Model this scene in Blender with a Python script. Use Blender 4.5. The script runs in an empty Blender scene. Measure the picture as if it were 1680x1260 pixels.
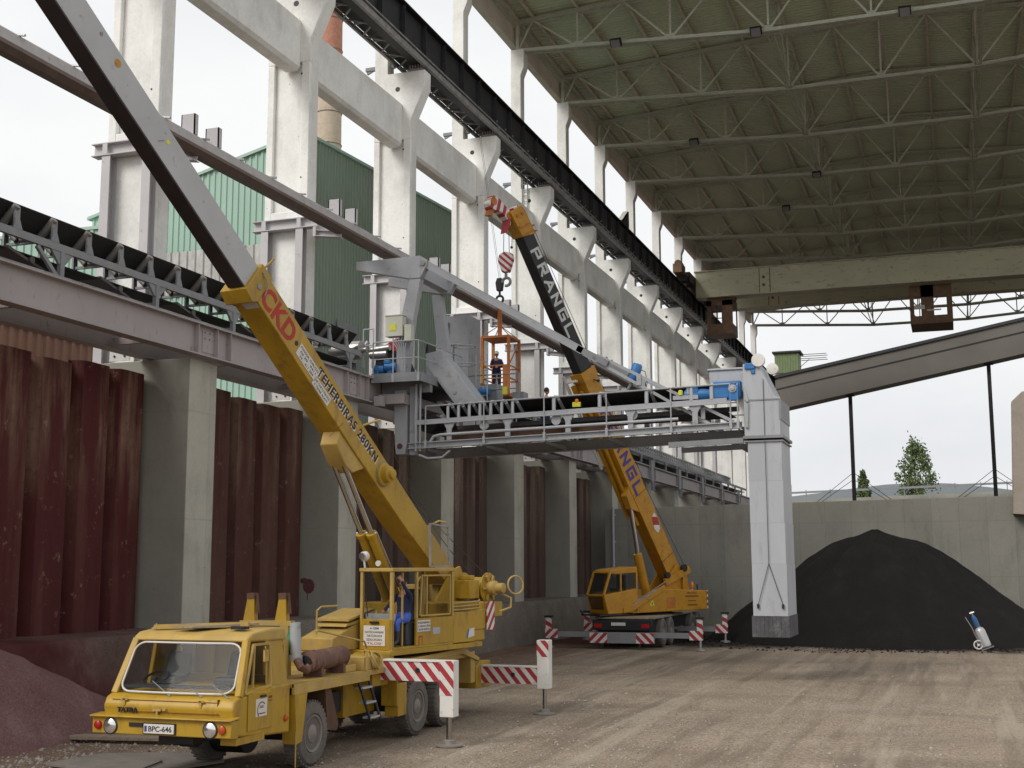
import bpy, bmesh, math, random
from mathutils import Vector as V, Matrix, Euler, noise as mnoise
from math import radians as R, sin, cos, pi, sqrt, atan2
random.seed(7)
sc = bpy.context.scene
COL = sc.collection

# ------------------------------------------------------------------ camera
YAW, PIT, ROLL, FPX, CAMZ = .3385, .1440, -.0025, 2060., 3.2
cd = bpy.data.cameras.new('camera'); cam = bpy.data.objects.new('camera', cd); COL.objects.link(cam)
fw = V((-sin(YAW)*cos(PIT), cos(YAW)*cos(PIT), sin(PIT)))
r0 = V((cos(YAW), sin(YAW), 0)); u0 = r0.cross(fw)
rr = r0*cos(ROLL)+u0*sin(ROLL); uu = -r0*sin(ROLL)+u0*cos(ROLL)
cm = Matrix((rr, uu, -fw)).transposed().to_4x4(); cm.translation = V((0, 0, CAMZ))
cam.matrix_world = cm
cd.sensor_width = 36; cd.lens = 36*FPX/1680; cd.clip_end = 9000; cd.clip_start = .1
sc.camera = cam

# ------------------------------------------------------------------ world, sun, exposure
SUN_EL, SUN_AZ = R(42), R(-148)          # azimuth measured clockwise from +Y
w = bpy.data.worlds.new("World"); sc.world = w; w.use_nodes = True
nt = w.node_tree; nt.nodes.clear()
sky = nt.nodes.new('ShaderNodeTexSky'); sky.sky_type = 'NISHITA'; sky.sun_disc = False
sky.sun_elevation = SUN_EL; sky.sun_rotation = SUN_AZ; sky.dust_density = 6; sky.air_density = 1.2
hs = nt.nodes.new('ShaderNodeHueSaturation'); hs.inputs['Saturation'].default_value = .18
tc = nt.nodes.new('ShaderNodeTexCoord'); mp = nt.nodes.new('ShaderNodeMapping'); mp.inputs['Scale'].default_value = (1.2, 1.2, 3.2)
nz = nt.nodes.new('ShaderNodeTexNoise'); nz.inputs['Scale'].default_value = 2.2; nz.inputs['Detail'].default_value = 5
rp = nt.nodes.new('ShaderNodeValToRGB'); rp.color_ramp.elements[0].position = .3; rp.color_ramp.elements[0].color = (.86, .865, .88, 1)
rp.color_ramp.elements[1].position = .62; rp.color_ramp.elements[1].color = (1.04, 1.03, 1.01, 1)
mx = nt.nodes.new('ShaderNodeMix'); mx.data_type = 'RGBA'; mx.inputs[0].default_value = .82   # an even layer of cloud over the clear sky
mx.inputs[7].default_value = (9.6, 9.8, 10., 1)
ml = nt.nodes.new('ShaderNodeMix'); ml.data_type = 'RGBA'; ml.blend_type = 'MULTIPLY'; ml.inputs[0].default_value = 1
bg = nt.nodes.new('ShaderNodeBackground'); bg.inputs['Strength'].default_value = .095
wo = nt.nodes.new('ShaderNodeOutputWorld'); L = nt.links.new
L(sky.outputs[0], hs.inputs['Color']); L(hs.outputs[0], mx.inputs[6]); L(tc.outputs['Generated'], mp.inputs[0]); L(mp.outputs[0], nz.inputs[0])
L(nz.outputs[0], rp.inputs[0]); L(mx.outputs[2], ml.inputs[6]); L(rp.outputs[0], ml.inputs[7]); L(ml.outputs[2], bg.inputs[0]); L(bg.outputs[0], wo.inputs[0])
sd = bpy.data.lights.new('sun', 'SUN'); sd.energy = 1.9; sd.angle = R(26); sd.color = (1, .96, .9)
so = bpy.data.objects.new('sun', sd); COL.objects.link(so)
sdir = V((sin(SUN_AZ)*cos(SUN_EL), cos(SUN_AZ)*cos(SUN_EL), sin(SUN_EL)))   # towards the sun
so.rotation_euler = sdir.to_track_quat('Z', 'Y').to_euler(); so.location = (0, -30, 60)
sc.view_settings.view_transform = 'Standard'; sc.view_settings.look = 'None'; sc.view_settings.gamma = 1
sc.view_settings.exposure = .22
sc.render.engine = 'CYCLES'; sc.cycles.max_bounces = 6; sc.cycles.diffuse_bounces = 4; sc.cycles.use_denoising = True

# ------------------------------------------------------------------ materials
MATS = {}
def newmat(name):
    m = bpy.data.materials.new(name); m.use_nodes = True; t = m.node_tree
    b = t.nodes['Principled BSDF']; MATS[name] = m
    return m, t, b
def coords(t, scale=(1, 1, 1), rand=True):
    tc = t.nodes.new('ShaderNodeTexCoord'); mp = t.nodes.new('ShaderNodeMapping'); mp.inputs['Scale'].default_value = scale
    t.links.new(tc.outputs['Object'], mp.inputs[0])
    if rand:
        oi = t.nodes.new('ShaderNodeObjectInfo'); ma = t.nodes.new('ShaderNodeMath'); ma.operation = 'MULTIPLY'; ma.inputs[1].default_value = 40
        t.links.new(oi.outputs['Random'], ma.inputs[0]); t.links.new(ma.outputs[0], mp.inputs['Location'])
    return mp.outputs[0]
def noise(t, vec, scale, detail=5, rough=.55):
    n = t.nodes.new('ShaderNodeTexNoise'); n.inputs['Scale'].default_value = scale; n.inputs['Detail'].default_value = detail
    n.inputs['Roughness'].default_value = rough; t.links.new(vec, n.inputs['Vector']); return n.outputs[0]
def ramp(t, f, stops):
    r = t.nodes.new('ShaderNodeValToRGB'); e = r.color_ramp.elements
    while len(e) < len(stops): e.new(.5)
    for i, (p, c) in enumerate(stops):
        e[i].position = p; e[i].color = (*c, 1) if not isinstance(c, (int, float)) else (c, c, c, 1)
    t.links.new(f, r.inputs[0]); return r.outputs[0]
def mix(t, f, a, b, mode='MIX'):
    m = t.nodes.new('ShaderNodeMix'); m.data_type = 'RGBA'; m.blend_type = mode
    for s, v in ((0, f), (6, a), (7, b)):
        if isinstance(v, (int, float)): m.inputs[s].default_value = v
        elif isinstance(v, tuple): m.inputs[s].default_value = (*v, 1)
        else: t.links.new(v, m.inputs[s])
    return m.outputs[2]
def bump(t, b, h, dist=.02, strength=.5):
    n = t.nodes.new('ShaderNodeBump'); n.inputs['Distance'].default_value = dist; n.inputs['Strength'].default_value = strength
    t.links.new(h, n.inputs['Height']); t.links.new(n.outputs[0], b.inputs['Normal'])
def sh(c, k): return tuple(min(1, x*k) for x in c)
def paint(name, col, rough=.55, metal=0, var=.18, scale=2.5, dirt=0., dirtcol=(.09, .06, .04), streak=(1, 1, 1), bmp=0., spec=.4, dscale=6):
    m, t, b = newmat(name); v = coords(t, streak)
    c = ramp(t, noise(t, v, scale), [(.25, sh(col, 1-var)), (.75, sh(col, 1+var))])
    if dirt:
        d = ramp(t, noise(t, v, dscale, 8, .65), [(.62-dirt*.35, 0.), (.80-dirt*.2, 1.)])
        c = mix(t, d, c, dirtcol)
    t.links.new(c, b.inputs['Base Color']); b.inputs['Roughness'].default_value = rough; b.inputs['Metallic'].default_value = metal
    b.inputs['Specular IOR Level'].default_value = spec
    if bmp: bump(t, b, noise(t, v, 14, 6, .6), bmp)
    return m
def stripes(name, ax, freq, c1=(.62, .6, .57), c2=(.34, .022, .03), duty=.5):
    m, t, b = newmat(name); v = coords(t, rand=False)
    d = t.nodes.new('ShaderNodeVectorMath'); d.operation = 'DOT_PRODUCT'; d.inputs[1].default_value = sh2(ax, freq); t.links.new(v, d.inputs[0])
    fr = t.nodes.new('ShaderNodeMath'); fr.operation = 'FRACT'; t.links.new(d.outputs['Value'], fr.inputs[0])
    g = t.nodes.new('ShaderNodeMath'); g.operation = 'GREATER_THAN'; g.inputs[1].default_value = duty; t.links.new(fr.outputs[0], g.inputs[0])
    c = mix(t, g.outputs[0], c1, c2)
    c = mix(t, ramp(t, noise(t, v, 9, 7, .65), [(.55, 0.), (.8, .75)]), c, (.16, .12, .09))
    t.links.new(c, b.inputs['Base Color']); b.inputs['Roughness'].default_value = .6
    return m
def sh2(a, k): return (a[0]*k, a[1]*k, a[2]*k)
def concrete(name, col, board=0., stain=.35, axis=0, scale=.6, streak=(1, 1, .35), white=False):
    m, t, b = newmat(name); v = coords(t); vs = coords(t, streak)
    big = noise(t, v, scale, 6, .6); fine = noise(t, v, 9, 8, .7)
    c = ramp(t, big, [(.3, sh(col, .8)), (.5, col), (.72, sh(col, 1.13))])
    c = mix(t, ramp(t, noise(t, vs, 1.7, 7, .65), [(.52, 0.), (.74, stain)]), c, sh(col, .5) if not white else (.30, .27, .21))
    c = mix(t, .22, c, ramp(t, fine, [(.3, sh(col, .62)), (.7, sh(col, 1.2))]))
    vo = t.nodes.new('ShaderNodeTexVoronoi'); vo.inputs['Scale'].default_value = 2.1; t.links.new(v, vo.inputs['Vector'])
    c = mix(t, ramp(t, vo.outputs['Distance'], [(.03, .8), (.05, 0.)]), c, sh(col, .3))
    if board:
        w0 = coords(t, rand=False)
        sx = t.nodes.new('ShaderNodeSeparateXYZ'); t.links.new(w0, sx.inputs[0])
        mu = t.nodes.new('ShaderNodeMath'); mu.operation = 'MULTIPLY'; mu.inputs[1].default_value = 1/board; t.links.new(sx.outputs[axis], mu.inputs[0])
        fr = t.nodes.new('ShaderNodeMath'); fr.operation = 'FRACT'; t.links.new(mu.outputs[0], fr.inputs[0])
        fl = t.nodes.new('ShaderNodeMath'); fl.operation = 'FLOOR'; t.links.new(mu.outputs[0], fl.inputs[0])
        wn = t.nodes.new('ShaderNodeTexWhiteNoise'); wn.noise_dimensions = '1D'; t.links.new(fl.outputs[0], wn.inputs['W'])
        c = mix(t, .16, c, mix(t, wn.outputs['Value'], sh(col, .55), sh(col, 1.4)))
        c = mix(t, ramp(t, fr.outputs[0], [(.0, .6), (.02, 0.)]), c, sh(col, .4))
        mz = t.nodes.new('ShaderNodeMath'); mz.operation = 'MULTIPLY'; mz.inputs[1].default_value = .38; t.links.new(sx.outputs[2], mz.inputs[0])
        fz = t.nodes.new('ShaderNodeMath'); fz.operation = 'FRACT'; t.links.new(mz.outputs[0], fz.inputs[0])
        c = mix(t, ramp(t, fz.outputs[0], [(.0, .35), (.018, 0.)]), c, sh(col, .5))
    t.links.new(c, b.inputs['Base Color']); b.inputs['Roughness'].default_value = .88; b.inputs['Specular IOR Level'].default_value = .2
    bump(t, b, fine, .012, .5)
    return m
WHITE = concrete('white_concrete', (.79, .79, .76), stain=.3, white=True)
PIER = concrete('pier_concrete', (.42, .405, .35), board=.9, stain=.7, axis=1, scale=.9)
WALLC = concrete('wall_concrete', (.205, .197, .172), board=1.25, stain=.65, axis=0, scale=.35)
EAVEM = concrete('eave_concrete', (.66, .60, .52), stain=.25)
BEIGEC = concrete('beige_concrete', (.31, .265, .225), stain=.3)
YEL = paint('yellow_paint', (.365, .222, .018), .45, var=.2, dirt=.30, dirtcol=(.22, .12, .03), scale=1.3, streak=(1, 1, .45), dscale=4)
YELD = paint('dusty_yellow_paint', (.40, .265, .07), .6, var=.2, dirt=.22, dirtcol=(.30, .22, .14))
ORG = paint('orange_paint', (.42, .20, .011), .45, var=.14, dirt=.16, dirtcol=(.14, .05, .02))
ORGD = paint('dark_orange_paint', (.40, .13, .02), .5, var=.2, dirt=.2, dirtcol=(.10, .035, .02))
CAGEO = paint('cage_orange', (.42, .14, .03), .55, var=.2, dirt=.12)
GREYB = paint('boom_grey', (.40, .405, .41), .5, var=.1, dirt=.05, dirtcol=(.10, .09, .08), scale=1.2)
DARKB = paint('boom_dark', (.028, .022, .022), .5, var=.3)
BLK = paint('black_paint', (.016, .016, .018), .5, var=.3)
RUB = paint('rubber', (.016, .016, .016), .8, var=.3)
TYRE = paint('tyre_rubber', (.11, .10, .09), .9, var=.3, dirt=.35, dirtcol=(.16, .13, .11), bmp=.01)
ROLLM = paint('roller_steel', (.20, .185, .175), .45, metal=.3, var=.15, dirt=.1)
RIM = paint('rim_paint', (.19, .17, .15), .75, var=.25, dirt=.3, dirtcol=(.2, .16, .13))
LILAC = paint('primer_lilac', (.34, .305, .305), .6, var=.12, dirt=.07, dirtcol=(.17, .08, .05), scale=.8, streak=(1, 1, .5))
LGREY = paint('light_grey_paint', (.36, .37, .39), .5, var=.1, dirt=.12, dirtcol=(.2, .18, .16), scale=1.2)
MGREY = paint('mid_grey_paint', (.22, .225, .235), .55, var=.12, dirt=.05)
FRAMEM = paint('frame_lilac_grey', (.47, .455, .465), .6, var=.1, dirt=.06, dirtcol=(.25, .2, .19), scale=.8)
TUBEB = paint('rail_brown', (.12, .085, .07), .6, var=.2, dirt=.15, dirtcol=(.12, .05, .03))
TUBEG = paint('rail_grey', (.38, .36, .355), .6, var=.12, dirt=.06, dirtcol=(.18, .09, .06))
CHUTE = paint('chute_grey', (.40, .412, .44), .5, var=.09, dirt=.16, dirtcol=(.27, .265, .26), scale=.9, streak=(1, 1, .2), dscale=3)
BLUE = paint('motor_blue', (.03, .16, .40), .4, var=.12)
STEEL = paint('bare_steel', (.42, .41, .40), .35, metal=.7, var=.15)
CHROME = paint('chrome_rod', (.45, .43, .42), .18, metal=1, var=.05)
RUNW = paint('runway_black', (.022, .021, .023), .6, var=.3, dirt=.12, dirtcol=(.06, .05, .045))
RUNR = paint('runway_rail_grey', (.24, .235, .23), .55, var=.3, dirt=.2, dirtcol=(.05, .03, .025))
BRIDGE = paint('bridge_paint', (.50, .485, .35), .6, var=.14, dirt=.17, dirtcol=(.17, .09, .045), scale=.5, streak=(.6, 1, 1.2), dscale=2.5)
BRIDGED = paint('bridge_rust', (.17, .10, .06), .7, var=.3, dirt=.3)
TRUSS = paint('truss_green_grey', (.49, .52, .44), .6, var=.12, dirt=.1, dirtcol=(.13, .09, .06))
DECK = paint('roof_deck', (.62, .69, .53), .7, var=.1, dirt=.05, dirtcol=(.15, .12, .07), scale=.25)
PURL = paint('purlin_paint', (.62, .59, .49), .6, var=.15, dirt=.1, dirtcol=(.15, .08, .05))
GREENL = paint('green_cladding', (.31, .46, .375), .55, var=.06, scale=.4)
GREEND = paint('green_cladding_shaded', (.21, .27, .215), .55, var=.1, scale=.4, streak=(1, 1, .3))  # same green cladding, darkened so the colour carries the side wall's shade
TRANSL = paint('translucent_band', (.42, .42, .40), .5, var=.25, streak=(1.5, 1, 1))
BROWNC = paint('brown_cladding', (.27, .145, .10), .6, var=.12)
TRAYM = paint('tray_steel', (.085, .075, .07), .6, var=.2, dirt=.15)
RUST = paint('rust_brown', (.10, .05, .03), .8, var=.35, dirt=.2)
GALL = paint('gallery_cladding', (.135, .125, .108), .65, var=.12, scale=.3, streak=(1, 1, 1))
GALLT = paint('gallery_top', (.035, .035, .038), .6, var=.2)
GREENB = paint('head_house_green', (.16, .21, .10), .6, var=.1)
WHITEP = paint('white_paint', (.66, .64, .6), .55, var=.1, dirt=.12, dirtcol=(.3, .25, .2))
BEIGEP = paint('cabinet_beige', (.50, .50, .42), .5, var=.05)
REDP = paint('red_paint', (.42, .012, .018), .45, var=.1)
DKRED = paint('letter_red', (.36, .022, .010), .55, var=.08)
LBLUE = paint('letter_blue', (.055, .04, .20), .55, var=.12)
LWHITE = paint('letter_white', (.5, .5, .48), .55, var=.08)
LBLACK = paint('letter_black', (.02, .015, .014), .6)
LBROWN = paint('letter_brown', (.16, .045, .01), .6)
GREENP = paint('green_hose', (.012, .14, .05), .5)
PAPER = paint('sign_white', (.58, .56, .53), .6, var=.06, dirt=.06, dirtcol=(.35, .3, .26))
MUFF = paint('muffler_rust', (.13, .068, .05), .75, var=.25, dirt=.3, dirtcol=(.2, .12, .09))
WOOD = paint('weathered_wood', (.26, .21, .15), .85, var=.25, streak=(8, 1, 8))
PLATEM = paint('ground_plate', (.20, .18, .16), .7, var=.2, dirt=.25, dirtcol=(.28, .24, .19))
ROPE = paint('wire_rope', (.05, .045, .04), .6)
SKIN = paint('skin', (.42, .22, .15), .6, var=.08)
OVERALL = paint('blue_overall', (.05, .10, .40), .85, var=.2)
NAVY = paint('navy_jacket', (.02, .025, .07), .85, var=.2)
MAROON = paint('maroon_shirt', (.10, .012, .02), .85, var=.2)
BOOT = paint('work_boot', (.05, .045, .04), .8)
HAIRM = paint('dark_hair', (.03, .02, .015), .7)
HELM = paint('helmet_white', (.75, .74, .72), .35, var=.03)
SEATM = paint('seat_vinyl', (.05, .055, .06), .6)
AMBER = paint('amber_lens', (.65, .16, .01), .25)
ORL = paint('indicator_lens', (.42, .07, .01), .25)
REDL = paint('red_lens', (.35, .01, .01), .25)
GASB = paint('cylinder_blue', (.02, .08, .20), .4)
GASG = paint('cylinder_grey', (.42, .41, .41), .4, metal=.3)
YELS = paint('sticker_yellow', (.62, .62, .05), .5)

def mat_lamp():
    m, t, b = newmat('headlamp_glass'); b.inputs['Base Color'].default_value = (.75, .75, .75, 1); b.inputs['Metallic'].default_value = .9
    b.inputs['Roughness'].default_value = .12; return m
LAMP = mat_lamp()
def mat_glass(name, tint, alpha=.3, rough=.05):
    m, t, b = newmat(name); b.inputs['Base Color'].default_value = (*tint, 1); b.inputs['Roughness'].default_value = rough
    b.inputs['Alpha'].default_value = alpha; b.inputs['Specular IOR Level'].default_value = .32
    return m
GLASS = mat_glass('window_glass', (.015, .018, .015), .24)
GLASSD = mat_glass('tinted_glass', (.02, .022, .02), .55)
def mat_sheet(name, a1, a2, a3, a4):
    m, t, b = newmat(name); v = coords(t); vs = coords(t, (1.3, 1.3, .16))
    c = ramp(t, noise(t, vs, 1.1, 7, .6), [(.36, a1), (.50, a2), (.60, a3), (.78, a4)])
    c = mix(t, ramp(t, noise(t, v, 5, 8, .7), [(.5, 0.), (.75, .7)]), c, (.075, .02, .016))
    c = mix(t, ramp(t, noise(t, vs, 4.5, 8, .7), [(.66, 0.), (.72, .6)]), c, (.28, .21, .15))
    # ore dust caked on up to the height the material was stored
    v0 = coords(t, rand=False); sx = t.nodes.new('ShaderNodeSeparateXYZ'); t.links.new(v0, sx.inputs[0])
    ad = t.nodes.new('ShaderNodeMath'); ad.operation = 'MULTIPLY_ADD'; ad.inputs[1].default_value = 3.4; t.links.new(noise(t, coords(t, (1.6, 1.6, .5)), .9, 6, .6), ad.inputs[0]); t.links.new(sx.outputs[2], ad.inputs[2])
    mr = t.nodes.new('ShaderNodeMapRange'); mr.inputs[1].default_value = 6.3; mr.inputs[2].default_value = 4.6; mr.inputs[4].default_value = .8; t.links.new(ad.outputs[0], mr.inputs[0])
    c = mix(t, mr.outputs[0], c, mix(t, noise(t, v, 2.2, 7, .65), sh(a1, .8), a2))
    c = mix(t, ramp(t, noise(t, v, 3.3, 9, .75), [(.60, 0.), (.66, .55)]), c, sh(a4, .95))
    t.links.new(c, b.inputs['Base Color']); b.inputs['Roughness'].default_value = .8; b.inputs['Specular IOR Level'].default_value = .25
    bump(t, b, noise(t, v, 9, 8, .7), .02, .6); return m
SHEET = mat_sheet('rusty_sheet_pile', (.072, .0075, .011), (.078, .020, .018), (.165, .09, .064), (.27, .18, .13))
SHEETB = mat_sheet('brown_sheet_pile', (.07, .016, .015), (.09, .045, .033), (.15, .092, .067), (.23, .165, .12))
SHEETD = mat_sheet('dark_sheet_pile', (.075, .042, .036), (.105, .07, .055), (.165, .115, .088), (.24, .19, .15))
def mat_ground():
    m, t, b = newmat('gravel_ground'); v = coords(t, rand=False)
    big = noise(t, v, .16, 7, .62); med = noise(t, v, .8, 7, .65)
    c = ramp(t, big, [(.34, (.17, .13, .10)), (.5, (.33, .265, .205)), (.62, (.46, .385, .31))])
    c = mix(t, .5, c, ramp(t, med, [(.32, (.10, .08, .062)), (.5, (.28, .228, .178)), (.66, (.46, .39, .32))]))
    fine = noise(t, v, 21, 5, .78)
    c = mix(t, .62, c, ramp(t, fine, [(.34, (.08, .06, .048)), (.5, (.30, .235, .185)), (.64, (.66, .55, .45))]))
    vo = t.nodes.new('ShaderNodeTexVoronoi'); vo.inputs['Scale'].default_value = 12; t.links.new(v, vo.inputs['Vector'])
    c = mix(t, ramp(t, vo.outputs['Distance'], [(.10, .8), (.2, 0.)]), c, mix(t, vo.outputs['Color'], (.2, .16, .13), (.75, .68, .6)))
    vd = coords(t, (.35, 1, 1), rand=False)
    c = mix(t, ramp(t, noise(t, vd, .42, 5, .6), [(.50, 0.), (.70, .42)]), c, (.15, .115, .09))  # soft dark bands across the yard, bands of shade painted into the colour
    # wheel tracks worn along the yard, and a lighter dusty strip between them
    vt = t.nodes.new('ShaderNodeMapping'); vt.inputs['Rotation'].default_value = (0, 0, R(28)); vt.inputs['Scale'].default_value = (1, .06, 1); t.links.new(coords(t, rand=False), vt.inputs[0])
    tr = noise(t, vt.outputs[0], 1.1, 5, .6)
    c = mix(t, ramp(t, tr, [(.50, 0.), (.60, .48)]), c, (.15, .12, .098))
    vt2 = t.nodes.new('ShaderNodeMapping'); vt2.inputs['Rotation'].default_value = (0, 0, R(-24)); vt2.inputs['Scale'].default_value = (1, .05, 1); t.links.new(coords(t, rand=False), vt2.inputs[0])
    c = mix(t, ramp(t, noise(t, vt2.outputs[0], 1.6, 4, .6), [(.54, 0.), (.64, .42)]), c, (.46, .405, .335))
    c = mix(t, ramp(t, noise(t, v, 3.2, 8, .75), [(.56, 0.), (.70, .6)]), c, (.10, .08, .065))
    # coal dust and red iron dust trodden in along the stockpile wall and by the left ledge
    sx = t.nodes.new('ShaderNodeSeparateXYZ'); t.links.new(v, sx.inputs[0])
    def band(out, a, bb):
        mr = t.nodes.new('ShaderNodeMapRange'); mr.inputs[1].default_value = a; mr.inputs[2].default_value = bb; t.links.new(out, mr.inputs[0]); return mr.outputs[0]
    def mul(a, bb):
        q = t.nodes.new('ShaderNodeMath'); q.operation = 'MULTIPLY'; t.links.new(a, q.inputs[0])
        if isinstance(bb, (int, float)): q.inputs[1].default_value = bb
        else: t.links.new(bb, q.inputs[1])
        return q.outputs[0]
    edge = t.nodes.new('ShaderNodeMath'); edge.operation = 'ADD'; t.links.new(sx.outputs[1], edge.inputs[0])
    t.links.new(mul(noise(t, v, .5, 5, .6), 5.), edge.inputs[1])
    c = mix(t, mul(band(edge.outputs[0], 52.2, 54.5), .93), c, (.022, .018, .017))
    edge2 = t.nodes.new('ShaderNodeMath'); edge2.operation = 'ADD'; t.links.new(sx.outputs[0], edge2.inputs[0])
    t.links.new(mul(noise(t, v, .6, 5, .6), 4.), edge2.inputs[1])
    c = mix(t, mul(band(edge2.outputs[0], -10.2, -14.0), .6), c, (.13, .045, .035))
    c = mix(t, 1., c, (.80, .795, .755), 'MULTIPLY'); t.links.new(c, b.inputs['Base Color']); b.inputs['Roughness'].default_value = .95; b.inputs['Specular IOR Level'].default_value = .15
    h = mix(t, .5, fine, vo.outputs['Distance']); h = mix(t, .5, h, med)
    bump(t, b, h, .06, .7); return m
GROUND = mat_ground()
def mat_pile(name, cols, dist=.05):
    m, t, b = newmat(name); v = coords(t, rand=False)
    c = ramp(t, noise(t, v, .9, 8, .7), [(.3, cols[0]), (.55, cols[1]), (.72, cols[2])])
    f = noise(t, v, 22, 6, .75)
    c = mix(t, .4, c, ramp(t, f, [(.35, sh(cols[0], .6)), (.7, sh(cols[2], 1.3))]))
    t.links.new(c, b.inputs['Base Color']); b.inputs['Roughness'].default_value = .95; b.inputs['Specular IOR Level'].default_value = .15
    bump(t, b, f, dist, .8); return m
def mat_ledge():
    m = mat_pile('stained_ledge', ((.10, .082, .07), (.16, .138, .118), (.25, .22, .19)), .03); t = m.node_tree; b = t.nodes['Principled BSDF']
    src = b.inputs['Base Color'].links[0].from_socket; v = coords(t, rand=False)
    sx = t.nodes.new('ShaderNodeSeparateXYZ'); t.links.new(v, sx.inputs[0])
    ad = t.nodes.new('ShaderNodeMath'); ad.operation = 'MULTIPLY_ADD'; ad.inputs[1].default_value = 14.; t.links.new(noise(t, v, .35, 5, .6), ad.inputs[0]); t.links.new(sx.outputs[1], ad.inputs[2])
    mr = t.nodes.new('ShaderNodeMapRange'); mr.inputs[1].default_value = 20; mr.inputs[2].default_value = 29; t.links.new(ad.outputs[0], mr.inputs[0])
    red = ramp(t, noise(t, v, .9, 8, .7), [(.3, (.055, .013, .014)), (.55, (.085, .028, .027)), (.72, (.15, .075, .068))])
    t.links.new(mix(t, mr.outputs[0], red, src), b.inputs['Base Color']); return m
COAL = mat_pile('coal', ((.008, .0075, .0075), (.013, .012, .0115), (.024, .022, .021)))
REDDIRT = mat_pile('red_dirt', ((.13, .055, .055), (.20, .11, .105), (.30, .20, .19)))
LEDGEM = mat_ledge()
FOLM = paint('poplar_leaves', (.11, .15, .06), .8, var=.45, scale=.8)
BARK = paint('bark', (.08, .06, .045), .9)
HILLM = paint('far_hill', (.13, .145, .155), .95, var=.1, scale=.004)
GRASSM = paint('embankment_grass', (.17, .165, .14), .95, var=.25, scale=.2)

def mat_brick():
    m, t, b = newmat('chimney_bands'); v = coords(t, rand=False)
    sx = t.nodes.new('ShaderNodeSeparateXYZ'); t.links.new(v, sx.inputs[0])
    st = t.nodes.new('ShaderNodeMath'); st.operation = 'GREATER_THAN'; st.inputs[1].default_value = 43.2; t.links.new(sx.outputs[2], st.inputs[0])
    c = mix(t, st.outputs[0], (.50, .42, .32), (.42, .15, .09))
    mz = t.nodes.new('ShaderNodeMath'); mz.operation = 'MULTIPLY'; mz.inputs[1].default_value = .8; t.links.new(sx.outputs[2], mz.inputs[0])
    fz = t.nodes.new('ShaderNodeMath'); fz.operation = 'FRACT'; t.links.new(mz.outputs[0], fz.inputs[0])
    c = mix(t, ramp(t, fz.outputs[0], [(.0, .55), (.06, 0.)]), c, (.22, .16, .12))
    c = mix(t, .25, c, ramp(t, noise(t, v, 3, 7, .7), [(.3, (.2, .12, .08)), (.7, (.6, .5, .4))]))
    t.links.new(c, b.inputs['Base Color']); b.inputs['Roughness'].default_value = .9; return m
BRICKM = mat_brick()
# diagonal red and white warning stripes for the different boards
ST_XZ = stripes('stripes_outrigger', (1, 0, .85), 4.0)
ST_XZm = stripes('stripes_bumper_left', (1, 0, -1.), 2.7)
ST_XZp = stripes('stripes_bumper_right', (1, 0, 1.), 2.7)
ST_REAR = stripes('stripes_rear_board', (1.2, 0, -1), 4.)
ST_HEAD = stripes('stripes_boom_head', (0, 1, -.25), 3.0)
ST_HOOK = stripes('stripes_hook_block', (1, 0, 1.1), 3.4)
ST_Z = stripes('stripes_post', (.5, .3, 1), 2.8)
RWPLATE = stripes('plate_white_bar', (1, 0, .9), 1.6)

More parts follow.
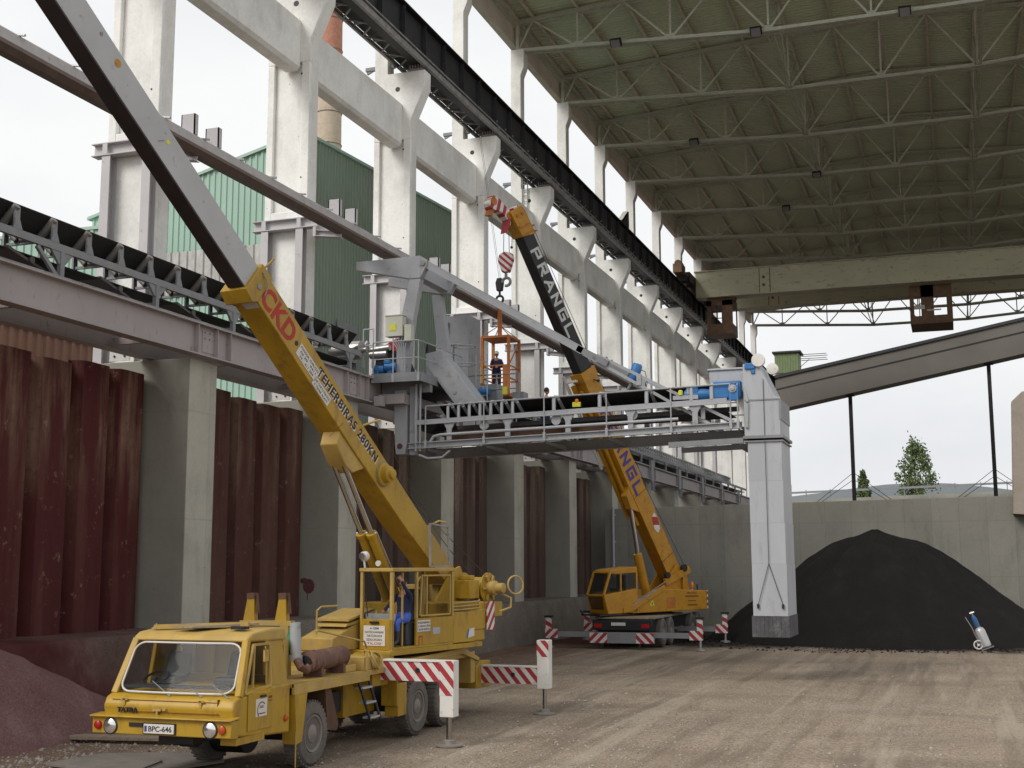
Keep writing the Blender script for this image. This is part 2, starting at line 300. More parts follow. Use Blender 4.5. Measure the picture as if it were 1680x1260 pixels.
# ------------------------------------------------------------------ mesh builder
WM = {}
SPLIT = {'cab_post', 'rear_quarter', 'stringer_leg', 'chute_bearer', 'cab_pillar', 'step_stile', 'stile', 'rung', 'stay_cable', 'hinge_pin', 'hood_hinge', 'silencer_foot', 'boom_bracket', 'outrigger_bracket', 'rope_drum', 'iron_band', 'rope_lug', 'stringer', 'bumper_stay', 'towing_eye'}
class MB:
    def __init__(s): s.v = []; s.f = []
    def add(s, vs, fs):
        o = len(s.v); s.v += [V(p) for p in vs]; s.f += [tuple(i+o for i in f) for f in fs]; return s
    def box(s, a, b):
        (x0, y0, z0), (x1, y1, z1) = a, b
        x0, x1 = min(x0, x1), max(x0, x1); y0, y1 = min(y0, y1), max(y0, y1); z0, z1 = min(z0, z1), max(z0, z1)
        return s.add([(x0, y0, z0), (x1, y0, z0), (x1, y1, z0), (x0, y1, z0), (x0, y0, z1), (x1, y0, z1), (x1, y1, z1), (x0, y1, z1)],
                     [(3, 2, 1, 0), (4, 5, 6, 7), (0, 1, 5, 4), (1, 2, 6, 5), (2, 3, 7, 6), (3, 0, 4, 7)])
    def beam(s, p, q, w, h, up=(0, 0, 1), w2=None, h2=None):
        p, q = V(p), V(q); d = (q-p).normalized(); up = V(up)
        x = d.cross(up)
        if x.length < 1e-4: x = d.cross(V((0, 1, 0)))
        x.normalize(); y = x.cross(d).normalized(); w2 = w if w2 is None else w2; h2 = h if h2 is None else h2
        vs = []
        for c, ww, hh in ((p, w, h), (q, w2, h2)):
            for i, j in ((-1, -1), (1, -1), (1, 1), (-1, 1)): vs.append(c+x*(i*ww/2)+y*(j*hh/2))
        return s.add(vs, [(0, 1, 2, 3), (7, 6, 5, 4), (0, 4, 5, 1), (1, 5, 6, 2), (2, 6, 7, 3), (3, 7, 4, 0)])
    def ib(s, p, q, w, h, tf=.03, tw=.02, up=(0, 0, 1)):
        p, q = V(p), V(q); d = (q-p).normalized(); upv = V(up); x = d.cross(upv).normalized(); y = x.cross(d).normalized()
        o = y*(h/2-tf/2)
        s.beam(p+o, q+o, w, tf, up); s.beam(p-o, q-o, w, tf, up); return s.beam(p, q, tw, h-2*tf, up)
    def tube(s, p, q, r, r2=None, n=10, cap=True):
        p, q = V(p), V(q); d = (q-p).normalized(); x = d.orthogonal().normalized(); y = d.cross(x); r2 = r if r2 is None else r2
        vs = [c+(x*cos(2*pi*i/n)+y*sin(2*pi*i/n))*rad for c, rad in ((p, r), (q, r2)) for i in range(n)]
        fs = [(i, (i+1) % n, n+(i+1) % n, n+i) for i in range(n)]
        if cap: fs += [tuple(range(n-1, -1, -1)), tuple(range(n, 2*n))]
        return s.add(vs, fs)
    def path(s, pts, r, n=6):
        pts = [V(p) for p in pts]; rings = []; prev = None
        for i, p in enumerate(pts):
            d = (pts[min(i+1, len(pts)-1)]-pts[max(i-1, 0)]).normalized()
            x = d.orthogonal().normalized() if prev is None else (prev-d*prev.dot(d)).normalized()
            prev = x; y = d.cross(x); rings.append([p+(x*cos(2*pi*k/n)+y*sin(2*pi*k/n))*r for k in range(n)])
        vs = [v for q in rings for v in q]
        fs = [(i*n+k, i*n+(k+1) % n, (i+1)*n+(k+1) % n, (i+1)*n+k) for i in range(len(pts)-1) for k in range(n)]
        fs += [tuple(range(n-1, -1, -1)), tuple(range((len(pts)-1)*n, len(pts)*n))]
        return s.add(vs, fs)
    def lathe(s, c, ax, prof, n=24):
        c = V(c); d = V(ax).normalized(); x = d.orthogonal().normalized(); y = d.cross(x)
        vs = [c+d*t+(x*cos(2*pi*i/n)+y*sin(2*pi*i/n))*max(r, 1e-4) for r, t in prof for i in range(n)]
        fs = [(j*n+i, j*n+(i+1) % n, (j+1)*n+(i+1) % n, (j+1)*n+i) for j in range(len(prof)-1) for i in range(n)]
        fs += [tuple(range(n-1, -1, -1)), tuple(range((len(prof)-1)*n, len(prof)*n))]
        return s.add(vs, fs)
    def prism(s, poly, axis, a, b):
        # poly: 2-D outline in the two other axes (x: (y,z); y: (x,z); z: (x,y)), extruded from a to b
        n = len(poly)
        def P(p, t): return {'x': (t, p[0], p[1]), 'y': (p[0], t, p[1]), 'z': (p[0], p[1], t)}[axis]
        s.add([P(p, a) for p in poly]+[P(p, b) for p in poly],
              [tuple(range(n-1, -1, -1)), tuple(range(n, 2*n))]+[(i, (i+1) % n, n+(i+1) % n, n+i) for i in range(n)])
        return s
    def loft(s, A, B, cap=True):
        n = len(A); fs = [(i, (i+1) % n, n+(i+1) % n, n+i) for i in range(n)]
        if cap: fs += [tuple(range(n-1, -1, -1)), tuple(range(n, 2*n))]
        return s.add(list(A)+list(B), fs)
    def ball(s, c, r, sx=1, sy=1, sz=1, n=12):
        c = V(c); m = n//2; vs = []; fs = []
        for j in range(m+1):
            a = pi*j/m
            for i in range(n): vs.append(c+V((cos(2*pi*i/n)*sin(a)*r*sx, sin(2*pi*i/n)*sin(a)*r*sy, cos(a)*r*sz)))
        for j in range(m):
            for i in range(n): fs.append((j*n+i, (j+1)*n+i, (j+1)*n+(i+1) % n, j*n+(i+1) % n))
        return s.add(vs, fs)
    def torus(s, c, ax, R_, r, n=20, k=8, a0=0, a1=2*pi):
        c = V(c); d = V(ax).normalized(); x = d.orthogonal().normalized(); y = d.cross(x)
        pts = [c+(x*cos(a0+(a1-a0)*i/n)+y*sin(a0+(a1-a0)*i/n))*R_ for i in range(n+1)]
        return s.path(pts, r, k)
    def mesh(s, name, inv=None, ang=38):
        me = bpy.data.meshes.new(name); vs = [inv @ v for v in s.v] if inv is not None else s.v
        me.from_pydata(vs, [], s.f); bm = bmesh.new(); bm.from_mesh(me); bmesh.ops.recalc_face_normals(bm, faces=bm.faces); bm.to_mesh(me); bm.free()
        me.polygons.foreach_set('use_smooth', [True]*len(me.polygons)); me.set_sharp_from_angle(angle=R(ang)); return me
    def islands(s):
        p = list(range(len(s.v)))
        def find(i):
            while p[i] != i: p[i] = p[p[i]]; i = p[i]
            return i
        for f in s.f:
            for k in f[1:]: p[find(k)] = find(f[0])
        gr = {}
        for f in s.f: gr.setdefault(find(f[0]), []).append(f)
        out = []
        for fs in gr.values():
            ids = sorted({i for f in fs for i in f}); mp_ = {i: k for k, i in enumerate(ids)}; m = MB()
            m.v = [s.v[i] for i in ids]; m.f = [tuple(mp_[i] for i in f) for f in fs]; out.append(m)
        return out
    def build(s, name, mat, parent=None, M=None, bevel=0, seg=2, local=True):
        if name in SPLIT:
            return [m.build_one(name, mat, parent, M, bevel, seg, local) for m in s.islands()][0]
        return s.build_one(name, mat, parent, M, bevel, seg, local)
    def build_one(s, name, mat, parent=None, M=None, bevel=0, seg=2, local=True):
        """vertices are in the frame M (world when None); the object's own frame is M, or a corner of the mesh"""
        M = Matrix() if M is None else M
        if local and s.v:
            lo = V((min(v.x for v in s.v), min(v.y for v in s.v), min(v.z for v in s.v))); off = Matrix.Translation(lo)
        else: off = Matrix()
        me = s.mesh(name, off.inverted()); me.materials.append(mat)
        o = bpy.data.objects.new(name, me); COL.objects.link(o); Wm = M @ off
        if parent is not None:
            o.parent = parent; o.matrix_basis = WM[parent.name].inverted() @ Wm
        else: o.matrix_basis = Wm
        WM[o.name] = Wm
        if bevel:
            bv = o.modifiers.new('bevel', 'BEVEL'); bv.width = bevel; bv.segments = seg; bv.limit_method = 'ANGLE'; bv.angle_limit = R(40)
        return o
def pieces(name, mat, parent, fns, M=None, bevel=0):
    """one part per small builder function"""
    r = []
    for f in fns:
        m = MB(); f(m); r.append(m.build(name, mat, parent, M, bevel))
    return r
def tag(o, label=None, cat=None, group=None, kind=None):
    if label: o['label'] = label
    if cat: o['category'] = cat
    if group: o['group'] = group
    if kind: o['kind'] = kind
    return o
def thing(name, loc, label, cat, group=None):
    o = bpy.data.objects.new(name, None); COL.objects.link(o); o.location = loc; o.empty_display_size = .3
    WM[o.name] = Matrix.Translation(V(loc)); return tag(o, label, cat, group)
def dup(root, shift, label=None, skip=()):
    """copy a thing with its parts and sub-parts, moved by shift"""
    def cp(o, par):
        c = o.copy(); COL.objects.link(c); WM[c.name] = Matrix.Translation(V(shift)) @ WM[o.name]
        if par is None: c.location = o.location+V(shift)
        else: c.parent = par
        for ch in kids.get(o.name, []): 
            if ch.name.split('.')[0] not in skip: cp(ch, c)
        return c
    c = cp(root, None)
    if label: c['label'] = label
    return c
kids = {}
def index_kids(*roots):
    for r in roots:
        kids[r.name] = list(r.children)
        index_kids(*r.children)
def corrug(mb, p, q, z0, z1, pitch, depth, nrm, z1b=None):
    """vertical ribbed cladding from p to q (xy), z0..z1 (z1b at q), ribs standing out along nrm"""
    p, q, nrm = V((*p, 0)), V((*q, 0)), V((*nrm, 0)); Ln = (q-p).length; d = (q-p)/Ln; n = max(1, int(Ln/pitch)); pts = []
    for i in range(n):
        for f, h in ((0, 0), (.45, 0), (.55, 1), (.9, 1)): pts.append(((i+f)*Ln/n, h*depth))
    pts.append((Ln, 0)); vs = []
    z1b = z1 if z1b is None else z1b
    for t, h in pts:
        b = p+d*t+nrm*h; zt = z1+(z1b-z1)*t/Ln
        vs += [(b.x, b.y, z0), (b.x, b.y, zt)]
    mb.add(vs, [(2*i, 2*i+2, 2*i+3, 2*i+1) for i in range(len(pts)-1)]); return mb
def text(name, s, M, height, mat, parent, width=None, ext=.004, bold=0., spacing=1., xs=1.):
    """lettering: M's x runs along the line, y up the letters, z out of the surface; origin at the left end of the base line"""
    cu = bpy.data.curves.new(name, 'FONT'); cu.body = s; cu.size = 1; cu.extrude = .5; cu.offset = bold; cu.resolution_u = 3; cu.space_character = spacing
    to = bpy.data.objects.new(name+'_tmp', cu); COL.objects.link(to); dg = bpy.context.evaluated_depsgraph_get(); dg.update()
    me = bpy.data.meshes.new_from_object(to.evaluated_get(dg)); bpy.data.objects.remove(to); bpy.data.curves.remove(cu)
    xs_ = [v.co.x for v in me.vertices]; ys_ = [v.co.y for v in me.vertices]
    sy = height/.72; sx = sy*xs
    if width: sx = width/(max(xs_)-min(xs_))
    x0 = min(xs_)
    for v in me.vertices: v.co = V(((v.co.x-x0)*sx, v.co.y*sy, v.co.z*2*ext*.5+ext*.5))
    me.materials.clear(); me.materials.append(mat); me.name = name
    o = bpy.data.objects.new(name, me); COL.objects.link(o); o.parent = parent; o.matrix_basis = WM[parent.name].inverted() @ M; WM[o.name] = M
    return o
def FM(o, x, y):
    x = V(x).normalized(); z = x.cross(V(y)).normalized(); y = z.cross(x)
    m = Matrix((x, y, z)).transposed().to_4x4(); m.translation = V(o); return m
ORD = ['first', 'second', 'third', 'fourth', 'fifth', 'sixth', 'seventh', 'eighth', 'ninth', 'tenth', 'eleventh', 'twelfth', 'thirteenth', 'fourteenth', 'fifteenth', 'sixteenth', 'seventeenth', 'eighteenth', 'nineteenth', 'twentieth']

# ------------------------------------------------------------------ ground, embankment, hill
NC = 15                                     # columns of the left row, 8 m apart
def cy(n): return 26.55+8*n                  # front face of column n
mb = MB(); nx, ny = 90, 110
xs = [-60+i*130/nx for i in range(nx+1)]; ys = [2+j*70/ny for j in range(ny+1)]
def gz(x, y):
    return .05*mnoise.noise(V((x*.35, y*.35, 0)))+.025*mnoise.noise(V((x*1.3, y*1.3, 3)))-.03
vs = [(x, y, gz(x, y)) for y in ys for x in xs]
mb.add(vs, [(j*(nx+1)+i, j*(nx+1)+i+1, (j+1)*(nx+1)+i+1, (j+1)*(nx+1)+i) for j in range(ny) for i in range(nx)])
B = 3000
ox = [-B, -60, 70, B]; oy = [-B, 2, 72, B]
for i in range(3):
    for j in range(3):
        if i == 1 and j == 1: continue
        mb.add([(ox[i], oy[j], -.06), (ox[i+1], oy[j], -.06), (ox[i+1], oy[j+1], -.06), (ox[i], oy[j+1], -.06)], [(0, 1, 2, 3)])
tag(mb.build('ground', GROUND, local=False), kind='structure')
mb = MB()                                    # road embankment beyond the hall
mb.loft([(-70, 205, -.5), (-70, 222, 13.2), (-70, 236, 13.4), (-70, 262, -.5)], [(90, 205, -.5), (90, 222, 17.4), (90, 236, 17.6), (90, 262, -.5)])
tag(mb.build('embankment', GRASSM, local=False), kind='structure')
mb = MB()
for k in range(2):
    pts = []
    for i in range(60):
        x = -1500+i*60; z = 95+55*(.5+.5*mnoise.noise(V((x*.0022, k*7.3, 1))))+(26*math.exp(-((x+20)/190)**2)) + k*8
        pts.append((x, z))
    for (x0, z0), (x1, z1) in zip(pts, pts[1:]):
        Y = 2400+k*250
        mb.add([(x0, Y-700, -5), (x1, Y-700, -5), (x1, Y, z1), (x0, Y, z0), (x1, Y+600, -5), (x0, Y+600, -5)], [(0, 1, 2, 3), (3, 2, 4, 5)])
tag(mb.build('hills', HILLM, local=False), kind='structure')
t = thing('guard_rail', (0, 216, 14.6), 'long steel guard rail along the top of the road embankment', 'guard rail')
mb = MB()
mb.beam((-60, 219, 14.6), (80, 219, 18.2), .12, .35); mb.build('rail', MGREY, t)
pieces('post', MGREY, t, [lambda m, i=i: m.beam((-60+i*4, 219.15, 11), (-60+i*4, 219.15, 15.0+i*.103), .14, .14) for i in range(36)])

# pebbles scattered over the yard: nobody could count them
mb = MB()
for i in range(9000):
    if i < 1500: x, y = -12.4-random.random()**1.5*4, random.uniform(16, 21.5)
    elif i < 2300: x, y = random.gauss(-9.5, 1.6), random.gauss(19, 2.2)
    elif i < 5200: y = 12+22*random.random()**1.4; q = mnoise.noise(V((y*.4, i % 7, 2))); x = -.28*y+q*.32*y+random.gauss(0, .5)
    else:
        y = 12+34*random.random()**1.6; x = random.uniform(-.62*y, .12*y)
    r = random.choice((.01, .012, .014, .016, .02, .03))*(.7+.6*random.random())*(1.7 if i < 1500 else 1)
    a = random.random()*6.3
    vs = []
    for k in range(5): vs.append((x+r*cos(a+k*1.26)*(.7+.5*random.random()), y+r*sin(a+k*1.26)*(.7+.5*random.random()), gz(x, y)-.004))
    vs += [(x+r*.2, y, gz(x, y)+r*.75), (x-r*.25, y+r*.1, gz(x, y)+r*.6)]
    mb.add(vs, [(0, 1, 5), (1, 2, 5), (2, 3, 6, 5), (3, 4, 6), (4, 0, 5, 6)])
tag(mb.build('pebbles', mat_pile('pebble', ((.16, .135, .115), (.30, .265, .225), (.5, .46, .42)), .01), local=False), kind='stuff')

# ------------------------------------------------------------------ left wall: ledge, piers, sheet piling
mb = MB()
mb.prism([(-19.6, -.1), (-17.0, -.1), (-17.2, 1.55), (-17.32, 1.72), (-19.6, 1.76)], 'y', 8, 64)
tag(mb.build('concrete_ledge', LEDGEM, bevel=.04), 'low stained concrete ledge running along the foot of the left wall', 'ledge')
for n in range(0, 12):
    y = 26+8*n; mb = MB()
    z0 = 1.7 if n < 5 else 0
    mb.box((-20.75, y, z0), (-17.5, y+1.2, 8.27))
    lab = {0: 'nearest bare concrete pier, between two bays of red sheet piling', 1: 'second bare concrete pier, right behind the big yellow boom and cab',
           2: 'third concrete pier, dark, right of the yellow boom hub', 3: 'fourth concrete pier, just right of the yellow winch drum',
           4: 'fifth concrete pier, last before the low stockpile wall'}.get(n, '%s concrete pier counted from the left, its head above the stockpile wall' % ORD[n])
    tag(mb.build('concrete_pier', PIER, bevel=.02), lab, 'pier', 'concrete piers under the columns')
def sheet(y0, y1, lab, k):
    mb = MB(); per = (y1-y0)/round((y1-y0)/1.36); pts = []; y = y0; n = round((y1-y0)/per)
    prof = [(0, -.30), (.05, -.31), (.15, -.03), (.30, .0), (.86, -.05), (.95, -.29)]
    tops = [7.86+.1*random.uniform(-1, 1) for _ in range(n+1)]
    for i in range(n):
        for f, d in prof: pts.append((y0+(i+f)*per, -18.62+d, tops[i], 1.62+.1*random.random()))
    pts.append((y1, -18.92, tops[-1], 1.65))
    vs = []; fs = []
    for (yy, x, zt, zb) in pts:
        for zz in (zb, 3.4, 5.2, 7, zt): vs.append((x+.015*mnoise.noise(V((yy, zz, k))), yy, zz))
        vs.append((x-.06, yy, zt))
    for i in range(len(pts)-1):
        for j in range(5): fs.append((i*6+j, (i+1)*6+j, (i+1)*6+j+1, i*6+j+1))
    mb.add(vs, fs)
    tag(mb.build('sheet_pile_wall', SHEET if k == 0 else SHEETB if k == 1 else SHEETD), lab, 'retaining wall', 'rust red sheet piling bays')
sheet(9.9, 25.98, 'tall rusty red sheet piling at the far left, nearest bay', 0)
for i, lab in enumerate(['rusty red sheet piling bay between the nearest and second pier', 'rusty sheet piling behind the yellow boom rams',
                         'dark rusty sheet piling bay right of the yellow boom foot', 'brown rusty sheet piling bay just left of the orange cab, last but one pier',
                         'rusty sheet piling behind the end of the low stockpile wall']):
    sheet(27.22+8*i, 33.98+8*i, lab, i+1)
mb = MB(); mb.ball((-18.46, 33.994, 2.62), .2, 1, .02, 1.1, 14); mb.ball((-18.62, 33.995, 2.78), .11, 1.2, .02, .8, 10); mb.path([(-18.5, 33.995, 2.5), (-18.49, 33.995, 2.2)], .012, 5)
tag(mb.build('paint_splash', paint('red_splash', (.11, .04, .042), .85, var=.4)), 'dark red splash stain on the second concrete pier', 'stain')
# gravel and red dust heaped against the ledge
mb = MB(); nx, ny = 46, 60
def heapz(x, y):
    d = sqrt(((x+17.35)/1.75)**2+((y-19.0)/4.9)**2)
    z = 2.02*max(0, 1-d)**.9 + .05*mnoise.noise(V((x*2.1, y*2.1, 0)))+.07*mnoise.noise(V((x*.9, y*.9, 5)))
    return z-.07
vs = []
for j in range(ny+1):
    for i in range(nx+1):
        x = -18.2+i*3.2/nx; y = 13.5+j*11/ny; vs.append((x, y, heapz(x, y)))
mb.add(vs, [(j*(nx+1)+i, j*(nx+1)+i+1, (j+1)*(nx+1)+i+1, (j+1)*(nx+1)+i) for j in range(ny) for i in range(nx)])
tag(mb.build('dirt_heap', REDDIRT), 'heap of reddish grey gravel dirt piled against the left ledge', 'heap')
mb = MB(); mb.beam((-16.3, 19.9, .07), (-12.9, 20.6, .06), .24, .07); mb.beam((-16.0, 20.25, .05), (-13.6, 20.75, .05), .2, .06)
tag(mb.build('timber_board', WOOD, bevel=.008), 'long weathered timber board lying in the dirt left of the yellow truck', 'board')
mb = MB(); mb.prism([(-14.2, 17.4), (-12.2, 16.9), (-11.6, 18.6), (-12.5, 19.2), (-14.0, 18.6)], 'z', .0, .05)
tag(mb.build('steel_plate', PLATEM, bevel=.006), 'grey dusty steel plate on the ground under the yellow truck front', 'plate')
mb = MB(); mb.path([(-12.7, 18.4, .02), (-12.4, 18.0, .07), (-12.2, 17.2, .075), (-12.3, 16.8, .08), (-12.0, 16.5, .03), (-12.6, 16.2, .02)], .012, 5)
tag(mb.build('loose_cable', ROPE), 'thin black cable lying across the steel plate', 'cable')

# ------------------------------------------------------------------ white columns
COLX0, COLX1, TIPX = -20.65, -19.1, -18.52
def column(n):
    y = cy(n); mb = MB(); yb, yf = y+.6, y+.15
    out = [(COLX0, 8.28), (COLX1, 8.28), (COLX1, 20.25), (TIPX, 21.55), (TIPX, 22.22), (-20.1, 22.22), (-20.1, 28.3), (-19.92, 28.75), (-19.92, 29.72), (COLX0, 29.72)]
    mb.prism(out, 'y', yf, yb)
    # front face: a raised border round two sunken panels
    zr = [(14.5, 19.5)]
    x0, x1 = COLX0+.24, COLX1-.3
    mb.prism([(COLX0, 8.28), (x0, 8.28), (x0, 19.5), (COLX0, 19.5)], 'y', y, yf)
    mb.prism([(x1, 8.28), (COLX1, 8.28), (COLX1, 19.5), (x1, 19.5)], 'y', y, yf)
    mb.box((x0, y, 8.28), (x1, yf, 14.5))
    mb.prism([(COLX0, 19.5), (COLX1, 19.5), (COLX1, 20.25), (TIPX, 21.55), (TIPX, 22.22), (-20.1, 22.22), (-20.1, 28.3), (-19.92, 28.75), (-19.92, 29.72), (COLX0, 29.72)], 'y', y, yf)
    return mb
labs = ['leftmost white concrete column, crossed by the grey boom of the yellow crane', 'second white column from the left, with monorail frame, behind the yellow boom head',
        'third white column from the left, behind the red and white electrical platform', 'fourth white column from the left, just right of the dark green cladding',
        'fifth white column from the left, behind the orange crane boom tip and hook']
labs += ['%s white concrete column counted from the left of the row' % ORD[i] for i in range(5, NC-1)]+['last white concrete column of the row, beyond the bridge crane']
root = thing('concrete_column', (-19.9, cy(0), 8.28), labs[0], 'column', 'white concrete columns of the hall')
column(0).build('shaft', WHITE, root, bevel=.025)
mb = MB(); mb.tube((-19.66, cy(0)-.004, 21.55), (-19.66, cy(0)+.03, 21.55), .1, n=14); mb.build('sleeve_hole', BLK, root)
mb = MB(); mb.beam((-21.15, cy(0)+.25, 22.62), (-19.9, cy(0)+.25, 22.62), .14, .14); mb.beam((-21.1, cy(0)+.25, 22.45), (-20.75, cy(0)+.25, 22.62), .08, .08)
mb.build('outrigger_bracket', MGREY, root)
mb = MB(); mb.box((-19.25, cy(0)+.08, 22.23), (-18.6, cy(0)+.52, 22.34))
for k in range(6): mb.box((-19.22+k*.115, cy(0)+.1, 22.34), (-19.17+k*.115, cy(0)+.5, 22.50))
mb.build('bearing_block', RUNR, root)
mb = MB(); mb.tube((-19.4, cy(0)-.004, 19.1), (-19.4, cy(0)+.03, 19.1), .035, n=8); mb.tube((-19.35, cy(0)-.004, 15.6), (-19.35, cy(0)+.03, 15.6), .03, n=8); mb.build('bolt_hole', BLK, root)
index_kids(root)
for n in range(1, NC): dup(root, (0, 8*n, 0), labs[n])
# tie beams from column to column
mb = MB(); Y0 = cy(0)+.6
def tiebeam(y0, y1):
    m = MB(); m.prism([(-19.98, 19.2), (-19.56, 19.2), (-19.46, 19.32), (-19.46, 20.92), (-20.08, 20.92), (-20.08, 19.32)], 'y', y0, y1); return m
for n in range(-1, NC-1):
    y0 = 12 if n == -1 else cy(n)+.6
    lab = 'white tie beam at upper left, ending on the leftmost column' if n == -1 else 'white concrete tie beam between the %s and %s columns' % (ORD[n], ORD[n+1])
    if n == -1: y0 = cy(0)-7.4
    tag(tiebeam(y0, y0+7.4).build('tie_beam', WHITE, bevel=.02), lab, 'beam', 'tie beams between the columns')

# ------------------------------------------------------------------ roof
ROOF_N0 = 4
RY0, RY1 = cy(ROOF_N0)-8.2, cy(14)+1.2
RIDGE = -2.62
def rz(x): return 31.62+.058*(18.0-abs(x-RIDGE))
t = thing('hall_roof', (RIDGE, RY0, 32.6), 'wide ribbed greenish roof on purlins over the whole hall', 'roof')
PX = [RIDGE+k*2.41 for k in range(-7, 8)]+[-20.3, 15.06]
for sgn in (-1, 1):
    mb = MB(); xa, xb = RIDGE+sgn*.07, RIDGE+sgn*18.35; n = int((RY1-RY0)/.34); vs = []; k = 0
    for i in range(n+1):
        for f, h in ((0, 0), (.55, 0), (.62, .05), (.93, .05)):
            y = RY0+(i+f)*(RY1-RY0)/(n+1)
            vs += [(xa, y, rz(xa)+h), (xb, y, rz(xb)+h)]; k += 1
    mb.add(vs, [(2*i, 2*i+1, 2*i+3, 2*i+2) for i in range(k-1)])
    mb.build('deck', DECK, t)
    mb = MB(); mb.beam((xa+sgn*.02, RY0, rz(xa)+.45), (xa+sgn*.02, RY1, rz(xa)+.45), .05, .75); mb.build('ridge_upstand', MGREY, t)
mb = MB(); m1 = None
for x in PX:
    p = MB(); p.ib((x, RY0, rz(x)-.135), (x, RY1, rz(x)-.135), .15, .23, .02, .014); p.build('purlin', PURL, t)
BN = [RIDGE+4.83*k for k in range(-3, 4)]         # bottom panel points
def bz(x):
    return 28.93+.80*max(0, abs(x-RIDGE)-4.83)/12.9
def tz(x): return rz(x)-.35
def truss(y, lab):
    t = thing('roof_truss', (RIDGE, y, 28.9), lab, 'roof truss', 'steel trusses of the hall roof')
    XL, XR = -20.42, 15.18
    def chord(pts, name, w):
        m = MB()
        for p, q in zip(pts, pts[1:]):
            for s in (-.09, .09):
                m.beam((p[0], y+s, p[1]), (q[0], y+s, q[1]), .07, .22)
                m.beam((p[0], y+s*2.1, p[1]-.105), (q[0], y+s*2.1, q[1]-.105), .15, .018)
            n = int(abs(q[0]-p[0])/1.2)
            for i in range(n):
                f = (i+.5)/n; x = p[0]+(q[0]-p[0])*f; z = p[1]+(q[1]-p[1])*f; m.beam((x-.12, y, z-.116), (x+.12, y, z-.116), .36, .018)
        m.build(name, TRUSS, t)
    chord([(XL, tz(XL)), (RIDGE, tz(RIDGE)), (XR, tz(XR))], 'top_chord', 0)
    chord([(XL, bz(XL)), (BN[2], bz(BN[2])), (BN[4], bz(BN[4])), (XR, bz(XR))], 'bottom_chord', 0)
    for x in (XL+.07, XR-.07):
        m = MB(); m.beam((x, y, bz(x)-.1), (x, y, tz(x)+.1), .2, .16, up=(1, 0, 0)); m.build('end_post', TRUSS, t)
    for x in BN:
        m = MB(); m.beam((x, y, bz(x)), (x, y, tz(x)), .07, .1, up=(1, 0, 0)); m.build('post', TRUSS, t)
        m = MB(); m.box((x-.22, y-.02, bz(x)-.02), (x+.22, y+.02, bz(x)+.3)); m.build('gusset', TRUSS, t)
    tops = [(BN[k]+BN[k+1])/2 for k in range(6)]
    tops = [tops[0]-4.83]+tops+[tops[-1]+4.83]
    for k, x in enumerate(BN):
        for tx in (tops[k], tops[k+1]):
            m = MB(); m.beam((x, y, bz(x)), (tx, y, tz(tx)), .06, .10); m.build('diagonal', TRUSS, t)
    m = MB(); m.beam((XL+.1, y, bz(XL)), (tops[0], y, tz(tops[0])), .06, .1); m.build('diagonal', TRUSS, t)
    m = MB(); m.beam((XR-.1, y, bz(XR)), (tops[-1], y, tz(tops[-1])), .06, .1); m.build('diagonal', TRUSS, t)
    return t
tl = []
for n in range(ROOF_N0, NC):
    k = n-4
    tl.append('nearest roof truss, carrying three floodlights' if k == 0 else
              'farthest roof truss, open against the sky under the gable end' if n == NC-1 else '%s roof truss counted from the nearest' % ORD[k])
tr0 = truss(cy(ROOF_N0)+.3, tl[0]); index_kids(tr0)
for i in range(1, len(tl)): dup(tr0, (0, 8*i, 0), tl[i])
for x, nm in ((BN[2], 'left'), (BN[4], 'right')):
    t = thing('roof_brace', (x, cy(ROOF_N0), 28.9), 'lengthwise lattice brace linking the trusses, %s of the ridge' % nm, 'roof brace')
    for n in range(ROOF_N0, NC-1):
        a, b = cy(n)+.3, cy(n+1)+.3
        m = MB(); m.beam((x-.12, a, bz(x)+.05), (x-.12, b, bz(x)+.05), .07, .09); m.beam((x+.16, a, bz(x)+.05), (x+.16, b, bz(x)+.05), .07, .09)
        m.build('strut', TRUSS, t)
        m = MB(); m.beam((x, a, bz(x)), (x, (a+b)/2, tz(x)+.1), .06, .08); m.beam((x, b, bz(x)), (x, (a+b)/2, tz(x)+.1), .06, .08); m.build('diagonal', TRUSS, t)
# eave beam on the column heads
t = thing('eave_beam', (-20.55, RY0, 29.9), 'pale concrete eave beam along the left edge of the roof', 'beam')
mb = MB(); mb.box((-20.95, RY0, 30.15), (-20.58, RY1, 31.45)); mb.build('beam', EAVEM, t, bevel=.02)
mb = MB(); mb.box((-20.58, RY0, 31.1), (-20.36, RY1, 31.44)); mb.build('ledger', TRUSS, t)
# floodlights clipped to the bottom chords
fl = [(-15.0, 58.85, 'small grey floodlight on the nearest truss, near the left columns'), (-8.0, 58.85, 'dark floodlight at the first kink of the nearest truss'),
      (-14.2, 74.85, 'square dark floodlight hanging low on the left of the third truss'), (-10.6, 90.85, 'small floodlight on the fifth truss'),
      (-1.1, 58.85, 'floodlight on the nearest truss, right of the ridge'), (-7.6, 82.85, 'floodlight at the kink of the fourth truss')]
for x, y, lab in fl:
    t = thing('floodlight', (x, y-.3, bz(x)), lab, 'floodlight', 'floodlights on the trusses')
    mb = MB(); mb.prism([(y-.62, bz(x)-.05), (y-.25, bz(x)-.32), (y-.12, bz(x)-.1), (y-.42, bz(x)+.12)], 'x', x-.28, x+.28); mb.build('housing', BLK, t, bevel=.02)
    mb = MB(); mb.beam((x, y-.62, bz(x)-.08), (x, y-.27, bz(x)-.335), .46, .02, up=(0, .58, .8)); mb.build('lens', MGREY, t)
    mb = MB(); mb.beam((x, y-.3, bz(x)-.02), (x, y-.02, bz(x)+.05), .08, .05); mb.build('bracket', BLK, t)

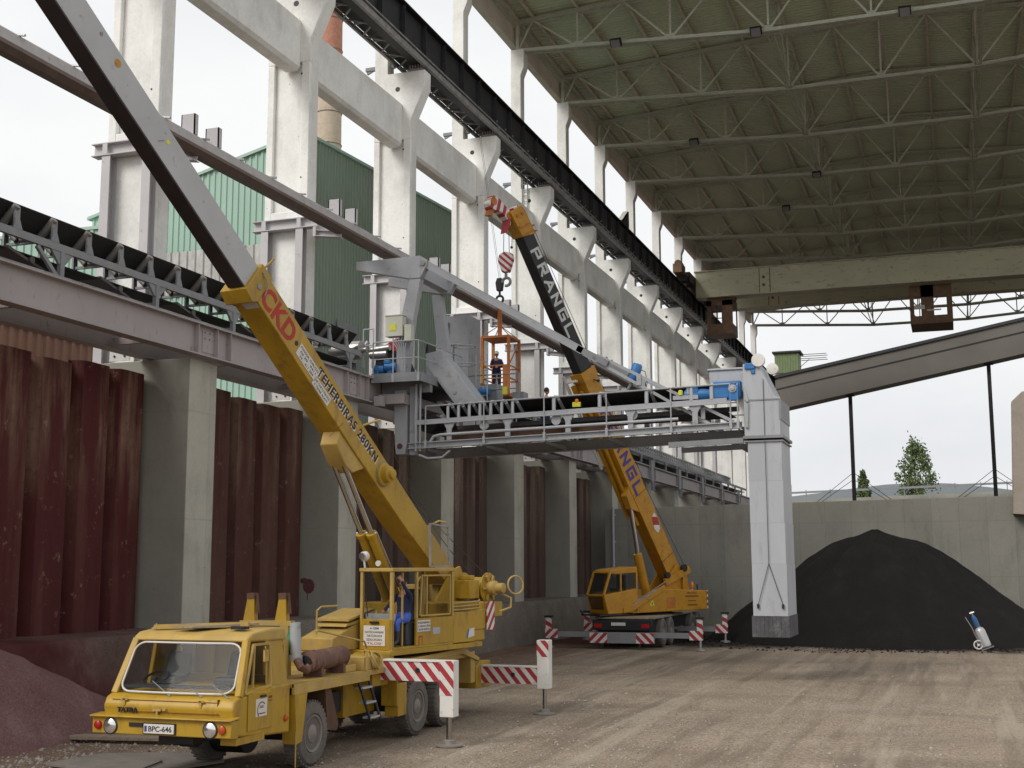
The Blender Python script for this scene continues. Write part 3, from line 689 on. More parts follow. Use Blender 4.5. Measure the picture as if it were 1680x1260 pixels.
# ------------------------------------------------------------------ crane runway on the corbels
t = thing('crane_runway', (-18.9, 12, 22.5), 'long black crane runway girder carried on the column corbels', 'runway girder')
mb = MB(); ya, yb = 12, cy(14)+6
mb.ib((-18.88, ya, 23.42), (-18.88, yb, 23.42), .5, 1.78, .05, .03)
for k in range(int((yb-ya)/2)): mb.box((-18.86, ya+k*2+.98, 22.6), (-18.66, ya+k*2+1.0, 24.2))
mb.build('girder', RUNW, t)
mb = MB(); mb.box((-18.95, ya, 24.31), (-18.81, yb, 24.45)); mb.build('rail', RUNR, t)
mb = MB(); mb.beam((-18.5, ya, 22.42), (-18.5, yb, 22.42), .12, .22); mb.beam((-18.42, ya, 22.62), (-18.42, yb, 22.62), .05, .06); mb.build('conductor_rail', RUNR, t)
mb = MB()
n = int((yb-ya)/1.6)
mb.beam((-19.95, ya, 22.78), (-19.95, yb, 22.78), .1, .16)
for i in range(n):
    a, b = ya+i*1.6, ya+(i+1)*1.6
    mb.beam((-19.15, a, 22.72), (-19.95, (a+b)/2, 22.72), .05, .06); mb.beam((-19.95, (a+b)/2, 22.72), (-19.15, b, 22.72), .05, .06)
    mb.beam((-19.15, a, 22.84), (-19.95, a, 22.84), .05, .05)
mb.build('walkway_lacing', RUNR, t)
mb = MB(); mb.box((-19.92, ya, 22.90), (-19.2, yb, 22.93)); mb.build('walkway_plate', RUNW, t)
mb = MB()
for i in range(int((yb-cy(3))/1.1)):
    y = cy(3)+i*1.1+random.uniform(-.1, .1)
    mb.box((-18.56, y, 22.50), (-18.40, y+.22, 22.60)); mb.box((-18.61, y+.3, 22.95), (-18.57, y+.36, 23.02))
mb.build('rail_clip', STEEL, t)
mb = MB(); mb.prism([(74.0, 24.32), (75.6, 24.32), (75.6, 25.5)], 'x', -19.1, -18.7); mb.build('buffer_stop', RUNW, t)
mb = MB(); mb.prism([(73.98, 24.55), (74.02, 24.55), (75.56, 25.5), (75.5, 25.52)], 'x', -19.05, -18.75); mb.build('buffer_pad', PAPER, t)
t = thing('access_ladder', (-19.6, cy(4)-.1, 20), 'thin steel ladder fixed high on the fifth column below the runway', 'ladder')
mb = MB()
for x in (-20.0, -19.72): mb.beam((x, cy(4)-.08, 20.4), (x, cy(4)-.08, 23.3), .045, .045, up=(0, 1, 0))
mb.build('stile', RUNR, t)
mb = MB()
for i in range(9): mb.beam((-20.0, cy(4)-.08, 20.6+i*.3), (-19.72, cy(4)-.08, 20.6+i*.3), .03, .03)
mb.build('rung', RUNR, t)

# ------------------------------------------------------------------ bridge crane
t = thing('bridge_crane', (-18.9, 97, 24.5), 'big rust streaked cream overhead bridge crane spanning the hall', 'overhead crane')
for y, nm in ((95.2, 'near'), (100.2, 'far')):
    mb = MB(); mb.box((-18.3, y, 23.88), (14.5, y+1.1, 25.85)); mb.box((-18.4, y-.12, 25.85), (14.5, y+1.22, 25.92)); mb.box((-18.3, y-.1, 23.80), (14.5, y+1.2, 23.88))
    g = mb.build('main_girder', BRIDGE, t, bevel=.01)
    mb = MB()
    for x in (-13.4, -12.6): mb.box((x, y-.012, 23.9), (x+.06, y-.002, 25.8))
    for z in (24.5, 25.1): mb.tube((-13.05, y-.02, z), (-13.05, y-.001, z), .12, n=12)
    mb.build('splice', BRIDGED, g)
mb = MB(); mb.box((-19.35, 93.2, 24.72), (-18.35, 103.4, 25.5)); mb.box((-19.25, 92.4, 24.6), (-18.5, 93.2, 25.15)); mb.build('end_carriage', RUNW, t, bevel=.03)
mb = MB()
for y in (93.4, 95.6, 100.6, 102.8): mb.tube((-19.0, y, 24.8), (-18.75, y, 24.8), .36, n=18)
mb.build('wheel', RUNR, t)
mb = MB(); mb.box((-19.2, 91.0, 25.0), (-18.5, 92.3, 25.7)); mb.tube((-18.85, 91.2, 25.75), (-18.85, 92.2, 25.75), .28, n=12); mb.build('drive_motor', BRIDGED, t, bevel=.03)
mb = MB(); mb.tube((-15.6, 96, 23.82), (-15.6, 96, 23.55), .32, n=14); mb.build('bracket', BRIDGED, t)
c = MB(); c.box((-17.55, 95.6, 20.95), (-15.55, 97.9, 21.75)); c.box((-17.55, 95.6, 21.75), (-17.2, 95.68, 23.6)); c.box((-16.35, 95.6, 21.75), (-15.55, 95.68, 23.6)); c.box((-17.55, 95.6, 23.2), (-15.55, 97.9, 23.75))
for x, y in ((-17.55, 97.8), (-15.65, 97.8)): c.box((x, y, 21.75), (x+.1, y+.1, 23.2))
cab = c.build('operator_cab', BRIDGED, t)
mb = MB()
for x in (-17.2, -16.78, -16.37): mb.box((x-.03, 95.61, 21.75), (x+.03, 95.66, 23.2))
for z in (22.2, 22.7): mb.box((-17.17, 95.61, z-.03), (-16.4, 95.66, z+.03))
mb.build('window_frame', BLK, cab)
mb = MB(); mb.box((-2.5, 96.4, 20.9), (.5, 99.9, 21.5)); mb.box((-2.5, 96.4, 21.5), (-2.2, 96.6, 23.8)); mb.box((-1.7, 96.4, 21.5), (-.8, 96.7, 23.8)); mb.box((.1, 96.4, 21.5), (.5, 96.6, 23.8))
mb.box((-2.2, 96.4, 22.9), (.1, 96.6, 23.8)); mb.build('trolley_frame', BRIDGED, t)
mb = MB(); mb.box((-2.2, 96.36, 22.0), (-1.45, 96.4, 22.3)); mb.box((-1.3, 96.36, 21.85), (-.3, 96.4, 21.95)); mb.build('trolley_plate', PAPER, t)

# ------------------------------------------------------------------ stockpile wall, gallery, far things
t = thing('stockpile_wall', (-7, 64, 0), 'long low concrete wall across the hall behind the coal', 'wall')
mb = MB(); vs = []
mb.prism([(-17.4, 0), (5.5, 0), (5.5, 6.5), (2.7, 6.44), (-8, 6.3), (-17.4, 6.13)], 'y', 64, 64.6); mb.build('panel', WALLC, t, bevel=.015)
mb = MB(); mb.prism([(2.5, 5.55), (4.6, 5.4), (4.6, 11.4), (3.2, 11.3), (2.72, 10.85)], 'y', 63.35, 63.98)
mb.build('pilaster', BEIGEC, t, bevel=.03)
t = thing('conduit_pipe', (-16.95, 63.8, 0), 'thin pale pipe standing up the left end of the stockpile wall', 'pipe')
mb = MB(); mb.tube((-16.9, 63.85, 2.6), (-16.9, 63.85, 6.2), .07, n=8); mb.build('pipe', LGREY, t)
mb = MB(); [mb.box((-17.0, 63.84, z), (-16.8, 63.99, z+.08)) for z in (3, 4.4, 5.8)]; mb.build('clip', LGREY, t)
t = thing('conveyor_gallery', (-19, 150, 20), 'long brown clad conveyor gallery climbing to the right behind the hall', 'conveyor gallery')
mb = MB(); A = [(-19.6, 150, 21.45), (-19.6, 153.2, 21.45), (-19.6, 153.2, 25.2), (-19.6, 150, 25.2)]; q = 41.0; rise = q*.188
mb.loft(A, [(x+q, y, z+rise) for x, y, z in A]); mb.build('body', GALL, t)
mb = MB(); A = [(-19.8, 149.8, 25.2), (-19.8, 153.4, 25.2), (-19.8, 153.4, 25.55), (-19.8, 149.8, 25.55)]; mb.loft(A, [(x+q+.4, y, z+rise) for x, y, z in A]); mb.build('roof', GALLT, t)
mb = MB()
mb.beam((-19.6, 149.95, 23.9), (-19.6+q, 149.95, 23.9+rise), .05, .12); mb.build('seam', GALLT, t)
for x in (-11.1, 4.3):
    zt = 21.45+(x+19.6)*.188
    s = thing('steel_post', (x, 151.4, 0), 'tall slender steel post under the gallery, %s of the poplars' % ('left' if x < 0 else 'right'), 'post')
    mb = MB(); mb.ib((x, 151.4, 0), (x, 151.4, zt), .42, .5, .05, .04, up=(0, 1, 0)); mb.build('shaft', RUNW, s)
    mb = MB(); mb.beam((x-.5, 151.4, zt-.1), (x+.5, 151.4, zt-.1), .3, .2); mb.build('cap_plate', RUNW, s)
    mb = MB()
    for sx in (-1, 1):
        mb.tube((x, 151.4, 13.9), (x+sx*4.6, 151.4, 10.3), .035, n=5); mb.tube((x, 151.4, 13.1), (x+sx*4.4, 151.4, 10.1), .035, n=5)
        mb.tube((x+sx*4.6, 151.4, 10.3), (x+sx*15, 151.4, 2), .035, n=5)
    mb.build('stay_cable', ROPE, s)
t = thing('head_house', (-18, 151, 24), 'small dark green clad box on the low end of the gallery', 'building')
mb = MB(); corrug(mb, (-19.6, 150.3), (-16.8, 150.3), 25.9, 28.3, .3, .04, (0, -1)); mb.box((-19.6, 150.36, 25.6), (-16.8, 153, 28.3)); mb.build('wall', GREENB, t)
mb = MB(); mb.box((-19.85, 150, 28.3), (-16.5, 153.2, 28.5)); mb.build('roof', GALLT, t)
mb = MB()
for z in (27.6, 28.1): mb.beam((-16.7, 151, z), (-13.6, 151, z), .06, .07); mb.beam((-16.7, 152.4, z), (-13.6, 152.4, z), .06, .07)
mb.beam((-16.7, 151, 26.6), (-15.6, 151, 27.5), .06, .06); mb.build('jib_arm', GALLT, t)

def poplar(x, y, z0, h, w, lab, seed):
    rnd = random.Random(seed); t = thing('poplar_tree', (x, y, z0), lab, 'tree', 'poplars beyond the wall')
    mb = MB(); mb.tube((x, y, z0), (x, y, z0+h*.75), .28, .05, n=8)
    for i in range(16):
        a = rnd.random()*6.28; zz = z0+h*(.15+.6*i/16); L_ = w*.42*(1-i/20); mb.tube((x, y, zz), (x+cos(a)*L_*.6, y+sin(a)*L_*.6, zz+L_*1.3), .07, .02, n=5)
    mb.build('trunk', BARK, t)
    mb = MB(); cl = []
    for i in range(70):
        u = rnd.random(); zz = z0+h*(.06+.92*u); prof = sin(pi*min(1, (u*.86+.14)))**.8*w*.5*(1.05-.35*u)
        a = rnd.random()*6.28; r = prof*sqrt(rnd.random()); cl.append((x+r*cos(a), y+r*sin(a), zz, w*.10*(.7+.8*rnd.random())))
    for cx_, cy_, cz_, cr in cl:
        for k in range(46):
            p = V((rnd.gauss(0, 1), rnd.gauss(0, 1), rnd.gauss(0, 1.7)))*cr*.55+V((cx_, cy_, cz_)); s = .15+.13*rnd.random()
            e = Euler((rnd.random()*6, rnd.random()*6, rnd.random()*6)).to_matrix()
            mb.add([p+e @ V(q)*s for q in ((-1, -.6, 0), (0, -.8, .2), (1, 0, 0), (0, .8, .2))], [(0, 1, 2, 3)])
    mb.build('crown', FOLM, t)
poplar(-6.4, 228, 13.6, 10.6, 7.2, 'tall bushy poplar between the two gallery posts', 3)
poplar(-15.2, 229, 13.6, 5.8, 2.6, 'small slender poplar right beside the left gallery post', 5)

# green clad building, its annex, brown shed and chimney on the far left
t = thing('green_building', (-26, 47, 0), 'large green ribbed metal building behind the white columns', 'building')
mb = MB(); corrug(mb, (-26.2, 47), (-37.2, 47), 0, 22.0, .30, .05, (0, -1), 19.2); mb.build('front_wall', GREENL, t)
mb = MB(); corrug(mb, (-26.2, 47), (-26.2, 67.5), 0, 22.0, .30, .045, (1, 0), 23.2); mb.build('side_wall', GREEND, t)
mb = MB(); corrug(mb, (-27.0, 46.9), (-35.5, 46.9), 15.2, 17.2, .42, .07, (0, -1)); mb.build('translucent_band', TRANSL, t)
mb = MB(); mb.loft([(-26.1, 46.85, 22.02), (-26.1, 67.6, 23.22), (-26.1, 67.6, 23.36), (-26.1, 46.85, 22.16)], [(-37.4, 46.85, 19.15), (-37.4, 67.6, 20.3), (-37.4, 67.6, 20.44), (-37.4, 46.85, 19.29)]); mb.build('roof', GREENL, t)
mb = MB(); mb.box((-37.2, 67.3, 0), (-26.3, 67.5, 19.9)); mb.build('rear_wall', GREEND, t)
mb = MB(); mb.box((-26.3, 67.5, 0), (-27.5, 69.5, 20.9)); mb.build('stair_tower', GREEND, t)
mb = MB(); mb.box((-26.10, 50.2, 12.4), (-26.06, 52.2, 14.3)); mb.build('dark_opening', MGREY, t)
mb = MB(); mb.box((-26.08, 60.5, 14.0), (-26.04, 63.0, 14.9)); mb.build('torn_hole', BLK, t)
mb = MB(); mb.tube((-37.4, 47, 18.4), (-37.9, 46.8, 18.5), .09, n=8); mb.box((-38.3, 46.7, 18.0), (-37.7, 46.9, 18.6)); mb.build('wall_lamp', MGREY, t)
t = thing('green_annex', (-38, 50, 0), 'lower pale green ribbed annex at the far left', 'building')
mb = MB(); corrug(mb, (-34.4, 45.5), (-48, 45.5), 0, 18.2, .42, .07, (0, -1)); mb.build('wall', GREENL, t)
mb = MB(); mb.box((-48, 45.4, 18.2), (-34.4, 54, 18.35)); mb.build('roof', GREENL, t)
t = thing('brown_shed', (-25, 27, 0), 'low brown ribbed shed wall behind the grey girder at far left', 'building')
mb = MB(); corrug(mb, (-24.0, 16), (-24.0, 31.2), 0, 9.7, .36, .06, (1, 0)); mb.build('wall', BROWNC, t)
mb = MB(); mb.box((-29, 16, 9.7), (-23.9, 31.2, 9.9)); mb.build('roof', MGREY, t)
t = thing('brick_chimney', (-45.3, 85, 0), 'round brick chimney with red top and cream band behind the columns', 'chimney')
mb = MB(); mb.lathe((-45.2, 85, 0), (0, 0, 1), [(1.25, 0), (1.0, 36), (.85, 60)], 28); mb.build('shaft', BRICKM, t, local=False)
mb = MB(); [mb.torus((-45.2, 85, z), (0, 0, 1), 1.02-.15*(z-36)/24, .04, 24, 5) for z in (36, 38.6, 41.2, 43.8, 46.4, 49)]; mb.build('iron_band', RUNR, t)

# ------------------------------------------------------------------ coal heap and gas bottle trolley
mb = MB(); nr, na = 60, 120; ax, ay = -3.5, 58.9; vs = [(ax, ay, 4.93)]
def coalr(a):  # foot radius by direction
    return 7.55+.5*mnoise.noise(V((cos(a)*1.3, sin(a)*1.3, 2)))+(.25*max(0, cos(a)))-(.5*max(0, -sin(a)))
for i in range(1, nr+1):
    f = i/nr
    for k in range(na):
        a = 2*pi*k/na; Rr = coalr(a); x = ax+cos(a)*Rr*f; y = ay+sin(a)*Rr*f
        z = 5.85*((1-f)-.165*math.exp(-(f/.22)**2))+.25*sin(pi*f)*(.05-.5*mnoise.noise(V((cos(a)*2, sin(a)*2, 4))))
        z += .07*mnoise.noise(V((x*1.1, y*1.1, 0)))+.035*mnoise.noise(V((x*3, y*3, 0)))+.26*sin(pi*f)*mnoise.noise(V((cos(a)*6, sin(a)*6, f*1.4)))+.12*sin(pi*f)*mnoise.noise(V((cos(a)*15, sin(a)*15, f*2)))
        vs.append((x, min(y, 63.97), z-.05*f))
vs[0] = (ax, ay, sum(v[2] for v in vs[1:1+na])/na)
mb.add(vs, [(0, 1+k, 1+(k+1) % na) for k in range(na)]+[(1+(i-1)*na+k, 1+i*na+k, 1+i*na+(k+1) % na, 1+(i-1)*na+(k+1) % na) for i in range(1, nr) for k in range(na)])
tag(mb.build('coal_heap', COAL, local=False), 'big black heap of fine coal against the low concrete wall', 'coal heap')
mb = MB()
for i in range(1500):
    a = -pi*random.random(); rr_ = 7.4+random.random()**2*2.6; x, y = ax+cos(a)*rr_, ay+sin(a)*rr_; r = random.choice((.02, .03, .04, .07))*(.6+.8*random.random())
    q = [(x+r*cos(k*1.26+i)*(.7+.5*random.random()), y+r*sin(k*1.26+i)*(.7+.5*random.random()), gz(x, y)-.005) for k in range(5)]+[(x+r*.2, y, gz(x, y)+r*.7), (x-r*.25, y+r*.1, gz(x, y)+r*.5)]
    mb.add(q, [(0, 1, 5), (1, 2, 5), (2, 3, 6, 5), (3, 4, 6), (4, 0, 5, 6)])
tag(mb.build('spilled_coal', COAL, local=False), kind='stuff')
t = thing('gas_trolley', (.6, 57, .0), 'small two wheeled trolley with gas cylinders leaning beside the coal', 'trolley')
gx, gy = .86, 51.9
T = Matrix.Translation((gx, gy, .05)) @ Matrix.Rotation(R(-20), 4, 'Y')
mb = MB(); mb.lathe((0, 0, .05), (0, 0, 1), [(.15, 0), (.19, .05), (.19, .62), (.15, .74), (.06, .8)], 18); mb.build('gas_bottle', GASG, t, T)
mb = MB(); mb.lathe((-.02, .05, .55), (0, 0, 1), [(.1, 0), (.1, .62), (.06, .76), (.03, .8)], 16); mb.build('oxygen_bottle', GASB, t, T)
mb = MB(); mb.tube((-.02, .05, 1.34), (-.02, .05, 1.48), .03, n=8); mb.tube((-.1, .05, 1.42), (.08, .05, 1.42), .035, n=8); mb.build('regulator', STEEL, t, T)
mb = MB(); mb.path([(-.2, -.1, 0), (-.22, -.05, .9), (-.3, 0, 1.35)], .018); mb.path([(-.2, .15, 0), (-.22, .1, .9), (-.3, .05, 1.35)], .018); mb.box((-.22, -.15, 0), (.25, .2, .03)); mb.build('frame', MGREY, t, T)
mb = MB(); mb.torus((gx-.32, gy-.12, .19), (0, 1, 0), .155, .028, 20, 8); mb.tube((gx-.32, gy-.14, .19), (gx-.32, gy-.08, .19), .05, n=10)
[mb.tube((gx-.32, gy-.11, .19), (gx-.32+.15*cos(a), gy-.11, .19+.15*sin(a)), .012, n=5) for a in (0, 2.1, 4.2)]; mb.build('wheel', PAPER, t)
mb = MB(); mb.torus((gx-.34, gy+.02, .72), (.4, .6, .3), .13, .02, 18, 6); mb.torus((gx-.32, gy+.0, .66), (.2, .8, -.1), .15, .02, 18, 6); mb.build('hose', MAROON, t)

# ------------------------------------------------------------------ monorail on steel frames in front of the columns
fl_ = ['steel frame round the leftmost column, right post hidden by the grey boom', 'steel frame round the second column, right of the yellow boom head',
       'steel frame round the third column, behind the electrical cabinet', 'steel frame round the fourth column, behind the orange man cage',
       'steel frame round the fifth column, behind the black orange crane boom', 'steel frame round the sixth column, behind the small blue tie motor']
fl_ += ['steel frame round the %s column from the left' % ORD[k] for k in range(6, 11)]
y = cy(0)-.02
root = thing('steel_gantry', (-19.8, y, 9), fl_[0], 'steel frame', 'steel frames round the columns')
for x in (-20.45, -19.2):
    mb = MB(); mb.ib((x, y-.14, 8.3), (x, y-.14, 13.82), .26, .28, .022, .016, up=(0, 1, 0)); mb.build('post', FRAMEM, root)
mb = MB(); mb.ib((-20.9, y-.16, 14.0), (-18.62, y-.16, 14.0), .3, .34, .025, .018); mb.box((-20.55, y-.31, 13.86), (-20.4, y-.3, 14.14)); mb.box((-19.28, y-.31, 13.86), (-19.14, y-.3, 14.14)); mb.build('header', FRAMEM, root)
mb = MB(); mb.ib((-18.62, y-.16, 13.62), (-17.75, y-.16, 13.5), .24, .2, .02, .016); mb.box((-18.7, y-.3, 13.5), (-18.6, y-.02, 13.84)); mb.build('bracket_arm', FRAMEM, root)
mb = MB(); mb.beam((-20.3, y+.62, 14.0), (-18.62, y+.62, 14.0), .18, .3); mb.build('rear_header', FRAMEM, root)
index_kids(root)
for k in range(1, 11): dup(root, (0, 8*k, 0), fl_[k])
t = thing('monorail_beam', (-17.9, 12, 13.5), 'long grey monorail beam with brown underside hung along the columns', 'rail beam')
mb = MB(); mb.prism([(-18.12, 13.74), (-18.0, 13.62), (-17.78, 13.62), (-17.64, 13.76), (-17.70, 14.02), (-17.78, 14.08), (-18.02, 14.08)], 'y', 12, 118); mb.build('beam', TUBEG, t)
mb = MB(); mb.prism([(-17.95, 13.54), (-17.72, 13.54), (-17.60, 13.66), (-17.62, 13.755), (-17.77, 13.615), (-17.98, 13.615)], 'y', 12, 118); mb.build('lower_rail', TUBEB, t)
mb = MB(); mb.beam((-18.16, 27.3, 13.90), (-18.16, 27.301, 13.90), .03, .03)
for i in range(60):
    yy = 13+i*1.7; mb.beam((-17.98, yy, 14.10), (-17.60, yy+.05, 14.05), .06, .04)
mb.build('clip', STEEL, t)
mb = MB()
for k in range(11):
    yy = cy(k)
    for dy in (-.35, .75): mb.box((-18.15, yy+dy, 14.08), (-17.75, yy+dy+.03, 14.62)); mb.box((-17.78, yy+dy, 14.08), (-17.75, yy+dy+.16, 14.62)); mb.box((-18.15, yy+dy, 14.08), (-18.12, yy+dy+.16, 14.62))
mb.build('splice_plate', FRAMEM, t)

# ------------------------------------------------------------------ lower girders and belt conveyor
t = thing('track_girder', (-17.3, 12, 8.3), 'heavy lilac grey I girder along the pier heads, carrying the conveyor', 'girder')
mb = MB(); mb.ib((-17.36, 12, 8.72), (-17.36, 118, 8.72), .34, .8, .035, .02); mb.build('beam', LILAC, t)
mb = MB()
for k in range(13):
    for dy in (-.1, .75, 1.35):
        pieces('stiffener', LILAC, t, [lambda m, yy=26+8*k+dy: m.box((-17.35, yy, 8.36), (-17.21, yy+.02, 9.08))])
    mb.box((-17.35, 26+8*k+.25, 8.45), (-17.335, 26+8*k+1.0, 9.0))
mb.build('splice_plates', LILAC, t)
mb = MB()
for k in range(13):
    for dy in (.35, .55, .75, .9):
        for z in (8.8, 8.95): mb.tube((-17.335, 26+8*k+dy, z), (-17.31, 26+8*k+dy, z), .022, n=6)
mb.build('bolt', RUNR, t)
mb = MB(); mb.box((-17.33, 12, 9.125), (-17.27, 118, 9.18)); mb.build('rail', RUNR, t)
t = thing('rear_girder', (-18.8, 12, 8.3), 'second steel girder behind the lilac one, close to the columns', 'girder')
mb = MB(); mb.ib((-18.82, 12, 8.62), (-18.82, 118, 8.62), .3, .6, .03, .02); mb.build('beam', LILAC, t)
pieces('cross_beam', LILAC, t, [lambda m, q=18+8*k+d: m.beam((-18.7, q, 8.5), (-17.5, q, 8.5), .12, .16) for k in range(12) for d in (2.2, 6.6)])
pieces('walkway_plate', LGREY, t, [lambda m, q=18+8*k: m.box((-18.3, q+2.6, 8.62), (-17.85, q+6.3, 8.65)) for k in range(12)])
for k in range(6):
    mb = MB(); mb.box((-19.85, 25.97+8*k, 8.3), (-19.25, 26.0+8*k-.005, 8.78)); pl = mb.build('end_plate', PAPER, t)
    mb = MB()
    for a in (-19.7, -19.4):
        for z in (8.42, 8.65): mb.tube((a, 25.95+8*k, z), (a, 25.969+8*k, z), .03, n=7)
    mb.build('bolt_holes', BLK, pl)

def conveyor(y0, y1, belt, lab):
    t = thing('belt_conveyor', (-18.1, y0, 9.1), lab, 'conveyor')
    xa, xb = -17.48, -18.72
    for x in (xa, xb):
        mb = MB(); mb.beam((x, y0, 9.83), (x, y1, 9.83), .09, .16); mb.build('stringer', MGREY, t)
    n = int((y1-y0)/3.345)
    for i in range(n+1):
        yy = y0+.6+i*3.345
        if yy > y1-.3: break
        mb = MB()
        for x in (xa, xb):
            mb.beam((x, yy, 9.12), (x, yy, 9.76), .10, .12, up=(0, 1, 0)); mb.prism([(yy-.34, 9.75), (yy+.34, 9.75), (yy+.09, 9.48), (yy-.09, 9.48)], 'x', x-.03, x+.03)
        mb.beam((xa, yy, 9.3), (xb, yy, 9.3), .08, .08)
        if belt and i % 3 == 0: mb.beam((xa, yy-.75, 9.72), (xa, yy-.05, 9.14), .07, .09)
        mb.build('support_frame', MGREY, t)
    m0 = MB(); m0.beam((xa+.01, y0+.33, 9.92), (xa+.01, y0+.33, 10.36), .05, .14, up=(0, 1, 0)); m0.beam((xb, y0+.33, 9.92), (xb, y0+.33, 10.36), .05, .14, up=(0, 1, 0))
    m0.prism([(y0+.21, 9.91), (y0+.47, 9.91), (y0+.39, 10.1), (y0+.27, 10.1)], 'x', xa+.035, xa+.05)
    m0.beam((xa, y0+.33, 9.95), (xb, y0+.33, 9.95), .06, .06)
    br = m0.build('idler_bracket', MGREY, t)
    m1 = MB(); m1.tube((xa+.03, y0+.30, 10.38), (-17.82, y0+.30, 10.01), .078, n=12); m1.tube((-17.88, y0+.33, 10.02), (-18.32, y0+.33, 10.02), .066, n=10); m1.tube((-18.38, y0+.30, 10.01), (xb-.03, y0+.30, 10.38), .078, n=12)
    ro = m1.build('roller', ROLLM if belt else STEEL, br)
    step = 1.115 if belt else .62
    k = 1
    while y0+.33+k*step < y1-.2 and k < 100:
        c = br.copy(); COL.objects.link(c); c.parent = t; c.matrix_basis = Matrix.Translation((0, k*step, 0)) @ br.matrix_basis
        c2 = ro.copy(); COL.objects.link(c2); c2.parent = c; k += 1
    if belt:
        mb = MB(); prof = [(-17.58, 10.47), (-17.88, 10.12), (-18.32, 10.12), (-18.62, 10.47), (-18.62, 10.45), (-18.33, 10.10), (-17.87, 10.10), (-17.58, 10.45)]
        mb.prism(prof, 'y', y0, y1); mb.build('belt', RUB, t)
        mb = MB(); mb.box((-18.6, y0, 9.50), (-17.6, y1, 9.52)); mb.build('return_belt', RUB, t)
        for i in range(int((y1-y0)/2.9)):
            mb = MB(); yy = y0+1.2+i*2.9; mb.tube((-18.62, yy, 9.43), (-17.58, yy, 9.43), .075, n=10)
            mb.loft([(-17.55, yy-.75, 9.56), (-18.6, yy-.75, 9.56), (-18.6, yy-.75, 9.5), (-17.55, yy-.75, 9.5)], [(-17.7, yy+.5, 9.36), (-18.5, yy+.5, 9.36), (-18.5, yy+.5, 9.3), (-17.7, yy+.5, 9.3)])
            mb.build('return_tray', TRAYM, t)
    else:
        mb = MB(); mb.box((-18.6, y0, 9.60), (-17.6, y1, 9.62)); mb.build('return_belt', RUB, t)
        for i in range(5):
            mb = MB(); yy = 74+i*8.; mb.box((-17.3, yy, 8.2), (-17.17, yy+.7, 9.5)); mb.box((-17.25, yy+.1, 7.7), (-17.1, yy+.22, 8.2)); mb.box((-17.25, yy+.5, 7.7), (-17.1, yy+.62, 8.2))
            mb.build('drop_leg', MGREY, t)
    return t
conveyor(10.5, 35.2, True, 'grey belt conveyor with black troughed belt on the lilac girder, left half')
conveyor(42, 112, False, 'far stretch of the belt conveyor, a long row of shiny bare rollers')
mb = MB(); mb.tube((-18.55, 35.6, 10.02), (-17.6, 35.6, 10.02), .30, n=24); mb.tube((-18.75, 35.6, 10.02), (-17.42, 35.6, 10.02), .09, n=12)
mb.tube((-17.6, 35.35, 9.42), (-18.5, 35.35, 9.42), .15, n=16)

# ------------------------------------------------------------------ travelling stacker
S = thing('stacker', (-16.8, 36.4, 6.8), 'grey travelling boom stacker with tie bars, hung on the rails above the piers', 'stacker')
mb.build('head_pulley', STEEL, S)
Yf, Yr = 36.4, 38.9
def zb(x): return 7.07+.025*(x+16.27)     # top edge of the boom's floor channel
for y0, nm in ((Yf, 'front'), (Yr, 'rear')):
    mb = MB(); mb.prism([(-18.25, 13.13), (-15.98, 13.16), (-15.74, 13.02), (-15.72, 12.85), (-15.95, 12.42), (-16.28, 12.42), (-18.25, 12.86)], 'y', y0, y0+.28)
    mb.prism([(-16.28, 12.42), (-15.95, 12.42), (-15.94, 13.15), (-16.3, 13.14)], 'y', y0-.012, y0-.002)
    mb.build('portal_arm', LGREY, S, bevel=.015)
    mb = MB(); mb.prism([(-16.33, 12.41), (-15.95, 12.41), (-16.20, 11.0), (-16.42, 9.1), (-16.78, 9.1), (-16.66, 11.0)] if nm == 'front' else [(-16.62, 12.41), (-16.28, 12.41), (-16.0, 10.6), (-15.98, 9.1), (-16.3, 9.1), (-16.4, 10.6)], 'y', y0+.01, y0+.31); mb.build('portal_leg', LGREY, S, bevel=.015)
mb = MB(); mb.box((-16.35, Yf+.3, 12.5), (-16.0, Yr, 12.95)); mb.build('portal_cross_beam', LGREY, S)
mb = MB(); mb.tube((-15.86, Yf-.05, 12.9), (-15.86, Yf+.33, 12.9), .09, n=14); mb.tube((-15.86, Yr-.05, 12.9), (-15.86, Yr+.33, 12.9), .09, n=14); mb.build('hinge_pin', RUNR, S)
mb = MB(); mb.prism([(-16.78, 8.78), (-16.40, 8.78), (-16.36, 8.4), (-16.36, 7.0), (-16.42, 6.72), (-16.72, 6.72), (-16.76, 7.0), (-16.80, 8.4)], 'y', Yf-.05, Yf+.3); mb.box((-16.3, Yf+.05, 6.7), (-16.1, Yf+.3, 8.9)); mb.build('hanger_column', LGREY, S, bevel=.01)
mb = MB(); mb.tube((-16.58, Yf-.07, 6.98), (-16.58, Yf-.04, 6.98), .09, n=14); mb.build('hanger_pin', RUST, S)
mb = MB(); mb.box((-16.78, Yr-.05, 6.75), (-16.38, Yr+.25, 8.78)); mb.build('rear_hanger', MGREY, S)
mb = MB(); mb.tube((-16.05, Yf-.02, 8.95), (-16.05, Yf-.02, 6.8), .05, n=8); mb.tube((-15.9, Yf-.02, 8.95), (-15.9, Yf-.02, 6.8), .035, n=8); mb.build('conduit', LGREY, S)
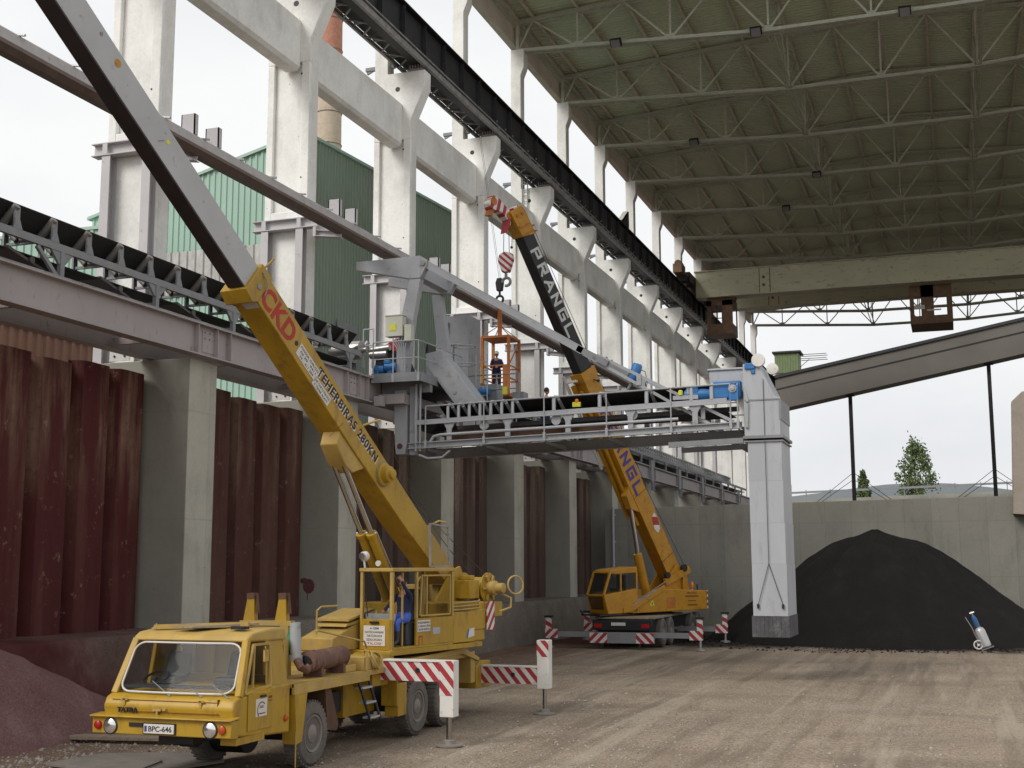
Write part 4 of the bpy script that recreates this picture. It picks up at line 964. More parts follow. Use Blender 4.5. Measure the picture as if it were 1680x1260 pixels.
# platform with rails, cabinet, motors
mb = MB(); mb.box((-17.3, 35.7, 9.05), (-15.62, 39.4, 9.12)); mb.box((-17.3, 35.68, 8.95), (-15.62, 35.72, 9.24)); mb.box((-15.64, 35.72, 8.95), (-15.6, 39.4, 9.24)); mb.box((-17.3, 36.5, 8.7), (-15.62, 36.7, 9.05)); mb.box((-17.3, 38.6, 8.7), (-15.62, 38.8, 9.05)); mb.build('platform', MGREY, S)
mb = MB(); mb.box((-17.2, 36.0, 8.30), (-16.3, 39.2, 8.62)); mb.box((-17.16, 35.6, 8.2), (-16.9, 35.9, 8.52)); mb.build('travel_carriage', LILAC, S, bevel=.01)
def rail(pts, zf, h, name='handrail', mat=LGREY, mid=True, r=.022):
    mb = MB(); P = [V((*p, zf(p[0]) if callable(zf) else zf)) for p in pts]
    for p in P: mb.tube(p-V((0, 0, .12)), p+V((0, 0, h)), r, n=6); mb.box(p+V((-.04, -.03, -.2)), p+V((.04, .03, .06)))
    for a, b in zip(P, P[1:]):
        mb.tube(a+V((0, 0, h)), b+V((0, 0, h)), r, n=6)
        if mid: mb.tube(a+V((0, 0, h*.5)), b+V((0, 0, h*.5)), r*.85, n=6)
    return mb.build(name, mat, S)
rail([(-17.25, 35.7), (-16.55, 35.7), (-15.68, 35.7), (-15.64, 37.2), (-15.64, 38.4), (-15.64, 39.3)], 9.15, 1.1)
rail([(-17.6, 35.7), (-17.25, 35.7)], 9.65, 1.05)
mb = MB(); mb.box((-16.98, 36.0, 10.48), (-16.38, 36.32, 11.14)); mb.box((-17.0, 35.98, 11.14), (-16.36, 36.34, 11.18)); cab = mb.build('electrical_cabinet', BEIGEP, S, bevel=.01)
mb = MB(); mb.box((-16.82, 35.985, 10.66), (-16.6, 35.998, 10.88)); mb.build('warning_sticker', YELS, cab)
mb = MB(); mb.box((-16.34, 36.05, 10.3), (-16.1, 36.3, 10.85)); mb.build('junction_box', BEIGEP, S, bevel=.01)
mb = MB()
for k in range(6):
    x = -16.75+k*.11; mb.path([(x, 36.1, 10.48), (x-.02*k, 36.12, 10.3), (-16.62+k*.055, 36.15, 10.1), (-16.62+k*.055, 36.15, 9.15)], .02, 6)
mb.build('cable_conduit', LGREY, S)
mb = MB(); mb.tube((-17.32, 36.0, 9.42), (-17.02, 36.05, 9.42), .13, n=14); mb.tube((-17.0, 36.05, 9.5), (-16.62, 36.1, 9.5), .14, n=16); mb.box((-17.0, 35.95, 9.6), (-16.8, 36.15, 9.72)); mb.box((-17.36, 35.9, 9.15), (-17.16, 36.14, 9.55)); mb.box((-16.9, 36.0, 9.13), (-16.75, 36.2, 9.4)); mb.build('drive_motor', BLUE, S, bevel=.02)
mb = MB(); mb.prism([(-17.5, 10.12), (-17.0, 10.12), (-16.85, 10.62), (-17.1, 10.55), (-17.5, 10.34)], 'y', 36.9, 37.25); mb.tube((-17.25, 36.85, 10.2), (-17.25, 36.9, 10.2), .16, n=14); mb.build('red_guard', REDP, S, bevel=.02)
mb = MB(); mb.prism([(-17.62, 9.2), (-16.9, 9.2), (-16.7, 9.5), (-17.0, 10.15), (-17.5, 10.15)], 'y', 36.5, 37.9); mb.build('transfer_hood', BLK, S)
mb = MB(); mb.tube((-17.7, 36.4, 10.15), (-17.0, 36.4, 10.2), .10, n=12); mb.tube((-17.95, 36.2, 10.05), (-17.7, 36.25, 10.4), .08, n=10); mb.tube((-17.7, 36.45, 10.0), (-17.1, 36.45, 10.0), .14, n=14); mb.build('guide_roller', STEEL, S)
# inclined discharge chute from the platform down to the boom belt
mb = MB(); mb.loft([(-16.05, 37.1, 10.05), (-15.45, 37.1, 10.15), (-15.45, 37.9, 10.15), (-16.05, 37.9, 10.05)], [(-16.0, 37.1, 9.1), (-15.2, 37.1, 9.25), (-15.2, 37.9, 9.25), (-16.0, 37.9, 9.1)])
mb.loft([(-15.98, 37.05, 9.62), (-15.30, 37.05, 9.85), (-15.30, 37.95, 9.85), (-15.98, 37.95, 9.62)], [(-14.75, 37.05, 8.02), (-13.95, 37.05, 8.12), (-13.95, 37.95, 8.12), (-14.75, 37.95, 8.02)])
mb.build('discharge_chute', LGREY, S, bevel=.015)
mb = MB(); mb.tube((-15.0, 37.02, 8.72), (-15.0, 37.05, 8.72), .06, n=12); mb.build('chute_bolt', STEEL, S)
# access ladder with guard hoops and rear machinery
mb = MB()
for dx in (0, .35):
    mb.tube((-15.55+dx, 38.7, 9.1), (-15.55+dx, 38.7, 10.6), .022, n=6)
for z in (9.9, 10.5): mb.torus((-15.3, 38.7, z), (0, 0, 1), .36, .022, 16, 6)
for k in range(9): mb.tube((-14.9, 38.7, 7.7+k*.28), (-14.5, 38.7, 7.7+k*.28), .014, n=5)
for x in (-14.9, -14.5): mb.tube((x, 38.7, 7.3), (x, 38.7, 10.2), .022, n=6)
mb.build('access_ladder', LGREY, S)
mb = MB(); mb.box((-15.6, 39.3, 8.2), (-13.4, 40.3, 8.5)); mb.box((-14.9, 39.4, 8.5), (-14.4, 40.0, 9.3)); mb.box((-13.9, 39.5, 8.5), (-13.5, 40.0, 9.0)); mb.prism([(-15.3, 8.5), (-15.0, 9.3), (-14.95, 8.5)], 'y', 39.4, 39.5)
for x in (-15.5, -14.4, -13.6): mb.tube((x, 39.35, 8.3), (x, 39.35, 9.6), .03, n=6)
mb.tube((-15.5, 39.35, 9.6), (-13.6, 39.35, 9.6), .025, n=6); mb.tube((-15.5, 39.35, 9.1), (-13.6, 39.35, 9.1), .025, n=6)
mb.build('tail_drive', MGREY, S, bevel=.01)
mb = MB(); mb.tube((-15.0, 39.2, 9.0), (-14.6, 39.2, 9.0), .13, n=12); mb.build('tail_motor', BLUE, S)
mb = MB(); mb.box((-14.15, 39.2, 8.9), (-14.0, 39.3, 9.15)); mb.build('warning_sign', YELS, S)
mb = MB(); mb.box((-17.75, 42.0, 9.3), (-16.45, 43.2, 12.3)); mb.box((-17.75, 41.95, 11.2), (-16.45, 42.0, 11.26)); mb.box((-17.1, 41.95, 9.3), (-17.05, 42.0, 11.2)); mb.build('machine_house', MGREY, S, bevel=.02)
mb = MB(); mb.box((-17.7, 41.92, 11.4), (-17.25, 41.95, 12.1)); mb.build('sheet_patch', LGREY, S)
# boom
BX0, BX1 = -16.3, -5.75
for y0, nm in ((Yf, 'f'), (Yr-.25, 'r')):
    mb = MB(); ch = .19 if nm == 'f' else .33; mb.loft([(BX0, y0, zb(BX0)-ch), (BX0, y0+.1, zb(BX0)-ch), (BX0, y0+.1, zb(BX0)), (BX0, y0, zb(BX0))], [(BX1, y0, zb(BX1)-ch), (BX1, y0+.1, zb(BX1)-ch), (BX1, y0+.1, zb(BX1)), (BX1, y0, zb(BX1))])
    mb.beam((BX0, y0-.03, zb(BX0)-.01), (BX1, y0-.03, zb(BX1)-.01), .10, .03); mb.beam((BX0, y0-.03, zb(BX0)-ch+.01), (BX1, y0-.03, zb(BX1)-ch+.01), .10, .03)
    mb.build('floor_channel', LGREY, S)
px = [-15.69+k*1.97 for k in range(6)]
for a in px:
    mb = MB(); mb.prism([(Yf+.02, zb(a)-.2), (Yr-.3, zb(a)-.16), (Yr-.3, zb(a)-.31), (Yf+.1, zb(a)-.27)], 'x', a-.02, a+.02); mb.build('cross_frame', MGREY, S)
mb = MB(); mb.beam((BX0+.2, Yf-.02, zb(BX0)+.64), (BX1-.4, Yf-.02, zb(BX1)+.64), .08, .15); mb.beam((BX0+.2, Yr-.4, zb(BX0)+.64), (BX1-.4, Yr-.4, zb(BX1)+.64), .08, .15); mb.build('stringer', LGREY, S)
for i in range(6):
    a = -14.9+i*1.95; z = zb(a); mb = MB()
    for y0 in (Yf-.02, Yr-.4): mb.prism([(a-.2, z+.58), (a+.2, z+.58), (a+.08, z+.36), (a+.08, z+.02), (a-.08, z+.02), (a-.08, z+.36)], 'y', y0-.03, y0+.03)
    mb.build('stringer_leg', LGREY, S)
mb = MB(); mb.path([(-15.55, Yf-.05, zb(-15.5)-.02), (-15.42, Yf-.05, zb(-15.4)+.16), (-15.2, Yf-.05, zb(-15.2)+.2)]+[(x, Yf-.05, zb(x)+.2) for x in (-13, -10, -7.6)], .045, 8); mb.build('cable_pipe', CHUTE, S)
mb = MB(); mb.path([(-15.9, Yf-.1, zb(-16)-.4), (-15.6, Yf-.1, zb(-16)-.52), (-15.1, Yf-.1, zb(-16)-.5), (-14.85, Yf-.1, zb(-16)-.3)], .04, 8); mb.build('cable_hose', LGREY, S)
ix = [-14.95+k*.36 for k in range(7)]+[-11.45, -10.0, -8.55, -7.2, -6.6]
for a in ix:
    z = zb(a)+.71; mb = MB(); mb.path([(a, Yf-.02, z), (a, Yf-.02, z+.36), (a+.02, Yf+.03, z+.43), (a+.1, Yf+.12, z+.42)], .05 if a < -12 else .06, 8); mb.tube((a+.1, Yf+.1, z+.38), (a+.1, Yf+.7, z+.1), .055, n=8); mb.tube((a+.1, Yf+.7, z+.1), (a+.1, Yr-1.05, z+.1), .055, n=8); mb.tube((a+.1, Yr-1.05, z+.1), (a+.1, Yr-.45, z+.38), .055, n=8); mb.build('idler', CHUTE, S)
def bsec(x): z = zb(x)+.82; return [(x, Yf+.12, z+.32), (x, Yf+.7, z+.06), (x, Yr-1.05, z+.06), (x, Yr-.47, z+.32), (x, Yr-.47, z+.30), (x, Yr-1.04, z+.04), (x, Yf+.69, z+.04), (x, Yf+.12, z+.30)]
mb = MB(); mb.loft(bsec(-15.3), bsec(-6.3)); mb.build('belt', RUB, S)
mb = MB(); mb.loft([(-15.6, Yf+.3, zb(-15.6)+.36), (-15.6, Yr-.6, zb(-15.6)+.36), (-15.6, Yr-.6, zb(-15.6)+.34), (-15.6, Yf+.3, zb(-15.6)+.34)], [(-6.2, Yf+.3, zb(-6)+.36), (-6.2, Yr-.6, zb(-6)+.36), (-6.2, Yr-.6, zb(-6)+.34), (-6.2, Yf+.3, zb(-6)+.34)]); mb.build('return_belt', RUB, S)
mb = MB(); mb.tube((-15.75, Yf+.2, zb(-15.7)+.62), (-15.75, Yr-.5, zb(-15.7)+.62), .3, n=20); mb.build('tail_pulley', RUB, S)
for a in (-13.75, -11.4, -9.0):
    mb = MB(); mb.lathe((a, Yf+.02, zb(a)+.42), (0, 1, 0), [(.03, 0), (.15, .0), (.15, .06), (.05, .08)], 18); mb.build('return_roller', CHUTE, S)
mb = MB(); mb.box((-15.2, Yf+.3, zb(-15)+.02), (-9.8, Yf+.4, zb(-12)+.3)); mb.build('guard_plate', RUST, S)
rail([(x, Yf-.08) for x in px]+[(-6.05, Yf-.08)], zb, 1.13, 'front_handrail')
rail([(x, Yr+.5) for x in px]+[(-6.05, Yr+.5)], zb, 1.13, 'rear_handrail')
mb = MB(); mb.loft([(BX0+.3, Yr-.1, zb(BX0)-.04), (BX0+.3, Yr+.55, zb(BX0)-.04), (BX0+.3, Yr+.55, zb(BX0)), (BX0+.3, Yr-.1, zb(BX0))], [(BX1, Yr-.1, zb(BX1)-.04), (BX1, Yr+.55, zb(BX1)-.04), (BX1, Yr+.55, zb(BX1)), (BX1, Yr-.1, zb(BX1))]); mb.build('rear_walkway', MGREY, S)
mb = MB(); mb.box((-10.85, Yf-.06, zb(-10.8)+.78), (-10.6, Yf+.02, zb(-10.8)+.92)); mb.build('alarm_base', YELS, S)
mb = MB(); mb.lathe((-10.72, Yf-.02, zb(-10.8)+.92), (0, 0, 1), [(.06, 0), (.06, .07), (.03, .1)], 12); mb.build('alarm_lamp', AMBER, S)
mb = MB(); mb.box((-7.75, Yf-.05, zb(-8)+.78), (-7.0, Yf+.05, zb(-8)+.9)); mb.tube((-7.3, Yf-.02, zb(-7)+.9), (-7.3, Yf-.02, zb(-7)+1.1), .04, n=8); mb.build('switch_bar', LGREY, S)
mb = MB(); mb.lathe((-7.52, Yf-.02, zb(-7.5)+.9), (0, 0, 1), [(.07, 0), (.07, .12), (.04, .15)], 12); mb.build('pull_switch', YELS, S)
# tie bars: a channel down from the portal, then two pairs of flat bars to the boom
for y0, nm in ((Yf+.02, 'f'), (Yr+.02, 'r')):
    P0, P1, P2 = V((-15.84, y0+.14, 12.92)), V((-10.55, y0+.14, 9.72)), V((-6.35, y0+.14, zb(-6.3)+.02))
    mb = MB(); mb.ib(P0, P1, .22, .23, .02, .20 if nm == 'f' else .02); mb.build('tie_channel', LGREY, S)
    mb = MB(); d = (P2-P1).normalized()
    mb.beam(P1-d*.2, P1+d*.9, .2, .2); mb.build('tie_coupling', MGREY, S)
    mb = MB(); up = V((0, 0, .10))
    mb.beam(P1+d*.5+up, P2+V((.35, 0, .02)), .05, .09); mb.beam(P1+d*.5-up, P2+V((-.35, 0, -.02)), .05, .09)
    mb.beam(P1+d*2.0-up*1.6, P1+d*2.0+up*1.8, .12, .14, up=(1, 0, 0)); mb.beam(P1+d*4.2-up*1.8, P1+d*4.2+up*1.6, .12, .12, up=(1, 0, 0)); mb.build('tie_rod', LGREY, S)
M_ = V((-8.95, Yf+.3, 9.02))
mb = MB(); mb.lathe(M_-V((.09, 0, .30)), (.30, 0, 1), [(.09, 0), (.15, .06), (.165, .12), (.165, .50), (.12, .56)], 18); mb.build('tie_motor', BLUE, S)
mb = MB(); mb.path([M_+V((.06, 0, .1)), M_+V((.3, 0, -.02)), M_+V((.35, 0, -.35)), M_+V((.3, 0, -.6))], .018); mb.tube(M_-V((.1, 0, .3)), M_-V((.3, 0, .62)), .05, n=8); mb.build('motor_cable', RUNR, S)
# boom head drive and loading chute
mb = MB(); mb.box((-6.55, Yf-.02, zb(-6)+.72), (-5.75, Yf+.3, zb(-6)+1.22)); mb.box((-6.1, Yf-.1, zb(-6)+.62), (-5.8, Yf-.02, zb(-6)+1.1)); g = mb.build('gearbox', BLUE, S, bevel=.03)
mb = MB(); mb.lathe((-7.45, Yf+.12, zb(-7)+.9), (1, 0, 0), [(.10, 0), (.155, .05), (.165, .12), (.165, .6), (.13, .9)], 18); mb.box((-7.2, Yf-.05, zb(-7)+.95), (-7.0, Yf+.05, zb(-7)+1.1)); mb.build('belt_motor', BLUE, S, bevel=.01)
mb = MB(); mb.lathe((-5.97, Yf-.11, zb(-6)+.98), (0, -1, 0), [(.12, 0), (.12, .02), (.07, .021), (.07, .05), (.03, .06)], 16); mb.build('shaft_end', LGREY, S)
mb = MB(); mb.box((-6.75, Yf+.5, zb(-6)+.95), (-5.7, Yr-.3, zb(-6)+1.62)); mb.box((-6.8, Yf+.45, zb(-6)+1.62), (-5.65, Yr-.25, zb(-6)+1.68)); mb.build('head_hood', CHUTE, S, bevel=.015)
cz = zb(-5.5)
mb = MB(); y0, y1 = Yf-.1, Yf+1.9
mb.prism([(-5.66, cz-.45), (-4.62, cz-.45), (-4.62, cz+.62), (-4.78, cz+.72), (-5.18, cz+1.58), (-5.22, cz+1.72), (-5.66, cz+1.66)], 'y', y0, y1); mb.build('chute_hood', CHUTE, S, bevel=.02)
mb = MB(); mb.box((-5.63, y0-.02, cz+.58), (-4.59, y0-.002, cz+.62)); mb.box((-4.66, y0-.015, cz+.0), (-4.60, y1, cz+.6)); mb.build('hood_seam', MGREY, S)
mb = MB(); mb.box((-5.70, y0-.04, cz-.52), (-4.55, y1+.04, cz-.44)); mb.box((-5.68, y0-.03, cz-.62), (-4.57, y1+.03, cz-.58)); mb.build('chute_flange', MGREY, S)
mb = MB(); mb.beam((-7.9, y0+.05, cz-.62), (-5.7, y0+.05, cz-.56), .10, .16); mb.beam((-7.9, y1-.1, cz-.62), (-5.7, y1-.1, cz-.56), .10, .16); mb.build('chute_bearer', MGREY, S)
mb = MB(); mb.tube((-5.69, y0+.1, cz+1.4), (-5.55, y0-.02, cz+.55), .05, n=8); mb.tube((-5.55, y0-.02, cz+.5), (-5.58, y0-.03, cz-.2), .05, n=8); mb.build('dust_pipe', LGREY, S)
segs = [(cz-.58, cz-1.75, 0), (cz-1.75, cz-2.95, .015), (cz-2.95, cz-4.1, .03), (cz-4.1, 1.78, .045)]
for za, zb_, o in segs:
    mb = MB(); mb.box((-5.58-o*.2+o*.6, y0+.02-o*.2, zb_), (-4.60-o*.8-.02+o*1.6, y1-.05, za)); mb.build('telescopic_section', CHUTE, S, bevel=.008)
mb = MB()
n = 9
for k in range(n): mb.box((-5.60+k*.116, y0-.01+.01*(k % 2), 1.2), (-5.60+k*.116+.112, y0+.015+.01*(k % 2), 1.79))
for k in range(n): mb.box((-5.60+k*.116, y1-.06, 1.2), (-5.60+k*.116+.112, y1-.03, 1.79))
for k in range(16): mb.box((-5.61, y0+.02+k*.118, 1.2), (-5.585, y0+.13+k*.118, 1.79)); mb.box((-4.58, y0+.02+k*.118, 1.2), (-4.555, y0+.13+k*.118, 1.79))
mb.build('rubber_skirt', paint('skirt_rubber', (.075, .075, .08), .8, var=.3, dirt=.3, dirtcol=(.16, .15, .15)), S)
mb = MB(); mx_ = -5.08
mb.path([(mx_, y0-.03, cz+1.2), (mx_, y0-.03, 3.25)], .009, 5); mb.path([(mx_, y0-.03, 3.25), (mx_-.33, y0-.04, 2.1)], .01, 5); mb.path([(mx_, y0-.03, 3.25), (mx_+.36, y0-.04, 2.1)], .01, 5); mb.build('lifting_rope', ROPE, S)
mb = MB(); mb.box((mx_-.36, y0-.05, 2.0), (mx_-.30, y0-.005, 2.12)); mb.box((mx_+.33, y0-.05, 2.0), (mx_+.39, y0-.005, 2.12)); mb.build('rope_lug', BLK, S)
mb = MB(); mb.lathe((-5.2, y0-.02, cz+1.75), (0, -1, 0), [(.06, -.1), (.19, -.1), (.19, -.06), (.16, -.05), (.16, .02), (.19, .03), (.19, .07), (.05, .08)], 26); mb.lathe((-4.92, y0+.9, cz+1.62), (0, -1, 0), [(.06, -.1), (.17, -.1), (.15, 0), (.17, .06), (.05, .08)], 22); mb.build('rope_drum', WHITEP, S)
mb = MB(); mb.box((-5.60, y0-.06, cz+1.5), (-5.30, y0+.2, cz+1.68)); mb.box((-5.42, y0-.04, cz+1.36), (-5.3, y0+.1, cz+1.5)); mb.build('winch_motor', BLUE, S, bevel=.02)


# ------------------------------------------------------------------ people
def person(name, loc, label, J, top, bottom, skinm=SKIN, head_dir=(0, 1, 0), scale=1., M=None, helmet=None, hair=True):
    """one skinned body; J gives joint positions (metres, in frame M), x to the figure's left/right, z up"""
    t = thing(name, loc, label, 'person')
    E_ = [('pelvis', 'spine'), ('spine', 'chest'), ('chest', 'neck'), ('neck', 'skull')]
    for s in 'LR':
        E_ += [('chest', 'sho'+s), ('sho'+s, 'elb'+s), ('elb'+s, 'wri'+s), ('wri'+s, 'palm'+s), ('pelvis', 'hip'+s), ('hip'+s, 'kne'+s), ('kne'+s, 'ank'+s), ('ank'+s, 'toe'+s)]
    rad = dict(pelvis=.145, spine=.135, chest=.15, neck=.058, skull=.06, sho=.074, elb=.05, wri=.032, palm=.036, hip=.10, kne=.066, ank=.046, toe=.036)
    J = {k: V(v) for k, v in J.items()}
    J['skull'] = J['neck']+V((0, 0, .07))
    for s in 'LR': J['palm'+s] = J['wri'+s]+(J['wri'+s]-J['elb'+s]).normalized()*.07
    for s in 'LR':
        d = (J['palm'+s]-J['wri'+s]).normalized(); side = d.orthogonal().normalized(); nrm = d.cross(side)
        for k in range(4):
            b = J['palm'+s]+side*(.024*(k-1.5))+d*.02; ln = (.052, .06, .056, .044)[k]
            J['fa%d%s' % (k, s)] = b+d*ln*.55+nrm*.008; J['fb%d%s' % (k, s)] = b+d*ln*.95+nrm*.03
            E_ += [('palm'+s, 'fa%d%s' % (k, s)), ('fa%d%s' % (k, s), 'fb%d%s' % (k, s))]
        J['fa4'+s] = J['wri'+s]+d*.045+side*.045; J['fb4'+s] = J['fa4'+s]+d*.035+side*.012+nrm*.012
        E_ += [('wri'+s, 'fa4'+s), ('fa4'+s, 'fb4'+s)]
    names = list(J); idx = {k: i for i, k in enumerate(names)}
    def rd(k):
        if k.startswith('fa'): return .0095
        if k.startswith('fb'): return .0085
        return rad.get(k, rad.get(k[:-1], .05))*scale
    me = bpy.data.meshes.new('tmp'); me.from_pydata([J[k] for k in names], [(idx[a], idx[b]) for a, b in E_], [])
    o = bpy.data.objects.new('tmp', me); COL.objects.link(o)
    sk = o.modifiers.new('skin', 'SKIN'); sk.use_smooth_shade = True; lay = me.skin_vertices[0].data
    for k in names:
        r_ = rd(k); lay[idx[k]].radius = (r_, r_)
        lay[idx[k]].use_root = (k == 'pelvis')
    su = o.modifiers.new('sub', 'SUBSURF'); su.levels = 2; su.render_levels = 2
    dg = bpy.context.evaluated_depsgraph_get(); dg.update(); bm = bmesh.new(); bm.from_mesh(bpy.data.meshes.new_from_object(o.evaluated_get(dg)))
    bpy.data.objects.remove(o)
    mats = [top, bottom, skinm, BOOT, HAIRM, WHITEP]
    grp = {}
    for k in names:
        b = k.rstrip('LR')
        grp[k] = 3 if b in ('ank', 'toe') else 1 if b in ('hip', 'kne', 'pelvis') else 2 if b in ('neck', 'skull', 'palm') or k[0] == 'f' and k[1] in 'ab' else 0
    for f in bm.faces:
        c = f.calc_center_median(); best = None
        for a, b in E_:
            A, B_ = J[a], J[b]; d = B_-A; u = max(0, min(1, (c-A).dot(d)/max(1e-9, d.length_squared))); q = (c-(A+d*u)).length
            if best is None or q < best[0]: best = (q, a if u < .5 else b)
        f.material_index = grp[best[1]]; f.smooth = True
    # head with face
    hd = V(head_dir).normalized(); hx = hd.cross(V((0, 0, 1))).normalized(); hz = hx.cross(hd); hc = J['neck']+V((0, 0, .17))*1+hd*.025
    def islet(mb_, mi):
        vs = [bm.verts.new(v) for v in mb_.v]
        for fc in mb_.f:
            try: g = bm.faces.new([vs[i] for i in fc]); g.material_index = mi; g.smooth = True
            except ValueError: pass
    m = MB(); vs = MB().ball((0, 0, 0), 1, n=16)
    def hp(v):
        x, y, z = v; w_ = 1 if z > -.2 else 1-.28*((-z-.2)/.8); return hc+hx*(x*.076*w_)+hd*(y*.094*(1 if y < 0 else .98))+hz*(z*.118)
    m.v = [hp(v) for v in vs.v]; m.f = vs.f; islet(m, 2)
    m = MB(); m.loft([hc+hd*.088+hx*q+hz*z for q, z in ((-.012, .02), (.012, .02), (.016, -.03), (-.016, -.03))], [hc+hd*.118+hx*q+hz*z for q, z in ((-.004, -.008), (.004, -.008), (.012, -.028), (-.012, -.028))]); islet(m, 2)
    for q in (-1, 1):
        m = MB(); m.ball(hc+hd*.083+hx*.031*q+hz*.018, .011, n=8); islet(m, 4)
        m = MB(); m.ball(hc+hx*.077*q-hd*.005, .026, .5, .7, 1.1, n=8); islet(m, 2)
    m = MB(); m.ball(hc+hd*.084-hz*.055, .02, 1.2, .4, .35, n=8); islet(m, 0 if False else 4)
    bmesh.ops.recalc_face_normals(bm, faces=bm.faces)
    me = bpy.data.meshes.new('body'); bm.to_mesh(me); bm.free()
    for x in mats: me.materials.append(x)
    Mw = Matrix() if M is None else M
    b = bpy.data.objects.new('body', me); COL.objects.link(b); b.parent = t; b.matrix_basis = WM[t.name].inverted() @ Mw; WM[b.name] = Mw
    vs = MB().ball((0, 0, 0), 1, n=18); m = MB()
    if helmet:
        m.v = [hc+hz*.03+hx*v.x*.105+hd*v.y*.125+hz*max(0, v.z)*.125 for v in vs.v]; m.f = vs.f
        m.loft([hc+hz*.03+hd*.1+hx*q for q in (-.08, .08)]+[hc+hz*.03+hd*.175+hx*q for q in (.05, -.05)], [hc+hz*.042+hd*.1+hx*q for q in (-.08, .08)]+[hc+hz*.04+hd*.175+hx*q for q in (.05, -.05)])
        m.build('helmet', helmet, t, Mw)
    elif hair:
        m.v = [hc+hz*.018-hd*.012+hx*v.x*.084+hd*v.y*.098+hz*(max(-.35, v.z))*.115 for v in vs.v]; m.f = [f for f in vs.f if sum(vs.v[i].y for i in f)/len(f) < .55 or sum(vs.v[i].z for i in f)/len(f) > .6]
        m.build('hair', HAIRM, t, Mw)
    return t
def standing(face=0., **kw):
    J = dict(pelvis=(0, 0, .95), spine=(0, .0, 1.14), chest=(0, .0, 1.33), neck=(0, .01, 1.49), shoL=(-.185, 0, 1.40), shoR=(.185, 0, 1.40), elbL=(-.24, .03, 1.12), elbR=(.24, .03, 1.12),
             wriL=(-.2, .24, 1.1), wriR=(.2, .24, 1.1), hipL=(-.1, 0, .91), hipR=(.1, 0, .91), kneL=(-.11, .02, .5), kneR=(.11, .02, .5), ankL=(-.11, -.02, .09), ankR=(.11, -.02, .09), toeL=(-.12, .13, .045), toeR=(.12, .13, .045))
    J.update(kw); return J

# man cage hung in front of the columns
GX0, GX1, GY0, GY1, GZ = -18.05, -16.9, 47.6, 48.9, 10.2
t = thing('man_cage', (-17.5, 48.2, GZ), 'orange open man cage with a worker inside, hung beside the stacker', 'man cage')
mb = MB(); mb.box((GX0, GY0, GZ-.14), (GX1, GY1, GZ)); mb.box((GX0, GY0-.02, GZ), (GX1, GY0, GZ+.2)); mb.build('floor', CAGEO, t)
for x, y in ((GX0, GY0), (GX1, GY0), (GX0, GY1), (GX1, GY1)):
    mb = MB(); mb.beam((x, y, GZ-.1), (x, y, GZ+2.3), .11, .11, up=(0, 1, 0)); mb.build('post', CAGEO, t)
mb = MB(); mb.loft([(GX0-.05, GY0-.05, GZ+2.27), (GX1+.05, GY0-.05, GZ+2.27), (GX1+.05, GY1+.05, GZ+2.27), (GX0-.05, GY1+.05, GZ+2.27)], [(GX0-.05, GY0-.05, GZ+2.36), (GX1+.05, GY0-.05, GZ+2.36), (GX1+.05, GY1+.05, GZ+2.36), (GX0-.05, GY1+.05, GZ+2.36)]); mb.build('roof', CAGEO, t)
pieces('rail', CAGEO, t, [lambda m, a=a, b=b, z=z: m.beam((*a, GZ+z), (*b, GZ+z), .05, .05) for a, b in (((GX0, GY0), (GX1, GY0)), ((GX1, GY0), (GX1, GY1)), ((GX0, GY1), (GX1, GY1)), ((GX0, GY0), (GX0, GY1))) for z in (.6, 1.12)])
mb = MB(); mb.box((GX1-.25, GY0-.03, GZ), (GX1-.05, GY0, GZ+1.1)); mb.beam((GX1, GY0, GZ+1.1), (GX1, GY1, GZ+2.2), .04, .04); mb.build('side_panel', CAGEO, t)
mb = MB(); mb.box((GX0-.32, GY0-.04, GZ+1.15), (GX0-.02, GY0+.3, GZ+1.45)); mb.box((GX0-.06, GY0-.06, GZ), (GX0+.06, GY0-.03, GZ+1.2)); mb.build('control_box', ORG, t, bevel=.02)
mb = MB(); mb.beam((-17.5, 48.2, GZ+2.36), (-17.5, 48.2, GZ+3.75), .16, .1, up=(0, 1, 0)); mb.path([(GX0, GY0, GZ+2.36), (-17.5, 48.2, GZ+2.9), (GX1, GY1, GZ+2.36)], .02); mb.path([(GX1, GY0, GZ+2.36), (-17.5, 48.2, GZ+2.9), (GX0, GY1, GZ+2.36)], .02); mb.build('lifting_bar', CAGEO, t)
t = thing('hook_block', (-17.5, 48.2, 14), 'small black hook block on a rope, holding the orange man cage', 'hook block')
mb = MB(); mb.prism([(-17.62, 14.55), (-17.38, 14.55), (-17.33, 14.9), (-17.4, 15.1), (-17.6, 15.1), (-17.67, 14.9)], 'y', 48.1, 48.3); mb.build('block', RUNW, t, bevel=.03)
mb = MB(); mb.torus((-17.5, 48.2, 14.2), (0, 1, 0), .15, .05, 18, 8, -2.4, 2.6); mb.tube((-17.5, 48.2, 14.3), (-17.5, 48.2, 14.56), .05, n=8); mb.build('hook', RUNW, t)
mb = MB(); mb.tube((-17.53, 48.2, 15.1), (-18.56, 48.2, 22.4), .007, n=5); mb.tube((-17.47, 48.2, 15.1), (-18.50, 48.2, 22.4), .007, n=5); mb.build('rope', ROPE, t)
Mp = Matrix.Translation((-17.62, 48.15, GZ)) @ Matrix.Rotation(R(200), 4, 'Z')
person('person', (-17.62, 48.15, GZ), 'worker in navy overalls and white helmet standing in the orange cage',
       standing(wriL=(-.06, .30, 1.1), wriR=(.2, .30, 1.12), elbL=(-.27, .08, 1.14)), NAVY, NAVY, M=Mp, helmet=HELM, head_dir=(.1, 1, -.1), scale=1.15)
zw = zb(-12.6)+.12
Mp = Matrix.Translation((-12.6, 39.05, zw)) @ Matrix.Rotation(R(-25), 4, 'Z')
